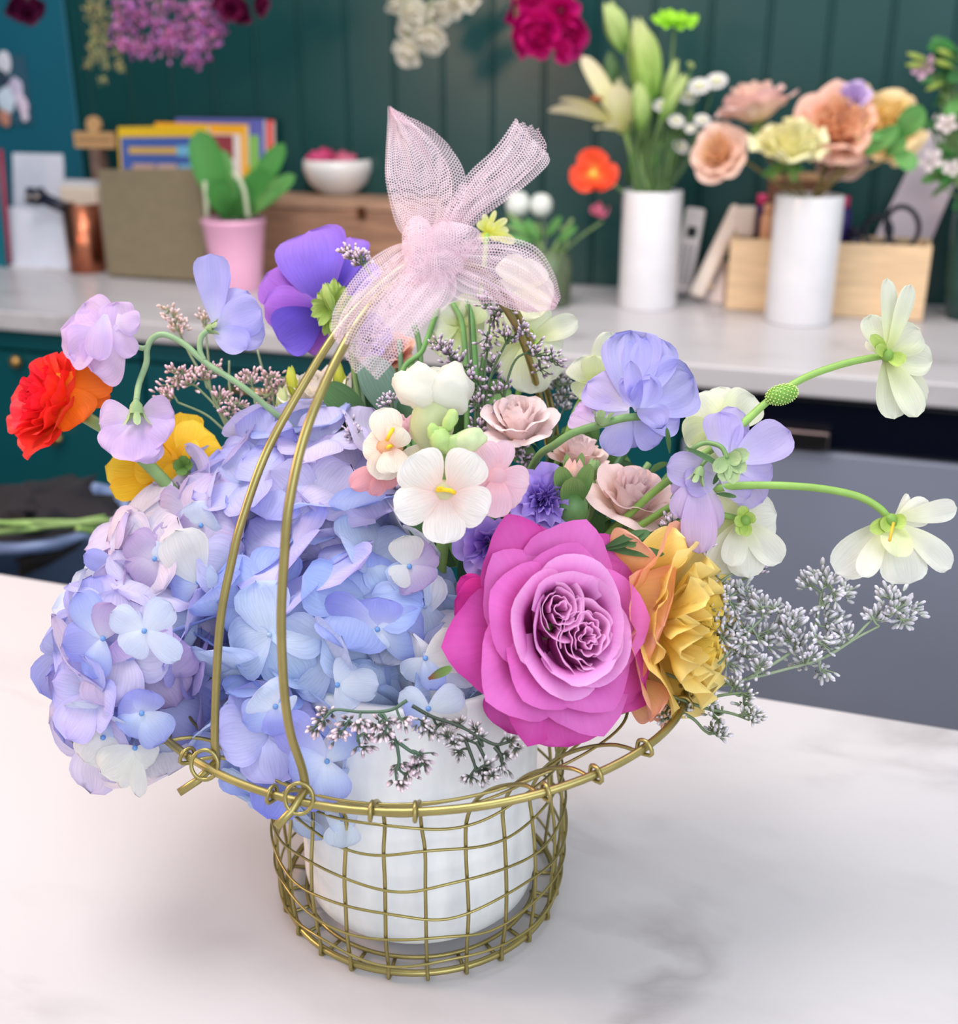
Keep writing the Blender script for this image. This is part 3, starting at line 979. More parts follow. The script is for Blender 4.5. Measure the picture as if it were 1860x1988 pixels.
# lily
ANCH = (v1.y, d1)
LY = grad((226, 230, 140), (250, 248, 196), (252, 244, 212), (250, 215, 170), .3); LYG = grad((140, 190, 90), (196, 222, 140), (214, 230, 160))
root = thing('lily', 'open pale yellow lily facing left out of the white vase', 'flower', Matrix.Translation(P(1215, 250, d1)))
for i, (b, w_, dd, nr) in enumerate([((1063, 215), 46, -.03, UP), ((1085, 195), 40, .03, UP), ((1130, 108), 30, .0, TOCAM), ((1195, 165), 42, -.03, TOCAM), ((1160, 250), 40, -.05, UP), ((1175, 135), 34, .04, TOCAM)]):
    mb = MB(); petal_to(mb, P(1212, 255, d1), P(*b, d1+dd), szd(w_*1.15, v1), nr, LY, seed=i+3, tipn=1.5, base=.5, cup=.35, bend=.5); build('petal', mb, M_PETAL, root)
mb = MB(); mb.blob(P(1158, 192, d1-.035), .012, .006, .006, lin((150, 90, 40))); build('anther', mb, M_STEM, root)
stem(root, [P(1212, 252, d1), P(1225, 300, d1), P(1240, 370, d1), v1+Vector((0, 0, .05))], .004, G_LIGHT)
def bud(name, label, A, B, wpx, colf, dd, n=4, mat=None, cat='flower bud', stem_to=None, group=None, st=.0035):
    A, B = P(*A, dd), P(*B, dd)
    L = (B-A).length
    root = thing(name, label, cat, frame(A, B-A), group)
    wp = wpx*dd/FPX
    for k in range(n):
        mb = MB()
        arc_petal(mb, colf, k*2*pi/n, 3.9/n, wp*.12, L*1.04, .55*wp/L*2.2, -.62*wp/L*2.0, seed=k, drop=.12, spiral=.08, point=.04*L)
        build('petal', mb, mat or M_PETAL, root, world=False)
    if stem_to:
        stem(root, [A]+stem_to, st, G_STEM)
    return root
bud('lily_bud', 'fat green lily bud at the very top of the white vase', (1215, 100), (1180, 5), 48, LYG, d1, stem_to=[P(1235, 200, d1+.02), P(1240, 300, d1+.01), top1])
bud('lily_bud', 'large pale green lily bud standing beside the topmost bud', (1265, 190), (1238, 40), 62, grad((150, 200, 90), (190, 220, 120), (226, 232, 170)), d1-.03, stem_to=[P(1256, 260, d1-.01), P(1250, 330, d1), top1])
bud('lily_bud', 'narrow pale lily bud low in the middle of the bunch', (1245, 250), (1240, 160), 40, LYG, d1-.05, stem_to=[P(1240, 300, d1-.01), top1])
bud('lisianthus_bud', 'light green bud right of the lily buds', (1290, 220), (1312, 120), 32, LYG, d1-.01, stem_to=[P(1275, 300, d1), top1])
bud('lisianthus_bud', 'slim light green bud leaning right beside the daisies', (1285, 230), (1330, 150), 28, LYG, d1-.03, stem_to=[P(1262, 300, d1), top1])
bud('lisianthus_bud', 'tall pale green leaf bud behind the lily', (1190, 170), (1185, 100), 34, grad((90, 130, 90), (120, 160, 110), (130, 165, 120)), d1+.03, stem_to=[P(1230, 300, d1), top1])
# green mum
c = P(1310, 48, d1)
rt0 = simple_flower('button_mum', 'lime green flat round bloom at the top right of the lily vase', c, fdir(0, .75, .7), [dict(n=7, ha=.5, rb=.002, h=szd(44, c), p0=1.2, p1=1.5, col=grad((130, 200, 20), (150, 215, 40), (160, 225, 50)), ruf=.08), dict(n=6, ha=.5, rb=.002, h=szd(28, c), p0=.8, p1=1.2, col=grad((130, 200, 20), (160, 225, 40), (170, 230, 60)))], 6, [PP([(1310, 55, d1), (1300, 150, d1), (1280, 280, d1)])+[top1]])
# daisies
dz = [(1358, 168, 21, 'white double daisy at the inner left of the daisy spray'), (1391, 158, 21, 'white double daisy at the top right of the daisy spray'), (1335, 188, 20, 'creamy double daisy just under the top pair'), (1313, 235, 17, 'white daisy at the left of the lower row'), (1364, 234, 16, 'white daisy at the right of the lower row'), (1342, 250, 12, 'small white daisy hanging between the lower two'), (1322, 285, 18, 'lowest white daisy of the spray'), (1285, 205, 17, 'greenish white daisy next to the lily buds'), (1341, 126, 8, 'tiny green daisy bud above the spray')]
WH = grad((240, 240, 200), (244, 242, 240), (250, 248, 248)); GRN = grad((150, 180, 90), (190, 210, 130), (200, 215, 150))
def daisy(px, py, rp, lab, d, k, root_top, colf=WH):
    c = P(px, py, d+rnd.uniform(-.03, .03)); s_ = rp*d/FPX
    root = thing('daisy', lab, 'flower', frame(c, fdir(rnd.uniform(-.3, .5), .5, 1), k))
    mb = MB()
    for i in range(14):
        petal_at(mb, Matrix.Rotation(2*pi*i/14, 4, 'Z') @ Matrix.Rotation(.15, 4, 'X'), s_, s_*.42, colf, seed=i, nu=3, nv=4, tipn=4, bend=.3)
    for i in range(9):
        petal_at(mb, Matrix.Rotation(2*pi*i/9, 4, 'Z') @ Matrix.Rotation(.7, 4, 'X'), s_*.7, s_*.35, colf, seed=i, nu=3, nv=4, tipn=4, bend=.3)
    build('petals', mb, M_PETAL, root, world=False)
    mb = MB(); mb.blob((0, 0, s_*.12), s_*.25, s_*.25, s_*.15, lin((225, 225, 150))); build('flower_center', mb, M_STEM, root, world=False)
    stem(root, [c, c.lerp(root_top, .45)+RT*.01*(k % 3), root_top], .0014, lin((96, 130, 84)), n=5, sides=5)
for k, (px, py, rp, lab) in enumerate(dz):
    daisy(px, py, rp, lab, d1, k, top1+Vector((.01, 0, 0)), GRN if rp < 10 else WH)
# foliage filler in vase 1
root = thing('vase_greenery', 'thick dark green stems and narrow leaves in the lily vase', 'foliage', Vector(top1))
for i in range(22):
    px = 1222+i*4.2+rnd.uniform(-3, 3)
    py = rnd.uniform(120, 270)
    stem(root, [top1+RT*(i-11)*.0028, P(px, 300, d1+rnd.uniform(-.02, .03)), P(px+(i-8)*2.2, py, d1+rnd.uniform(0, .05))], .0018, mixc(G_DARK, G_STEM, rnd.random()), n=4, sides=5)
for i in range(26):
    px, py = 1215+rnd.random()*100, 180+rnd.random()*160
    A = P(px, py+30, d1+.02); B = P(px+rnd.uniform(-20, 40), py-35, d1+rnd.uniform(-.03, .04))
    mb = MB(); petal_to(mb, A, B, szd(13, v1), TOCAM, grad((70, 110, 60), (90, 140, 74), (110, 160, 84)), seed=i, tipn=1.5, nu=4, nv=6, cup=.3)
    build('leaf', mb, M_LEAF, root)

# roses in vase 2
ANCH = (v2.y, d2)
def brose(label, px, py, rp, colo, coli, face_, dd, seed, stems=None, name='garden_rose', cat='rose', group=None, ruf=.06):
    c = P(px, py, dd); s_ = rp*dd/FPX
    c = c - face_.normalized()*s_*.6
    L = [dict(n=5, ha=.95, rb=s_*.1, h=s_*1.35, p0=1.35, pm=.9, p1=1.6, col=colo, ruf=ruf, point=s_*.06), dict(n=5, ha=.9, rb=s_*.1, h=s_*1.35, p0=1.25, pm=.5, p1=1.1, col=colo, ruf=ruf), dict(n=5, ha=.85, rb=s_*.1, h=s_*1.3, p0=1.1, pm=.2, p1=.6, col=coli, ruf=ruf), dict(n=5, ha=.8, rb=s_*.08, h=s_*1.3, p0=.9, pm=.1, p1=.3, col=coli, ruf=ruf), dict(n=5, ha=.8, rb=s_*.05, h=s_*1.25, p0=.6, pm=.05, p1=.1, col=coli, ruf=ruf), dict(n=3, ha=1.1, rb=s_*.02, h=s_*1.2, p0=.3, pm=0, p1=.05, col=coli, ruf=ruf)]
    root = thing(name, label, cat, frame(c, face_, seed), group)
    whorls(root, L, seed=seed)
    mb = MB()
    for k in range(5):
        petal_at(mb, Matrix.Rotation(k*1.257, 4, 'Z') @ Matrix.Rotation(-.5, 4, 'X'), s_*.8, s_*.28, grad((90, 130, 70), (110, 150, 80), (120, 155, 90)), seed=k, tipn=1.4, bend=.4, nu=4, nv=6)
    mb.blob((0, 0, -s_*.12), s_*.16, s_*.16, s_*.2, G_STEM)
    build('calyx', mb, M_LEAF, root, world=False)
    if stems: stem(root, [c]+stems, .0028, lin((130, 120, 70)))
    return root
PE = grad((254, 214, 160), (255, 214, 188), (255, 222, 208)); PEI = grad((254, 190, 110), (255, 206, 150), (255, 222, 190)); YO = grad((254, 214, 120), (255, 222, 150), (255, 228, 180)); YOI = grad((254, 200, 90), (255, 216, 120), (255, 228, 160))
PP_ = grad((250, 220, 160), (248, 220, 206), (246, 210, 208))
brose('peach pink garden rose at the upper left of the right vase, seen from the side', 1466, 200, 56, PP_, PE, fdir(-.2, .8, .2), d2, 21, [P(1480, 290, d2+.02), P(1520, 340, d2), top2])
brose('small peach rose lowest on the left of the right vase', 1393, 297, 43, PE, PEI, fdir(-.5, .1, .9), d2-.03, 22, [P(1440, 310, d2), P(1500, 350, d2), top2])
brose('large coral peach rose in the middle of the right vase', 1626, 243, 62, grad((255, 196, 160), (255, 204, 176), (255, 212, 196)), grad((255, 186, 140), (255, 200, 158), (255, 212, 180)), fdir(-.1, .2, 1), d2, 23, [P(1600, 330, d2+.02), top2], ruf=.1)
brose('pale peach rose drooping under the coral one', 1640, 305, 40, grad((252, 214, 190), (254, 218, 196), (252, 214, 204)), PE, fdir(.2, -.6, .6), d2+.05, 24, [P(1600, 340, d2+.02), top2])
brose('yellow orange rose at the right of the peach roses', 1722, 245, 58, YO, YOI, fdir(.3, .2, 1), d2+.03, 25, [P(1650, 320, d2+.02), top2], ruf=.1)
brose('creamy yellow ruffled carnation rose at the front of the right vase', 1536, 277, 58, grad((244, 242, 170), (250, 246, 190), (252, 248, 204)), grad((244, 240, 160), (250, 244, 180), (252, 246, 196)), fdir(0, .75, .55), d2-.06, 26, [P(1545, 340, d2-.03), top2], ruf=.14)
brose('small lilac bloom at the top of the peach roses', 1657, 182, 25, grad((200, 170, 225), (218, 192, 238), (226, 204, 244)), grad((200, 170, 225), (218, 192, 238), (226, 204, 244)), fdir(-.2, .5, .8), d2+.02, 27, [P(1640, 300, d2+.02), top2], name='lilac_bloom', cat='flower', ruf=.14)
root = thing('rose_foliage', 'green rose leaves and brown stems over the right vase', 'foliage', Vector(top2))
for i, (a, b, w_) in enumerate([((1680, 300), (1745, 245), 30), ((1740, 250), (1690, 268), 18), ((1740, 270), (1790, 205), 44), ((1735, 290), (1775, 330), 36), ((1720, 300), (1760, 270), 26), ((1500, 330), (1560, 330), 20), ((1480, 340), (1530, 320), 20)]):
    mb = MB(); petal_to(mb, P(*a, d2-.03), P(*b, d2-.05), szd(w_, v2), TOCAM, LF2, seed=i+60, tipn=1.8, base=.3); build('leaf', mb, M_LEAF, root)
for s_ in ([(1760, 275), (1700, 320), (1620, 350)], [(1645, 300), (1625, 340), (1600, 365)]):
    stem(root, [P(*p_, d2-.02) for p_ in s_]+[top2], .002, lin((130, 110, 70)))

ANCH = None
# light wooden crate
cyf = (cp(1410, 603).y + cp(1600, 612).y)/2
cx0, cx1 = ony(1408, 600, cyf).x, ony(1792, 612, cyf).x
cz1 = vert(Vector((cx0, cyf, TOPZ)), 1410, 462).z
cyb = cyf+.11
root = thing('wooden_crate', 'pale wooden crate full of small things behind the right vase', 'crate', Vector(((cx0+cx1)/2, (cyf+cyb)/2, TOPZ)))
WL = lin((228, 196, 156))
for (a, b, c_, d_, nm) in ((cx0, cx1, cyf, cyf+.009, 'front_panel'), (cx0, cx1, cyb-.009, cyb, 'back_panel'), (cx0, cx0+.009, cyf+.0095, cyb-.0095, 'side_panel'), (cx1-.009, cx1, cyf+.0095, cyb-.0095, 'side_panel')):
    mb = MB(); mb.box(a, b, c_, d_, TOPZ+.001, cz1, WL); build(nm, mb, M_WOODL, root, smooth_=False, bevel=.0015)
mb = MB(); mb.box(cx0+.0095, cx1-.0095, cyf+.0095, cyb-.0095, TOPZ+.001, TOPZ+.008, WL); build('bottom_panel', mb, M_WOODL, root, smooth_=False)
# things in the crate
def inbox(px, py, y): return ony(px, py, y)
def canister(label, px0, px1, pyt, y, col, name='spray_can', cap=None, cat='can'):
    a, b = ony(px0, 480, y), ony(px1, 480, y); r = (b.x-a.x)/2; x = (a.x+b.x)/2
    zt_ = ony(px0, pyt, y).z
    root = thing(name, label, cat, Vector((x, y, TOPZ+.008)))
    h = zt_-TOPZ-.008
    mb = MB(); mb.lathe([(0, 0), (r, 0), (r, h*.86), (r*.8, h*.9), (0, h*.9)], lin(col), 20, Matrix.Translation((x, y, TOPZ+.008))); build('can_body', mb, M_PLASTIC, root)
    mb = MB(); mb.lathe([(0, h*.9), (r*.7, h*.9), (r*.7, h), (0, h)], lin(cap or col), 20, Matrix.Translation((x, y, TOPZ+.008))); build('cap', mb, M_PLASTIC, root)
canister('dark purple can with a pink top at the left end of the crate', 1458, 1486, 376, cyf+.09, (60, 20, 90), cap=(220, 60, 120))
canister('navy and magenta can right of the rose vase', 1608, 1646, 380, cyf+.07, (40, 20, 110), cap=(210, 50, 110))
canister('small black tub between the purple can and the scissors', 1640, 1672, 440, cyf+.05, (24, 22, 50))
canister('orange and white glue bottle hidden behind the left edge of the rose vase', 1472, 1500, 395, cyf+.05, (240, 180, 140), name='glue_bottle', cat='bottle')
def ringtube(mb, c, rx, rz, r, col, tilt=0):
    pts = []
    for i in range(24):
        a = 2*pi*i/24
        pts.append(c+Vector((cos(a)*rx*cos(tilt)-sin(a)*rz*sin(tilt), 0, cos(a)*rx*sin(tilt)+sin(a)*rz*cos(tilt))))
    mb.tube(pts, r, col, 8, closed=True)
c1, c2 = ony(1704, 448, cyf+.05), ony(1752, 440, cyf+.05)
root = thing('scissors', 'black handled scissors standing in the pale wooden crate', 'scissors', Vector((c1.x, c1.y, TOPZ+.008)))
mb = MB(); ringtube(mb, c1, .022, .024, .0045, lin((22, 28, 44)), .3); build('handle', mb, M_PLASTIC, root)
mb = MB(); ringtube(mb, c2, .026, .034, .0045, lin((22, 28, 44)), .35); build('handle', mb, M_PLASTIC, root)
mb = MB(); mb.tube([c1.lerp(c2, .45)-Vector((0, 0, .02)), Vector((c1.x+.01, c1.y, TOPZ+.012))], .004, lin((170, 172, 178)), 6); build('blades', mb, M_COPPER, root)
# brown wooden box behind the rose vase
y_ = cyb+.03
x0, x1 = ony(1492, 360, y_).x, ony(1612, 360, y_).x; zt_ = ony(1500, 336, y_).z
root = thing('brown_wooden_box', 'brown lidded wooden box behind the mouth of the rose vase', 'box', Vector(((x0+x1)/2, y_+.04, TOPZ)))
mb = MB(); mb.box(x0, x1, y_, y_+.07, TOPZ, zt_-.012, lin((120, 78, 58))); build('box_body', mb, M_WOODD, root, smooth_=False)
mb = MB(); mb.box(x0-.002, x1+.002, y_-.002, y_+.072, zt_-.0118, zt_, lin((190, 150, 110))); build('lid', mb, M_WOODL, root, smooth_=False)

# phones
def slab2(mb, A, B, w, th, col):
    """bar from A (bottom) to B (top), width along the wall"""
    y = (B-A).normalized(); n = y.cross(Vector((1, 0, 0))).normalized(); x = n.cross(y).normalized()
    vv = []
    for e in (0, 1):
        o = A if e == 0 else B
        for s1_, s2_ in ((-1, -1), (1, -1), (1, 1), (-1, 1)):
            vv.append(o + x*w/2*s1_ + n*th/2*s2_)
    mb.add(vv, [(3, 2, 1, 0), (4, 5, 6, 7), (0, 1, 5, 4), (1, 2, 6, 5), (2, 3, 7, 6), (3, 0, 4, 7)], col)
    return x, y, (n if n.dot(TOCAM) > 0 else -n)
A = cp(1322, 576); A.z += .006; B = ony(1352, 404, min(A.y+.03, YB-.018))
root = thing('cordless_phone', 'white cordless phone with a dark display and keypad, leaning beside the lily vase', 'phone', Vector(A))
mb = MB(); x, y, n = slab2(mb, A, B, szd(38, A), .022, lin((232, 222, 222))); build('handset', mb, M_PLASTIC, root, smooth_=False, bevel=.006)
Lp = (B-A).length; wd = szd(38, A)
def keyrect(mb, u0, u1, v0, v1, col, e=.0125):
    f = lambda u, v: A+y*Lp*v+x*(wd*(u-.5))+n*e
    mb.add([f(u0, v0), f(u1, v0), f(u1, v1), f(u0, v1)], [(0, 1, 2, 3)], col)
mb = MB(); keyrect(mb, .3, .78, .66, .78, lin((30, 32, 36))); build('display', mb, M_PLASTIC, root, smooth_=False)
mb = MB()
for r_i in range(6):
    for c_i in range(3):
        keyrect(mb, .16+c_i*.26, .32+c_i*.26, .14+r_i*.075, .18+r_i*.075, lin((150, 140, 150)))
build('keypad', mb, M_PLASTIC, root, smooth_=False)
A = cp(1350, 588); A.z += .012; B = ony(1436, 400, min(A.y+.03, YB-.03))
A2 = A
root = thing('card_reader', 'white handheld scanner leaning against the pale wooden crate', 'scanner', Vector(A))
mb = MB(); slab2(mb, A2, B, szd(30, A), .024, lin((238, 222, 210))); build('grip', mb, M_PLASTIC, root, smooth_=False, bevel=.008)
mb = MB(); h1_ = ony(1452, 400, A.y+.02); slab2(mb, h1_-Vector((0, 0, .055)), h1_+Vector((0, 0, .0)), szd(34, A), .03, lin((238, 224, 214))); build('scanner_head', mb, M_PLASTIC, root, smooth_=False, bevel=.008)
q = cp(1368, 588)
root = thing('phone_cradle', 'white charging cradle with two shiny studs in front of the leaning phone', 'charger', Vector(q))
mb = MB(); board(mb, cp(1332, 580)+Vector((0, 0, .001)), cp(1400, 592)+Vector((0, 0, .001)), ony(1368, 502, q.y+.03), ony(1408, 505, q.y+.03), .03, lin((226, 214, 212))); build('cradle_body', mb, M_PLASTIC, root, smooth_=False, bevel=.005)
mb = MB()
for c_ in ((1367, 522), (1380, 555)):
    k_ = ony(*c_, q.y+.002); mb = MB(); mb.blob(k_, .005, .004, .005, lin((255, 235, 205))); build('contact', mb, M_COPPER, root)


# white leaning easel card
y_ = YB-.03
root = thing('white_card_easel', 'white slanted card leaning behind the crate at the right', 'card', Vector((ony(1760, 500, y_).x, y_, TOPZ)))
A = ony(1690, 470, y_+.0); B = ony(1800, 470, y_)
A = Vector((ony(1640, 560, y_).x, y_, TOPZ)); B = Vector((ony(1760, 560, y_).x, y_, TOPZ))
mb = MB(); board(mb, A, B, ony(1815, 222, y_+.01), ony(1900, 245, y_+.01), .006, lin((222, 208, 220))); build('card', mb, M_PAPER, root, smooth_=False)

# right edge dark vase with leafy flowers
q = cp(1880, 618); d3 = proj(q)[2]
root = thing('dark_green_vase', 'dark green vase cut by the right edge of the picture', 'vase', Vector(q))
mb = MB(); rv = szd(52, q); hv = ony(1860, 380, q.y).z-TOPZ
mb.lathe([(0, 0), (rv*.8, 0), (rv, hv*.3), (rv*1.05, hv*.8), (rv*.95, hv), (rv*.88, hv), (rv*.8, .02), (0, .02)], lin((38, 74, 70)), 32, Matrix.Translation(q)); build('vase_body', mb, M_CERAMIC, root)
root = thing('leafy_branch', 'leafy green branches spilling from the dark vase at the right edge', 'foliage', q+Vector((0, 0, hv)))
tv = q+Vector((0, 0, hv-.03))
ANCH = (q.y, d3)
for i in range(34):
    a = (1870+rnd.uniform(-30, 20), rnd.uniform(100, 380)); b = (a[0]-rnd.uniform(20, 62), a[1]+rnd.uniform(-35, 45))
    mb = MB(); petal_to(mb, P(*a, d3), P(*b, d3+rnd.uniform(-.05, .05)), szd(rnd.uniform(18, 30), q), TOCAM+UP*.4, rnd.choice([LF, LF2, grad((50, 100, 60), (70, 125, 74), (80, 140, 80))]), seed=i, tipn=1.7, base=.25, nu=4, nv=6); build('leaf', mb, M_LEAF, root)
for i in range(6):
    stem(root, [tv, P(1868-i*6, 330, d3), P(1850-i*8+rnd.uniform(-5, 5), 140+i*20, d3)], .0025, G_STEM)
for (px, py, rp, lab, cf, f_) in ((1800, 134, 22, 'small mauve bloom among green buds at the top right', grad((200, 200, 140), (205, 160, 190), (215, 175, 205)), fdir(-.8, .1, .6)), (1838, 245, 20, 'pale pink star bloom among leaves at the right edge, upper one', grad((240, 230, 220), (244, 226, 228), (246, 232, 234)), fdir(-.3, .2, 1)), (1805, 315, 22, 'pale pink star bloom among leaves at the right edge, lower one', grad((240, 230, 220), (240, 222, 226), (246, 232, 234)), fdir(-.3, .2, 1)), (1848, 330, 16, 'white pink bloom touching the picture edge', grad((240, 230, 220), (240, 222, 226), (246, 232, 234)), fdir(-.3, .2, 1))):
    c = P(px, py, d3-.05); s_ = rp*d3/FPX
    simple_flower('small_bloom', lab, c, f_, [dict(n=5, ha=.5, rb=.001, h=s_*1.1, p0=.9, p1=1.3, col=cf), dict(n=3, ha=.6, rb=.001, h=s_*.6, p0=.3, p1=.5, col=cf)], int(px), [[c, P(px+30, py+50, d3), tv]], sr=.0015)
for i, (a, b) in enumerate([((1800, 118), (1762, 104)), ((1800, 128), (1760, 126)), ((1830, 160), (1798, 175)), ((1850, 110), (1820, 96)), ((1850, 130), (1815, 118))]):
    bud('green_bud', ['top green bud of the leafy branch', 'second green bud, pointing left beside the mauve bloom', 'lowest green bud under the mauve bloom', 'green bud behind the mauve bloom, upper', 'green bud just above the mauve bloom'][i], a, b, 12, grad((150, 180, 80), (180, 205, 100), (190, 210, 110)), d3-.05, 3, stem_to=[P(a[0]+25, a[1]+40, d3), tv], st=.0012)

ANCH = None
# ---------------- photo print on the left wall
def onx(px, py, X):
    r = ray(px, py); return CAM+r*((X-CAM.x)/r.x)
yp = YB-.013
a_, b_ = ony(-30, 240, yp), ony(48, 108, yp)
root = thing('wall_photo', 'pinned print of pale flowers on the teal panel at the left edge', 'photo', (a_+b_)/2)
mb = MB(); mb.box(a_.x, b_.x, yp-.003, yp, a_.z, b_.z, lin((40, 84, 104))); build('photo_card', mb, M_PAPER, root, smooth_=False)
for i, (px, py, rp, c_) in enumerate([(8, 122, 18, (215, 215, 225)), (5, 150, 15, (40, 60, 80)), (12, 195, 22, (205, 220, 235)), (30, 172, 17, (200, 190, 215)), (44, 205, 14, (225, 205, 225)), (8, 228, 15, (190, 130, 110)), (48, 226, 9, (225, 210, 225)), (36, 190, 12, (220, 206, 226))]):
    q = ony(px, py, yp-.005); s_ = rp*proj(q)[2]/FPX
    mb = MB(); mb.blob(q, s_, .0015, s_*1.15, lin(c_), 14, 8, lump=.3, seed=i); build('printed_flower', mb, M_PAPER, root)

# ============================================================ HANGING DRIED FLOWERS
zr = ony(900, 0, 2.15).z+.10
def hang_bunch(name, label, items, colf, dpt, stemc, seed, kind='ball', cat='dried flowers', name_part='bloom'):
    r = random.Random(seed)
    xs = [i[0] for i in items]
    root = thing(name, label, cat, P(sum(xs)/len(xs), -70, dpt))
    for k, (px, py, rp) in enumerate(items):
        c = P(px, py, dpt+r.uniform(-.02, .02)); s_ = rp*dpt/FPX
        mb = MB()
        if kind == 'ball':
            inv = frame(c, fdir(r.uniform(-.7, .7), r.uniform(-.9, -.1), r.uniform(.3, .8)), r.uniform(0, 6))
            for l_, (h_, p0, p1, n_) in enumerate(((1.1, .3, -.2, 3), (1.25, .8, .1, 4), (1.35, 1.2, .9, 4))):
                tmp = MB()
                for j in range(n_):
                    arc_petal(tmp, colf, j*2*pi/n_+l_, 1.0, s_*.12, s_*h_*.85, p0, p1, seed=k*10+j, nu=6, nv=6, ruf=.12)
                mb.add([inv @ v for v in tmp.v], tmp.f, tmp.c, tmp.uv)
        else:
            for j in range(26):
                o_ = Vector((r.gauss(0, 1), r.gauss(0, 1), r.gauss(0, 1)))*s_*.5
                mb.blob(c+o_, s_*.16, s_*.16, s_*.2, tuple(x*r.uniform(.75, 1.2) for x in colf(0, r.random())), 5, 4, lump=.3, seed=j)
        build(name_part, mb, M_PETAL if kind == 'ball' else M_FABRIC, root)
        if k % 2 == 0 or kind == 'ball':
            stem(root, [c, P(px+r.uniform(-8, 8), (py-70)/2-10, dpt), P(sum(xs)/len(xs)+(px-sum(xs)/len(xs))*.5, -80, dpt)], .0015, stemc, n=4, sides=5)
    return root
DH = 2.12
hang_bunch('hanging_snapdragons', 'white cream snapdragon stalk hanging upside down against the wall', [(790, 22, 32), (835, 18, 30), (812, 40, 26), (800, 55, 26), (835, 65, 34), (795, 97, 28), (880, 8, 24), (915, 0, 20), (850, 25, 24), (770, 2, 22)], grad((235, 225, 190), (244, 240, 222), (248, 244, 234)), DH-.1, lin((150, 170, 110)), 1)
hang_bunch('hanging_stock_flowers', 'hot magenta flower spike hanging upside down beside the lilies', [(1000, 10, 34), (1045, 15, 36), (1090, 20, 34), (1115, 40, 28), (1010, 50, 34), (1060, 55, 38), (1100, 75, 36), (1000, 82, 28), (1045, 82, 28), (1085, 100, 24), (1030, -12, 34), (1080, -15, 34)], grad((170, 0, 110), (214, 10, 130), (228, 30, 140)), DH-.12, lin((90, 120, 70)), 2)
hang_bunch('hanging_statice_bunch', 'mauve pink statice bunch drying upside down over the books', [(x, y, 24) for x, y in [(240, 15), (275, 12), (310, 20), (345, 15), (385, 20), (415, 10), (235, 45), (262, 40), (300, 45), (335, 50), (370, 45), (405, 45), (430, 35), (240, 80), (255, 92), (285, 88), (315, 70), (345, 78), (320, 92), (375, 80), (370, 100), (400, 80), (378, 112), (425, 60)]], grad((150, 76, 134), (172, 96, 158), (200, 130, 188)), DH-.05, lin((96, 110, 90)), 3, kind='fuzz')
hang_bunch('hanging_hop_strands', 'pale yellow green dried strands hanging at the left of the mauve bunch', [(172, 15, 14), (180, 40, 13), (185, 65, 13), (178, 90, 12), (198, 20, 13), (205, 50, 12), (202, 80, 12), (195, 105, 12), (180, 112, 10), (172, 126, 9), (204, 128, 8), (201, 156, 9), (225, 100, 9), (232, 125, 9), (236, 135, 7)], grad((150, 150, 90), (178, 172, 116), (195, 180, 130)), DH-.03, lin((120, 120, 80)), 4, kind='fuzz')
hang_bunch('hanging_burgundy_roses', 'dark burgundy dried blooms hanging right of the mauve bunch', [(430, 8, 20), (450, 18, 22), (475, 22, 22), (500, 8, 20), (465, 0, 20), (440, 25, 12)], grad((70, 0, 40), (96, 10, 60), (120, 20, 74)), DH-.08, lin((60, 70, 50)), 5)
hang_bunch('hanging_maroon_blooms', 'dark maroon dried blooms at the top left corner', [(28, 15, 20), (52, 22, 22), (75, 12, 18), (45, 0, 20)], grad((60, 5, 40), (80, 12, 56), (96, 20, 64)), 1.95, lin((60, 70, 50)), 6)
hang_bunch('hanging_statice_sprig', 'small maroon and cream dried sprig hanging at the upper right', [(1700, 5, 14), (1735, 5, 14), (1720, 20, 13), (1712, 35, 9), (1738, 30, 9), (1731, 48, 9), (1730, 62, 7), (1732, 80, 7), (1730, 92, 6)], lambda t, v: lin((96, 20, 60)) if v < .5 else lin((196, 190, 150)), DH, lin((80, 90, 60)), 8, kind='fuzz')
ANCH = None
# ============================================================ WIRE BASKET
BC = onz(818, 1712, TOPZ)        # centre of the basket foot on the table
RA, RB, RH0, RH1, RPH = 0.140, 0.101, 0.1175, 0.0180, -0.105
RCX, RCY = -0.0143+0.003, -0.0034
BRASS_C = lin((158, 146, 92))
def rim_pt(th):
    x, y = RA*cos(th), RB*sin(th)
    return BC+Vector((RCX+x*cos(RPH)-y*sin(RPH), RCY+x*sin(RPH)+y*cos(RPH), RH0+RH1*cos(th)**2))
RBASE = 0.0695
basket = thing('wire_basket', 'brass wire basket with a tall double handle, standing on the marble counter', 'basket', Vector(BC))
def side_pt(th, s):
    """s 0 foot .. 1 rim"""
    r = rim_pt(th)
    c = BC
    dirv = Vector((cos(th+RPH), sin(th+RPH), 0))
    if s < 0.62:
        k = s/0.62
        rad = RBASE+0.0035*sin(pi*k)-0.001*k
        return c+dirv*rad+Vector((0, 0, .003+k*0.078))
    k = (s-0.62)/0.38
    a = c+dirv*(RBASE-.001)+Vector((0, 0, .081))
    e = k**1.7
    q = a.lerp(r, e)
    q.z = a.z+(r.z-a.z)*(1-(1-k)**1.35)
    return q
def wob(p, k, a=.0012):
    return p+Vector((noise.noise(Vector((k*7.1, p.z*30, 1))), noise.noise(Vector((k*3.3, p.z*30, 9))), 0))*a
mb = MB(); mb.tube([rim_pt(2*pi*i/120) for i in range(120)], .0018, BRASS_C, 10, closed=True)
build('rim', mb, M_BRASS, basket)
mb = MB(); mb.tube([BC+Vector((cos(a)*(RBASE-.001), sin(a)*(RBASE-.001), .0042)) for a in [2*pi*i/80 for i in range(80)]], .0016, BRASS_C, 8, closed=True)
build('foot_ring', mb, M_BRASS, basket)
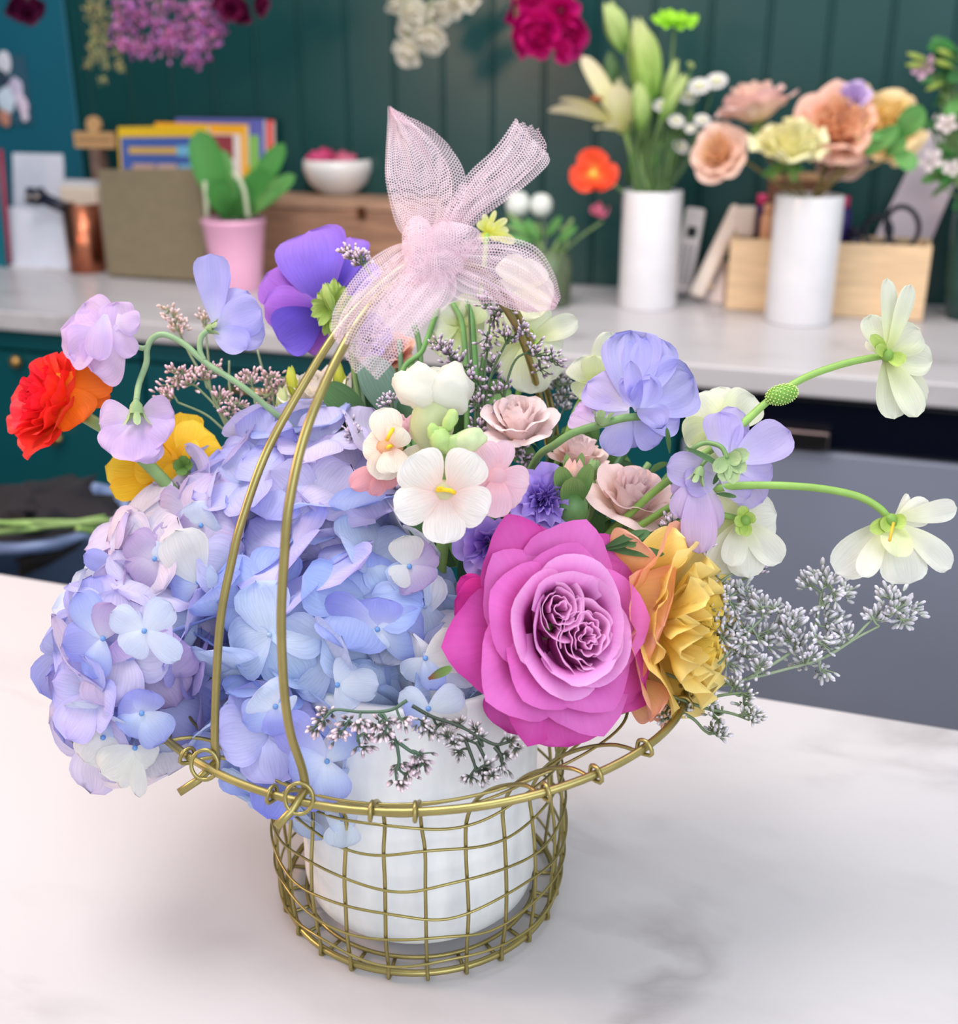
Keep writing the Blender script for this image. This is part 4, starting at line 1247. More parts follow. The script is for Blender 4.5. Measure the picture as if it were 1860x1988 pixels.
mb = MB(); mb.tube([BC+Vector((cos(a)*(RBASE-.011), sin(a)*(RBASE-.011), .0042)) for a in [2*pi*i/80 for i in range(80)]], .0010, BRASS_C, 8, closed=True)
build('inner_foot_ring', mb, M_BRASS, basket)
NW = 24
for i in range(NW):
    th = -pi/2+2*pi*(i+.02)/NW
    sway = .11*sin(i*2.4)
    pts = [BC+Vector((cos(th+RPH)*(RBASE-.013), sin(th+RPH)*(RBASE-.013), .0018)), BC+Vector((cos(th+RPH)*RBASE, sin(th+RPH)*RBASE, .0012))]
    pts += [wob(side_pt(th+sway*max(0, s-.55)*1.6, s), i) for s in [.04, .15, .28, .42, .55, .64, .72, .8, .88, .95]]
    # hook over the rim
    thr = th+sway*.72
    r = rim_pt(thr); out = Vector((cos(thr+RPH), sin(thr+RPH), 0))
    pts += [r+out*.0032-Vector((0, 0, .002)), r+out*.002+Vector((0, 0, .0032)), r-out*.0022+Vector((0, 0, .003)), r-out*.0032-Vector((0, 0, .0015))]
    mb = MB(); mb.tube(smooth(pts, 4), .00092, BRASS_C, 6)
    build('upright_wire', mb, M_BRASS, basket)
for j, s in enumerate([.075, .19, .30, .42, .55, .65, .73, .81, .89]):
    pts = []
    for i in range(130):
        th = 2*pi*i/130
        ss = s+.013*sin(th*NW/4+j*1.9)+.012*noise.noise(Vector((cos(th)*2.5, sin(th)*2.5, j*4)))
        pts.append(side_pt(th, ss)+Vector((cos(th), sin(th), 0))*.0014)
    mb = MB(); mb.tube(pts, .0007, BRASS_C, 6, closed=True)
    build('hoop_wire', mb, M_BRASS, basket)

# handle : two wires, each in a vertical plane from the front rim to the back rim
def near_th(px, py):
    return min((2*pi*i/720 for i in range(720)), key=lambda t: (proj(rim_pt(t))[0]-px)**2+(proj(rim_pt(t))[1]-py)**2)
def on_plane(px, py, A, B):
    n = (B-A).cross(Vector((0, 0, 1)))
    r = ray(px, py)
    return CAM+r*((A-CAM).dot(n)/r.dot(n))
HC = rim_pt(near_th(500, 1545)); HB = BC*2-HC
tA, tB = near_th(398, 1507), near_th(588, 1560)
fA, fB = rim_pt(tA), rim_pt(tB)
# the two wires come together over the middle and run down to the back rim
backA = rim_pt(pi-tB); backB = rim_pt(pi-tA)
mid = BC+Vector((0, 0, 0))
def handle(front, fpts, bpts, name, back):
    PA = Vector((front.x, front.y, 0)); 
    pts = [on_plane(px, py, PA, back) for px, py in fpts]
    return pts
bkref = onz(1075, 1150, TOPZ+RH0)
h1 = [on_plane(px, py, fA, bkref) for px, py in [(421, 1478), (417, 1430), (421, 1300), (430, 1190), (450, 1090), (470, 1010), (520, 872), (600, 728), (660, 636), (730, 562), (800, 512), (880, 500), (960, 545), (1020, 640), (1060, 753), (1079, 840), (1088, 930), (1092, 1040), (1092, 1100)]]
h2 = [on_plane(px, py, fB, bkref) for px, py in [(594, 1532), (586, 1490), (563, 1420), (551, 1330), (546, 1200), (552, 1080), (561, 980), (590, 850), (640, 725), (700, 618), (760, 555), (830, 520), (900, 520), (960, 570), (1010, 650), (1045, 760), (1062, 850), (1070, 940), (1075, 1040), (1078, 1095)]]
for h_, f_ in ((h1, fA), (h2, fB)):
    n_ = (f_-BC); n_.z = 0; n_.normalize()
    pts = smooth(h_, 8)
    # end curls out below the rim
    t_ = Vector((-n_.y, n_.x, 0))
    pts = [h_[0]+n_*.012-Vector((0, 0, .010))-RT*.006, h_[0]+n_*.006-Vector((0, 0, .0065))-RT*.003] + pts
    mb = MB(); mb.tube(pts, .0018, BRASS_C, 10)
    o = build('handle', mb, M_BRASS, basket)
    c = f_+Vector((0, 0, .003))
    mb = MB()
    ring = []
    for k in range(28):
        a = 2*pi*k/28
        ring.append(c+RT*cos(a)*.0056+UP*sin(a)*.0062+n_*.002)
    mb.tube(ring, .0009, BRASS_C, 7, closed=True)
    build('handle_loop', mb, M_BRASS, basket)

# ============================================================ WHITE POT
pot = thing('white_flower_pot', 'round white ceramic pot standing inside the brass wire basket', 'pot', BC+Vector((0, 0, .006)))
mb = MB(); pr = .0585; ph_ = .130
mb.lathe([(0, 0), (pr-.011, 0), (pr-.005, .0015), (pr-.0015, .005), (pr, .012), (pr, ph_-.002), (pr-.001, ph_), (pr-.005, ph_), (pr-.006, ph_-.002), (pr-.006, .01), (0, .01)], (1, 1, 1), 72, Matrix.Translation(BC+Vector((0, 0, .006))))
build('pot_body', mb, M_POT, pot)
mb = MB(); mb.blob(BC+Vector((0, 0, ph_-.012)), pr*.78, pr*.78, .010, lin((36, 48, 34)), 28, 10, lump=.4, freq=5)
build('floral_foam', mb, M_FABRIC, pot, label='dark green filling in the mouth')

# ============================================================ HYDRANGEAS
GT = BC+Vector((0, 0, .11))      # where the stems go in
def hydrangea(label, c, rx, ry, rz, n, palette, seed, Lp=.0255, tilt=.5, mina=-.35, faced=None):
    """c=(px,py,d); rx,ry,rz in metres along right, up, towards camera"""
    r = random.Random(seed)
    C = P(*c)
    root = thing('hydrangea', label, 'hydrangea', frame(C, UP))
    mb = MB(); 
    Mx = Matrix.Translation(C) @ Matrix((RT, UP, TOCAM)).transposed().to_4x4()
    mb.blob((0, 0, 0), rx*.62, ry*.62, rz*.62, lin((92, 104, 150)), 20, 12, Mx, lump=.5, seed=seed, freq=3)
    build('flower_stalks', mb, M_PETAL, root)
    stem(root, [C, C.lerp(GT, .5)-Vector((0, 0, .01)), GT-Vector((0, 0, .03))], .004, G_STEM)
    ga = pi*(3-5**.5)
    k = 0
    tot = int(n/(.5*(1-mina)))
    for i in range(tot):
        z = 1-2*(i+.5)/tot
        if z < mina: continue
        a = ga*i+seed
        d = Vector((cos(a)*(1-z*z)**.5, sin(a)*(1-z*z)**.5, z))
        rr = 1+r.uniform(-.17, .06)
        pos = C+RT*d.x*rx*rr+UP*d.y*ry*rr+TOCAM*d.z*rz*rr
        nr = (RT*d.x/rx+UP*d.y/ry+TOCAM*d.z/rz).normalized()
        nr = (nr+Vector((r.gauss(0, 1), r.gauss(0, 1), r.gauss(0, 1)))*tilt*.72+UP*.12).normalized()
        M = frame(pos, nr, r.uniform(0, 6.28))
        px, py, _ = proj(pos)
        base_c = palette(px, py, r)
        mb = MB()
        L = Lp*r.uniform(.85, 1.15)
        cup = r.uniform(-.5, .25)*.5
        opn = r.uniform(-.1, .5)
        for q in range(4):
            cc = jit(base_c, r, 9)
            ed = jit(tuple(min(255, x*.94) for x in cc), r, 6)
            pale = mixc(cc, (236, 240, 250), .35)
            colf = grad(mixc(cc, (225, 235, 245), .5), pale, cc, edge=mixc(cc, (150, 140, 215), .35), ea=.5)
            dz = .0012 if q % 2 else 0
            petal_at(mb, Matrix.Translation((0, 0, dz)) @ Matrix.Rotation(q*pi/2+r.uniform(-.13, .13), 4, 'Z') @ Matrix.Rotation(opn+r.uniform(-.15, .15), 4, 'X'), L, L*r.uniform(1.0, 1.2), colf, seed=r.randrange(10**6), tipn=2.6, base=.16, cup=cup, bend=r.uniform(-.1, .9), ruf=r.uniform(.03, .12), rufn=r.choice([2, 3]), serr=.05, nu=8, nv=8)
        o = build('floret', mb, M_PETAL, root_local(root, M), world=False) if False else build_local('floret', mb, M_PETAL, root, M)
        if d.z > -.2:
            mb = MB(); mb.blob((0, 0, .001), .0012, .0012, .0011, lin(mixc((140, 170, 215), (190, 200, 190), r.random())), 8, 5)
            e = build_local('floret_eye', mb, M_STEM, o, None)
        k += 1
    return root
def build_local(name, mb, mat, parent, Mworld):
    """mesh in its own local frame: Mworld places it in the world; None = shares the parent's frame"""
    o = build(name, mb, mat, parent, world=False)
    if Mworld is not None:
        o.matrix_local = WM[parent.name].inverted() @ Mworld
        WM[o.name] = Mworld.copy()
    return o

BL, LB, LV, PV, CR, DB, MV = (160, 182, 246), (196, 218, 252), (186, 184, 242), (212, 202, 236), (238, 238, 240), (128, 140, 232), (196, 170, 218)
def pal_main(px, py, r):
    k = (py-900)/600
    if px > 760 and r.random() < .55: return CR if r.random() < .5 else LB
    x = r.random()
    if k > .45: return LB if x < .5 else (BL if x < .75 else (LV if x < .9 else CR))
    return BL if x < .35 else (LV if x < .65 else (DB if x < .8 else LB))
def pal_low(px, py, r):
    x = r.random()
    return LB if x < .45 else (BL if x < .65 else (DB if x < .8 else (LV if x < .9 else CR)))
def pal_left(px, py, r):
    x = r.random()
    if py > 1430: return CR if x < .6 else (232, 232, 224)
    if py > 1300 and x < .5: return (158, 160, 226)
    return (170, 180, 240) if x < .35 else (LV if x < .6 else (PV if x < .75 else (MV if x < .85 else (206, 218, 238))))
def pal_top(px, py, r):
    x = r.random()
    if px < 420: return (202, 184, 222) if x < .5 else (PV if x < .75 else (226, 214, 226))
    return PV if x < .4 else (LV if x < .6 else ((214, 216, 244) if x < .8 else (172, 182, 238)))
hydrangea('large sky blue hydrangea head filling the middle behind the two brass handle wires', (665, 1205, .535), .058, .050, .045, 34, pal_main, 11)
hydrangea('pale lavender hydrangea head at the top, under the cream rose', (600, 975, .56), .048, .038, .038, 26, pal_top, 12)
hydrangea('mauve tinged hydrangea head left of the handle, below the yellow ranunculus', (375, 1090, .55), .035, .032, .034, 18, pal_top, 13)
hydrangea('blue violet hydrangea head hanging over the left end of the basket', (262, 1282, .524), .027, .039, .030, 22, pal_left, 14)
hydrangea('light blue hydrangea head resting on the front rim between the handle ends', (570, 1425, .522), .036, .030, .026, 20, pal_low, 15, Lp=.023)
hydrangea('small white blue hydrangea head beside the magenta rose', (830, 1290, .52), .022, .028, .026, 10, lambda px, py, r: CR if r.random() < .45 else LB, 16)

def loose_floret(label, spec, c, cent, d):
    root = thing('hydrangea_floret', label, 'floret', Matrix.Translation(P(*cent, d)))
    for i, (tip, w_, dd) in enumerate(spec):
        mb = MB(); petal_to(mb, P(*cent, d), P(*tip, d+dd), w_*d/FPX, TOCAM, c[i % len(c)], seed=i+5, tipn=2.8, base=.15, cup=-.15, bend=.3, serr=.04, ruf=.05); build('petal', mb, M_PETAL_THIN, root)
    mb = MB(); mb.blob(P(*cent, d-.001), .0012, .0012, .0012, lin((96, 140, 200)), 8, 6); build('floret_eye', mb, M_STEM, root)
    stem(root, [P(*cent, d+.001), P(cent[0]-8, cent[1]-30, d+.02), P(cent[0]-30, cent[1]-70, d+.05)], .0008, lin((150, 165, 200)))
    return root
gB = grad((236, 242, 252), (196, 212, 250), (166, 178, 240), (150, 150, 225), .4); gW = grad((238, 244, 250), (226, 236, 250), (216, 228, 246), (200, 205, 235), .4); gV = grad((225, 230, 250), (180, 184, 242), (158, 162, 234)); gC = grad((244, 244, 240), (238, 238, 232), (232, 232, 228))
gM = grad((230, 224, 238), (206, 190, 222), (190, 168, 210), (170, 140, 200), .4)
loose_floret('blue and white floret over the rim at the foot of the front handle wire', [((540, 1395), 88, .01), ((690, 1420), 60, .0), ((560, 1500), 86, -.004), ((650, 1560), 78, -.004)], [gV, gB, gB, gB], (635, 1478), .474)
loose_floret('white floret hanging through the front of the wire basket', [((640, 1605), 60, 0), ((690, 1600), 60, 0), ((664, 1646), 74, 0)], [gW], (664, 1590), .50)
loose_floret('broad pale blue floret right of the front handle wire', [((620, 1180), 92, .0), ((735, 1160), 96, .0), ((720, 1250), 70, -.002), ((825, 1235), 110, .004)], [gV, gV, gW, gB], (733, 1222), .483)
loose_floret('icy white floret directly under the broad pale blue one', [((690, 1290), 72, 0), ((735, 1330), 66, -.003), ((695, 1370), 80, 0)], [gW], (655, 1330), .48)
loose_floret('white floret touching the left side of the magenta rose', [((900, 1255), 92, 0), ((850, 1340), 50, 0), ((930, 1320), 60, .01), ((790, 1320), 62, .01)], [gC, gB, gW, gW], (826, 1278), .475)
loose_floret('blue white floret above the pale limonium sprigs', [((900, 1345), 60, 0), ((905, 1400), 74, .004), ((790, 1400), 70, -.002), ((775, 1345), 50, 0)], [gW, gC, gB, gW], (832, 1376), .472)
loose_floret('white lilac floret standing below the big white snapdragon', [((785, 1040), 70, 0), ((765, 1130), 52, -.004), ((820, 1145), 84, -.003), ((840, 1060), 74, .003)], [gC, gC, gM, gM], (795, 1100), .49)
loose_floret('cream and lavender floret left of the handle under the mauve head', [((340, 1030), 100, -.003), ((330, 1130), 90, .0), ((420, 1110), 60, 0), ((300, 1090), 70, .01)], [gC, gB, gW, gB], (385, 1130), .512)
loose_floret('white lilac floret just above the cream and lavender one', [((372, 975), 60, 0), ((415, 1000), 74, -.003), ((350, 1010), 50, 0), ((425, 1050), 70, 0)], [gW, gW, gM, gM], (390, 1020), .522)
loose_floret('pale blue floret with a brown spot between the two handle wires', [((500, 1340), 96, -.002), ((470, 1400), 70, 0), ((560, 1390), 80, 0), ((530, 1430), 56, 0)], [gW, gB, gW, gV], (535, 1372), .475)
loose_floret('tattered cream floret dangling lowest on the left', [((195, 1500), 74, 0), ((235, 1530), 36, 0), ((272, 1548), 34, 0), ((300, 1480), 60, 0)], [gC, gC, gC, gC], (262, 1452), .49)
loose_floret('pale cream floret at the lower left corner of the blue violet head', [((150, 1400), 80, 0), ((165, 1480), 84, -.003), ((245, 1400), 70, 0), ((240, 1490), 70, 0)], [gC, gC, gB, gC], (200, 1432), .495)
loose_floret('lavender blue floret just above the left end of the rim', [((290, 1340), 70, 0), ((320, 1440), 84, -.003), ((230, 1370), 70, 0), ((250, 1430), 80, 0)], [gV, gB, gV, gB], (275, 1385), .482)
loose_floret('mauve floret standing high on the mauve tinged head', [((250, 1040), 74, 0), ((262, 1130), 84, -.003), ((320, 1060), 60, 0)], [gM, gM, gW], (300, 1085), .515)
loose_floret('pointed lavender floret jutting out at the left under the stems', [((162, 1078), 44, 0), ((160, 1112), 46, .01), ((245, 1110), 46, 0)], [gV, gW, gM], (235, 1105), .52)
loose_floret('folded white floret in the middle of the left hydrangea', [((215, 1190), 60, 0), ((330, 1170), 66, 0), ((350, 1280), 52, -.002), ((245, 1270), 70, 0)], [gW, gW, gW, gW], (280, 1225), .474)
loose_floret('bright lavender blue floret at the far left edge of the blue violet head', [((150, 1150), 70, 0), ((120, 1250), 80, 0), ((215, 1170), 70, -.003), ((180, 1320), 60, 0)], [gB, gV, gM, gB], (200, 1240), .484)

# ============================================================ BIG ROSES
def profile_rose():
    # magenta quartered garden rose
    ax = fdir(.26, .14, 1)
    c = P(1076, 1222, .480)
    root = thing('garden_rose', 'large magenta pink garden rose with a double swirled heart, facing the camera', 'rose', frame(c, ax, 0.1))
    O = grad((176, 20, 124), (212, 78, 174), (222, 104, 194), (200, 36, 150), .7)
    O2 = grad((176, 24, 130), (216, 92, 184), (228, 134, 212), (216, 76, 180), .5)
    I = grad((176, 34, 136), (218, 102, 192), (232, 156, 222), (242, 182, 232), .5)
    I2 = grad((196, 50, 150), (230, 120, 200), (246, 170, 226), (252, 190, 236), .6)
    whorls(root, [
        dict(n=5, ha=.80, rb=.004, h=.0375, p0=1.3, pm=1.1, p1=1.75, point=.0085, col=O, ruf=.035, drop=.34, a=.55, sq=1.10, jh=.1, ja=.2, z0=-.010),
        dict(n=5, ha=.85, rb=.005, h=.0350, p0=1.3, pm=.85, p1=1.75, point=.006, col=O2, ruf=.03, drop=.3, a=1.1, sq=1.12, ja=.2, z0=-.007),
        dict(n=5, ha=.92, rb=.006, h=.0325, p0=1.2, pm=.55, p1=1.7, point=.004, col=O2, ruf=.03, drop=.28, a=.1, sq=1.12, z0=-.003),
        dict(n=4, ha=1.0, rb=.007, h=.0300, p0=1.1, pm=.30, p1=1.35, point=.001, col=I, ruf=.025, drop=.22, a=2.6, sq=1.15, z0=.001),
        dict(n=4, ha=1.05, rb=.008, h=.0270, p0=.9, pm=.15, p1=.8, col=I, ruf=.02, drop=.16, a=1.7, sq=1.15, z0=.005),
    ], seed=5)
    r = random.Random(3)
    for (ox, oy, n, rmax, a_, rf) in ((-.0046, .0080, 11, .0082, 1.2, .008), (.0050, -.0046, 14, .0108, -.6, .030)):
        for j in range(n):
            f = (j+.2)/n
            mb = MB()
            arc_petal(mb, I2, a_+j*2.4+r.uniform(-.2, .2), 1.5 if j < 3 else 1.15, .0008+rmax*f, .0225-.0030*f, .02, .10+.35*f, seed=50+j, off=(ox, oy), z0=.0065, ruf=rf, rufn=5, drop=.10, spiral=.14, nu=20, nv=7, sq=1.2, pw=2.5)
            build('inner_petal', mb, M_ROSE, root, world=False, solid=.0003)
    mb = MB()
    for s_ in range(5):
        petal_at(mb, Matrix.Rotation(s_*1.257, 4, 'Z') @ Matrix.Rotation(-.35, 4, 'X') @ Matrix.Translation((0, .004, -.014)), .026, .009, grad((70, 110, 60), (90, 130, 70), (110, 150, 80)), seed=s_, tipn=1.3, bend=.5)
    mb.blob((0, 0, -.018), .008, .008, .009, G_STEM)
    build('calyx', mb, M_LEAF, root, world=False)
    stem(root, [c-ax*.02, c-ax*.045+Vector((0, 0, -.01)), GT-Vector((0, 0, .02))], .0026, G_STEM)
    D = grad((176, 12, 116), (212, 30, 150), (222, 50, 160))
    for i, (b, t_, w_, d_, nr, cf) in enumerate([((980, 1190), (884, 1165), 110, .488, (-.5, 0, 1), D), ((960, 1200), (895, 1120), 70, .490, (-.5, 0, 1), D), ((1030, 1130), (1048, 1020), 120, .484, (-.1, .4, 1), O), ((1000, 1290), (925, 1285), 60, .492, (-.4, 0, 1), D), ((1090, 1330), (1104, 1447), 170, .472, (0, -.3, 1), O), ((1030, 1320), (988, 1421), 140, .478, (-.2, -.2, 1), O), ((1150, 1280), (1250, 1338), 130, .472, (.3, -.1, 1), O), ((1150, 1170), (1228, 1110), 120, .486, (.3, .2, 1), O)]):
        mb = MB(); petal_to(mb, P(*b, d_), P(*t_, d_+.004), w_*d_/FPX, fdir(*nr), cf, seed=i+40, tipn=2.0, base=.6, cup=-.15, bend=.4, ruf=.07, nu=12, nv=12)
        build('outer_petal', mb, M_ROSE, root)
profile_rose()

def yellow_rose():
    c = P(1272, 1215, .50)
    ax = fdir(.86, -.02, .50)
    root = thing('garden_rose', 'ruffled yellow garden rose with an apricot outer petal, turned to the right', 'rose', frame(c, ax, .3))
    Y = grad((255, 204, 76), (255, 220, 110), (255, 230, 138), (255, 238, 170), .4); YI = grad((255, 184, 36), (255, 208, 66), (255, 224, 110)); A = grad((252, 200, 100), (252, 204, 134), (250, 200, 160), (240, 150, 150), .5)
    whorls(root, [
        dict(n=6, ha=.75, rb=.004, h=.0440, p0=1.05, p1=1.15, point=.003, col=A, ruf=.05, drop=.3, z0=-.012),
        dict(n=6, ha=.75, rb=.005, h=.0400, p0=.85, p1=1.15, point=.002, col=Y, ruf=.07, drop=.3, z0=-.006),
        dict(n=7, ha=.6, rb=.006, h=.0360, p0=.65, p1=.85, col=Y, ruf=.13, rufn=6, drop=.25),
        dict(n=7, ha=.55, rb=.006, h=.0320, p0=.4, p1=.62, col=Y, ruf=.14, rufn=6, drop=.25),
        dict(n=7, ha=.55, rb=.005, h=.0290, p0=.22, p1=.38, col=YI, ruf=.15, rufn=6, drop=.25),
        dict(n=6, ha=.7, rb=.003, h=.0270, p0=.1, p1=.16, col=YI, ruf=.14, rufn=6, drop=.2),
        dict(n=4, ha=.9, rb=.001, h=.0250, p0=.05, p1=.05, col=YI, ruf=.12, rufn=6, drop=.2)], M_ROSE, seed=8)
    for i, (b, t_, w_, dd) in enumerate([((1190, 1180), (1285, 1215), 240, -.022), ((1200, 1110), (1240, 1045), 110, -.012), ((1215, 1110), (1330, 1045), 90, -.010), ((1215, 1320), (1280, 1385), 90, -.016)]):
        mb = MB(); petal_to(mb, P(*b, .492), P(*t_, .492+dd), w_*.47/FPX, fdir(-.3, .1, 1), A if i != 2 else Y, seed=i+70, tipn=4, base=.7, cup=-.15, bend=-.2, ruf=.06, nu=12, nv=12)
        build('outer_petal', mb, M_ROSE, root)
    stem(root, [c-ax*.01, P(1200, 1260, .52), GT-Vector((0, 0, .02))], .0028, G_STEM)
yellow_rose()

# ============================================================ SMALLER ROUND FLOWERS
def bloom(name, label, cat, c, r_px, face_, layers, seed, stems, group=None, sr=.0022, mat=None, calyx=True, back=.3, sepal=(96, 132, 76)):
    C = P(*c); s = r_px*c[2]/FPX; f = face_.normalized()
    O = C-f*s*back
    root = thing(name, label, cat, frame(O, f, seed*.9), group)
    LL = []
    for l in layers:
        l = dict(l); l['h'] *= s; l['rb'] = l.get('rb', .1)*s
        for k in ('point', 'z0'):
            if k in l: l[k] *= s
        LL.append(l)
    whorls(root, LL, mat, seed)
    if calyx:
        mb = MB()
        for k in range(5):
            petal_at(mb, Matrix.Rotation(k*1.257, 4, 'Z') @ Matrix.Rotation(-.6, 4, 'X'), s*.8, s*.3, grad(tuple(x*.85 for x in sepal), sepal, tuple(min(255, x*1.2) for x in sepal)), seed=k, tipn=1.3, bend=.5, nu=4, nv=6)
        mb.blob((0, 0, -s*.14), s*.17, s*.17, s*.2, G_STEM)
        build('calyx', mb, M_LEAF, root, world=False)
    if stems: stem(root, [O-f*s*.1]+stems, sr, G_STEM)
    return root
def rose_layers(o, i, ruf=.03):
    return [dict(n=5, ha=.85, rb=.10, h=1.45, p0=1.35, pm=.75, p1=1.9, col=o, ruf=ruf, point=.10), dict(n=5, ha=.9, rb=.10, h=1.5, p0=1.25, pm=.35, p1=1.4, col=o, ruf=ruf, point=.06), dict(n=4, ha=.95, rb=.10, h=1.5, p0=1.1, pm=.12, p1=.8, col=i, ruf=ruf), dict(n=4, ha=.95, rb=.09, h=1.5, p0=.9, pm=.05, p1=.35, col=i, ruf=ruf), dict(n=3, ha=1.1, rb=.06, h=1.48, p0=.6, pm=.0, p1=.1, col=i, ruf=ruf), dict(n=3, ha=1.2, rb=.03, h=1.45, p0=.3, pm=0, p1=.0, col=i, ruf=ruf)]
BP = grad((252, 234, 224), (254, 230, 228), (254, 234, 234), (238, 204, 204), .3); BPI = grad((252, 234, 226), (254, 232, 230), (255, 238, 238), (240, 212, 212), .3)
BQ = grad((252, 230, 210), (254, 226, 214), (254, 230, 222), (236, 196, 196), .4)
bloom('spray_rose', 'blush pink spray rose tallest of three, right of the purple buds', 'rose', (1010, 838, .545), 60, fdir(-.15, .80, .60), rose_layers(BP, BPI), 31, [P(1020, 930, .57), P(1000, 1050, .56), GT])
bloom('spray_rose', 'blush peach spray rose behind the green rosebud', 'rose', (1122, 900, .56), 48, fdir(.1, .9, .35), rose_layers(BQ, BPI), 32, [P(1120, 960, .58), P(1050, 1060, .56), GT])
bloom('spray_rose', 'pink beige spray rose just above the yellow garden rose', 'rose', (1222, 985, .53), 68, fdir(.2, .75, .60), rose_layers(BQ, BP), 33, [P(1200, 1080, .55), P(1100, 1150, .55), GT])
CM = grad((236, 226, 196), (244, 236, 216), (248, 242, 230), (236, 214, 206), .3)
bloom('lisianthus', 'cream white lisianthus behind the brass handle', 'flower', (622, 792, .585), 62, fdir(-.2, .8, .5), rose_layers(CM, CM, .06), 34, [P(640, 880, .59), P(720, 1050, .57), GT])
bloom('lisianthus', 'cream blush bloom almost hidden behind the dark leaf', 'flower', (740, 730, .62), 44, fdir(0, .6, .7), rose_layers(grad((240, 214, 196), (246, 226, 210), (248, 232, 220)), CM, .06), 35, [P(760, 880, .6), GT])
bloom('salmon_bloom', 'salmon pink bloom peeking out below the tulle tail', 'flower', (768, 690, .60), 34, fdir(-.3, .5, .8), rose_layers(grad((236, 150, 130), (240, 170, 150), (244, 190, 170)), grad((236, 150, 130), (244, 180, 160), (246, 200, 180)), .05), 36, [P(780, 800, .6), GT])
PU = grad((140, 100, 206), (180, 150, 236), (204, 182, 244), (150, 110, 220), .4); PUI = grad((90, 50, 160), (130, 92, 205), (170, 140, 230), (200, 180, 240), .5)
LSL = [dict(n=5, ha=.8, rb=.06, h=1.15, p0=.9, p1=1.25, col=PU, ruf=.12, rufn=5), dict(n=5, ha=.75, rb=.06, h=1.0, p0=.65, p1=.95, col=PU, ruf=.13, rufn=6), dict(n=5, ha=.7, rb=.06, h=.9, p0=.4, p1=.6, col=PUI, ruf=.13, rufn=6), dict(n=5, ha=.7, rb=.05, h=.8, p0=.2, p1=.3, col=PUI, ruf=.12, rufn=6), dict(n=3, ha=.9, rb=.02, h=.7, p0=.05, p1=.1, col=PUI, ruf=.1)]
bloom('lisianthus', 'ruffled violet lisianthus right of the pink snapdragon petals', 'flower', (1055, 970, .51), 66, fdir(.15, .25, 1), LSL, 37, [P(1060, 1050, .53), P(1000, 1150, .54), GT])
bloom('lisianthus', 'deeper violet lisianthus tucked above the magenta rose', 'flower', (948, 1058, .505), 68, fdir(-.25, -.15, 1), [dict(n=5, ha=.85, rb=.06, h=1.15, p0=.9, p1=1.15, col=PU, ruf=.08), dict(n=5, ha=.85, rb=.06, h=1.0, p0=.5, p1=.7, col=PUI, ruf=.08), dict(n=4, ha=.9, rb=.05, h=.7, p0=.3, p1=.3, col=PUI, ruf=.08)], 38, [P(960, 1110, .53), GT])
bloom('purple_bloom', 'dark purple bloom seen through the lower tulle tail', 'flower', (712, 655, .59), 50, fdir(.2, .3, .9), [dict(n=5, ha=.8, rb=.1, h=1.1, p0=.8, p1=1.2, col=grad((90, 50, 150), (110, 74, 180), (140, 110, 205)), ruf=.06), dict(n=5, ha=.8, rb=.1, h=.9, p0=.4, p1=.7, col=grad((70, 40, 130), (100, 64, 170), (130, 100, 200)), ruf=.06)], 39, [P(740, 800, .59), GT])

# rosebuds
bud('rosebud', 'green rosebud with a peach tip, in front of the blush roses', (1112, 985), (1116, 890), 58, grad((226, 190, 150), (236, 196, 176), (240, 190, 180)), .515, 4, M_ROSE, 'rosebud', [P(1112, 1010, .52), P(1095, 1080, .53), GT], st=.0022)
root = bpy.data.objects['rosebud']
for i, (b, t_, w_, dd) in enumerate([((1110, 992), (1086, 905), 40, -.010), ((1112, 992), (1146, 900), 34, -.010), ((1112, 994), (1112, 925), 50, -.014), ((1114, 990), (1130, 878), 22, .004), ((1108, 990), (1100, 880), 20, .004)]):
    mb = MB(); petal_to(mb, P(*b, .512), P(*t_, .512+dd), w_*.51/FPX, TOCAM, grad((90, 128, 70), (110, 150, 84), (150, 180, 110)), seed=i, tipn=1.3, base=.6, cup=.4, bend=-.4); build('sepal', mb, M_LEAF, root)
mb = MB(); mb.blob(P(1110, 990, .512), .0075, .0075, .009, lin((92, 134, 74)), 14, 10); build('hip', mb, M_STEM, root)
bud('rosebud', 'small green rosebud to the right of the peach tipped one', (1150, 930), (1156, 888), 34, grad((110, 150, 84), (130, 168, 100), (150, 185, 120)), .53, 4, M_LEAF, 'rosebud', [P(1150, 960, .53), P(1110, 1050, .54), GT], st=.0015)
# lisianthus buds left
for nm, a, b, w_, lab in (('lisianthus_bud', (572, 770), (562, 712), 26, 'yellow green bud left of the handle wires'), ('lisianthus_bud', (664, 762), (652, 702), 32, 'yellow green bud between the handle and the tulle tail'), ('lisianthus_bud', (552, 815), (546, 752), 30, 'pale green bud touching the sweet pea stem beside the handle')):
    bud(nm, lab, a, b, w_, grad((170, 190, 60), (214, 218, 80), (200, 210, 90)) if w_ != 30 else grad((190, 210, 130), (216, 226, 160), (226, 232, 180)), .575, 3, stem_to=[P(a[0]+20, a[1]+60, .585), P(700, 1000, .58), GT], st=.0015)

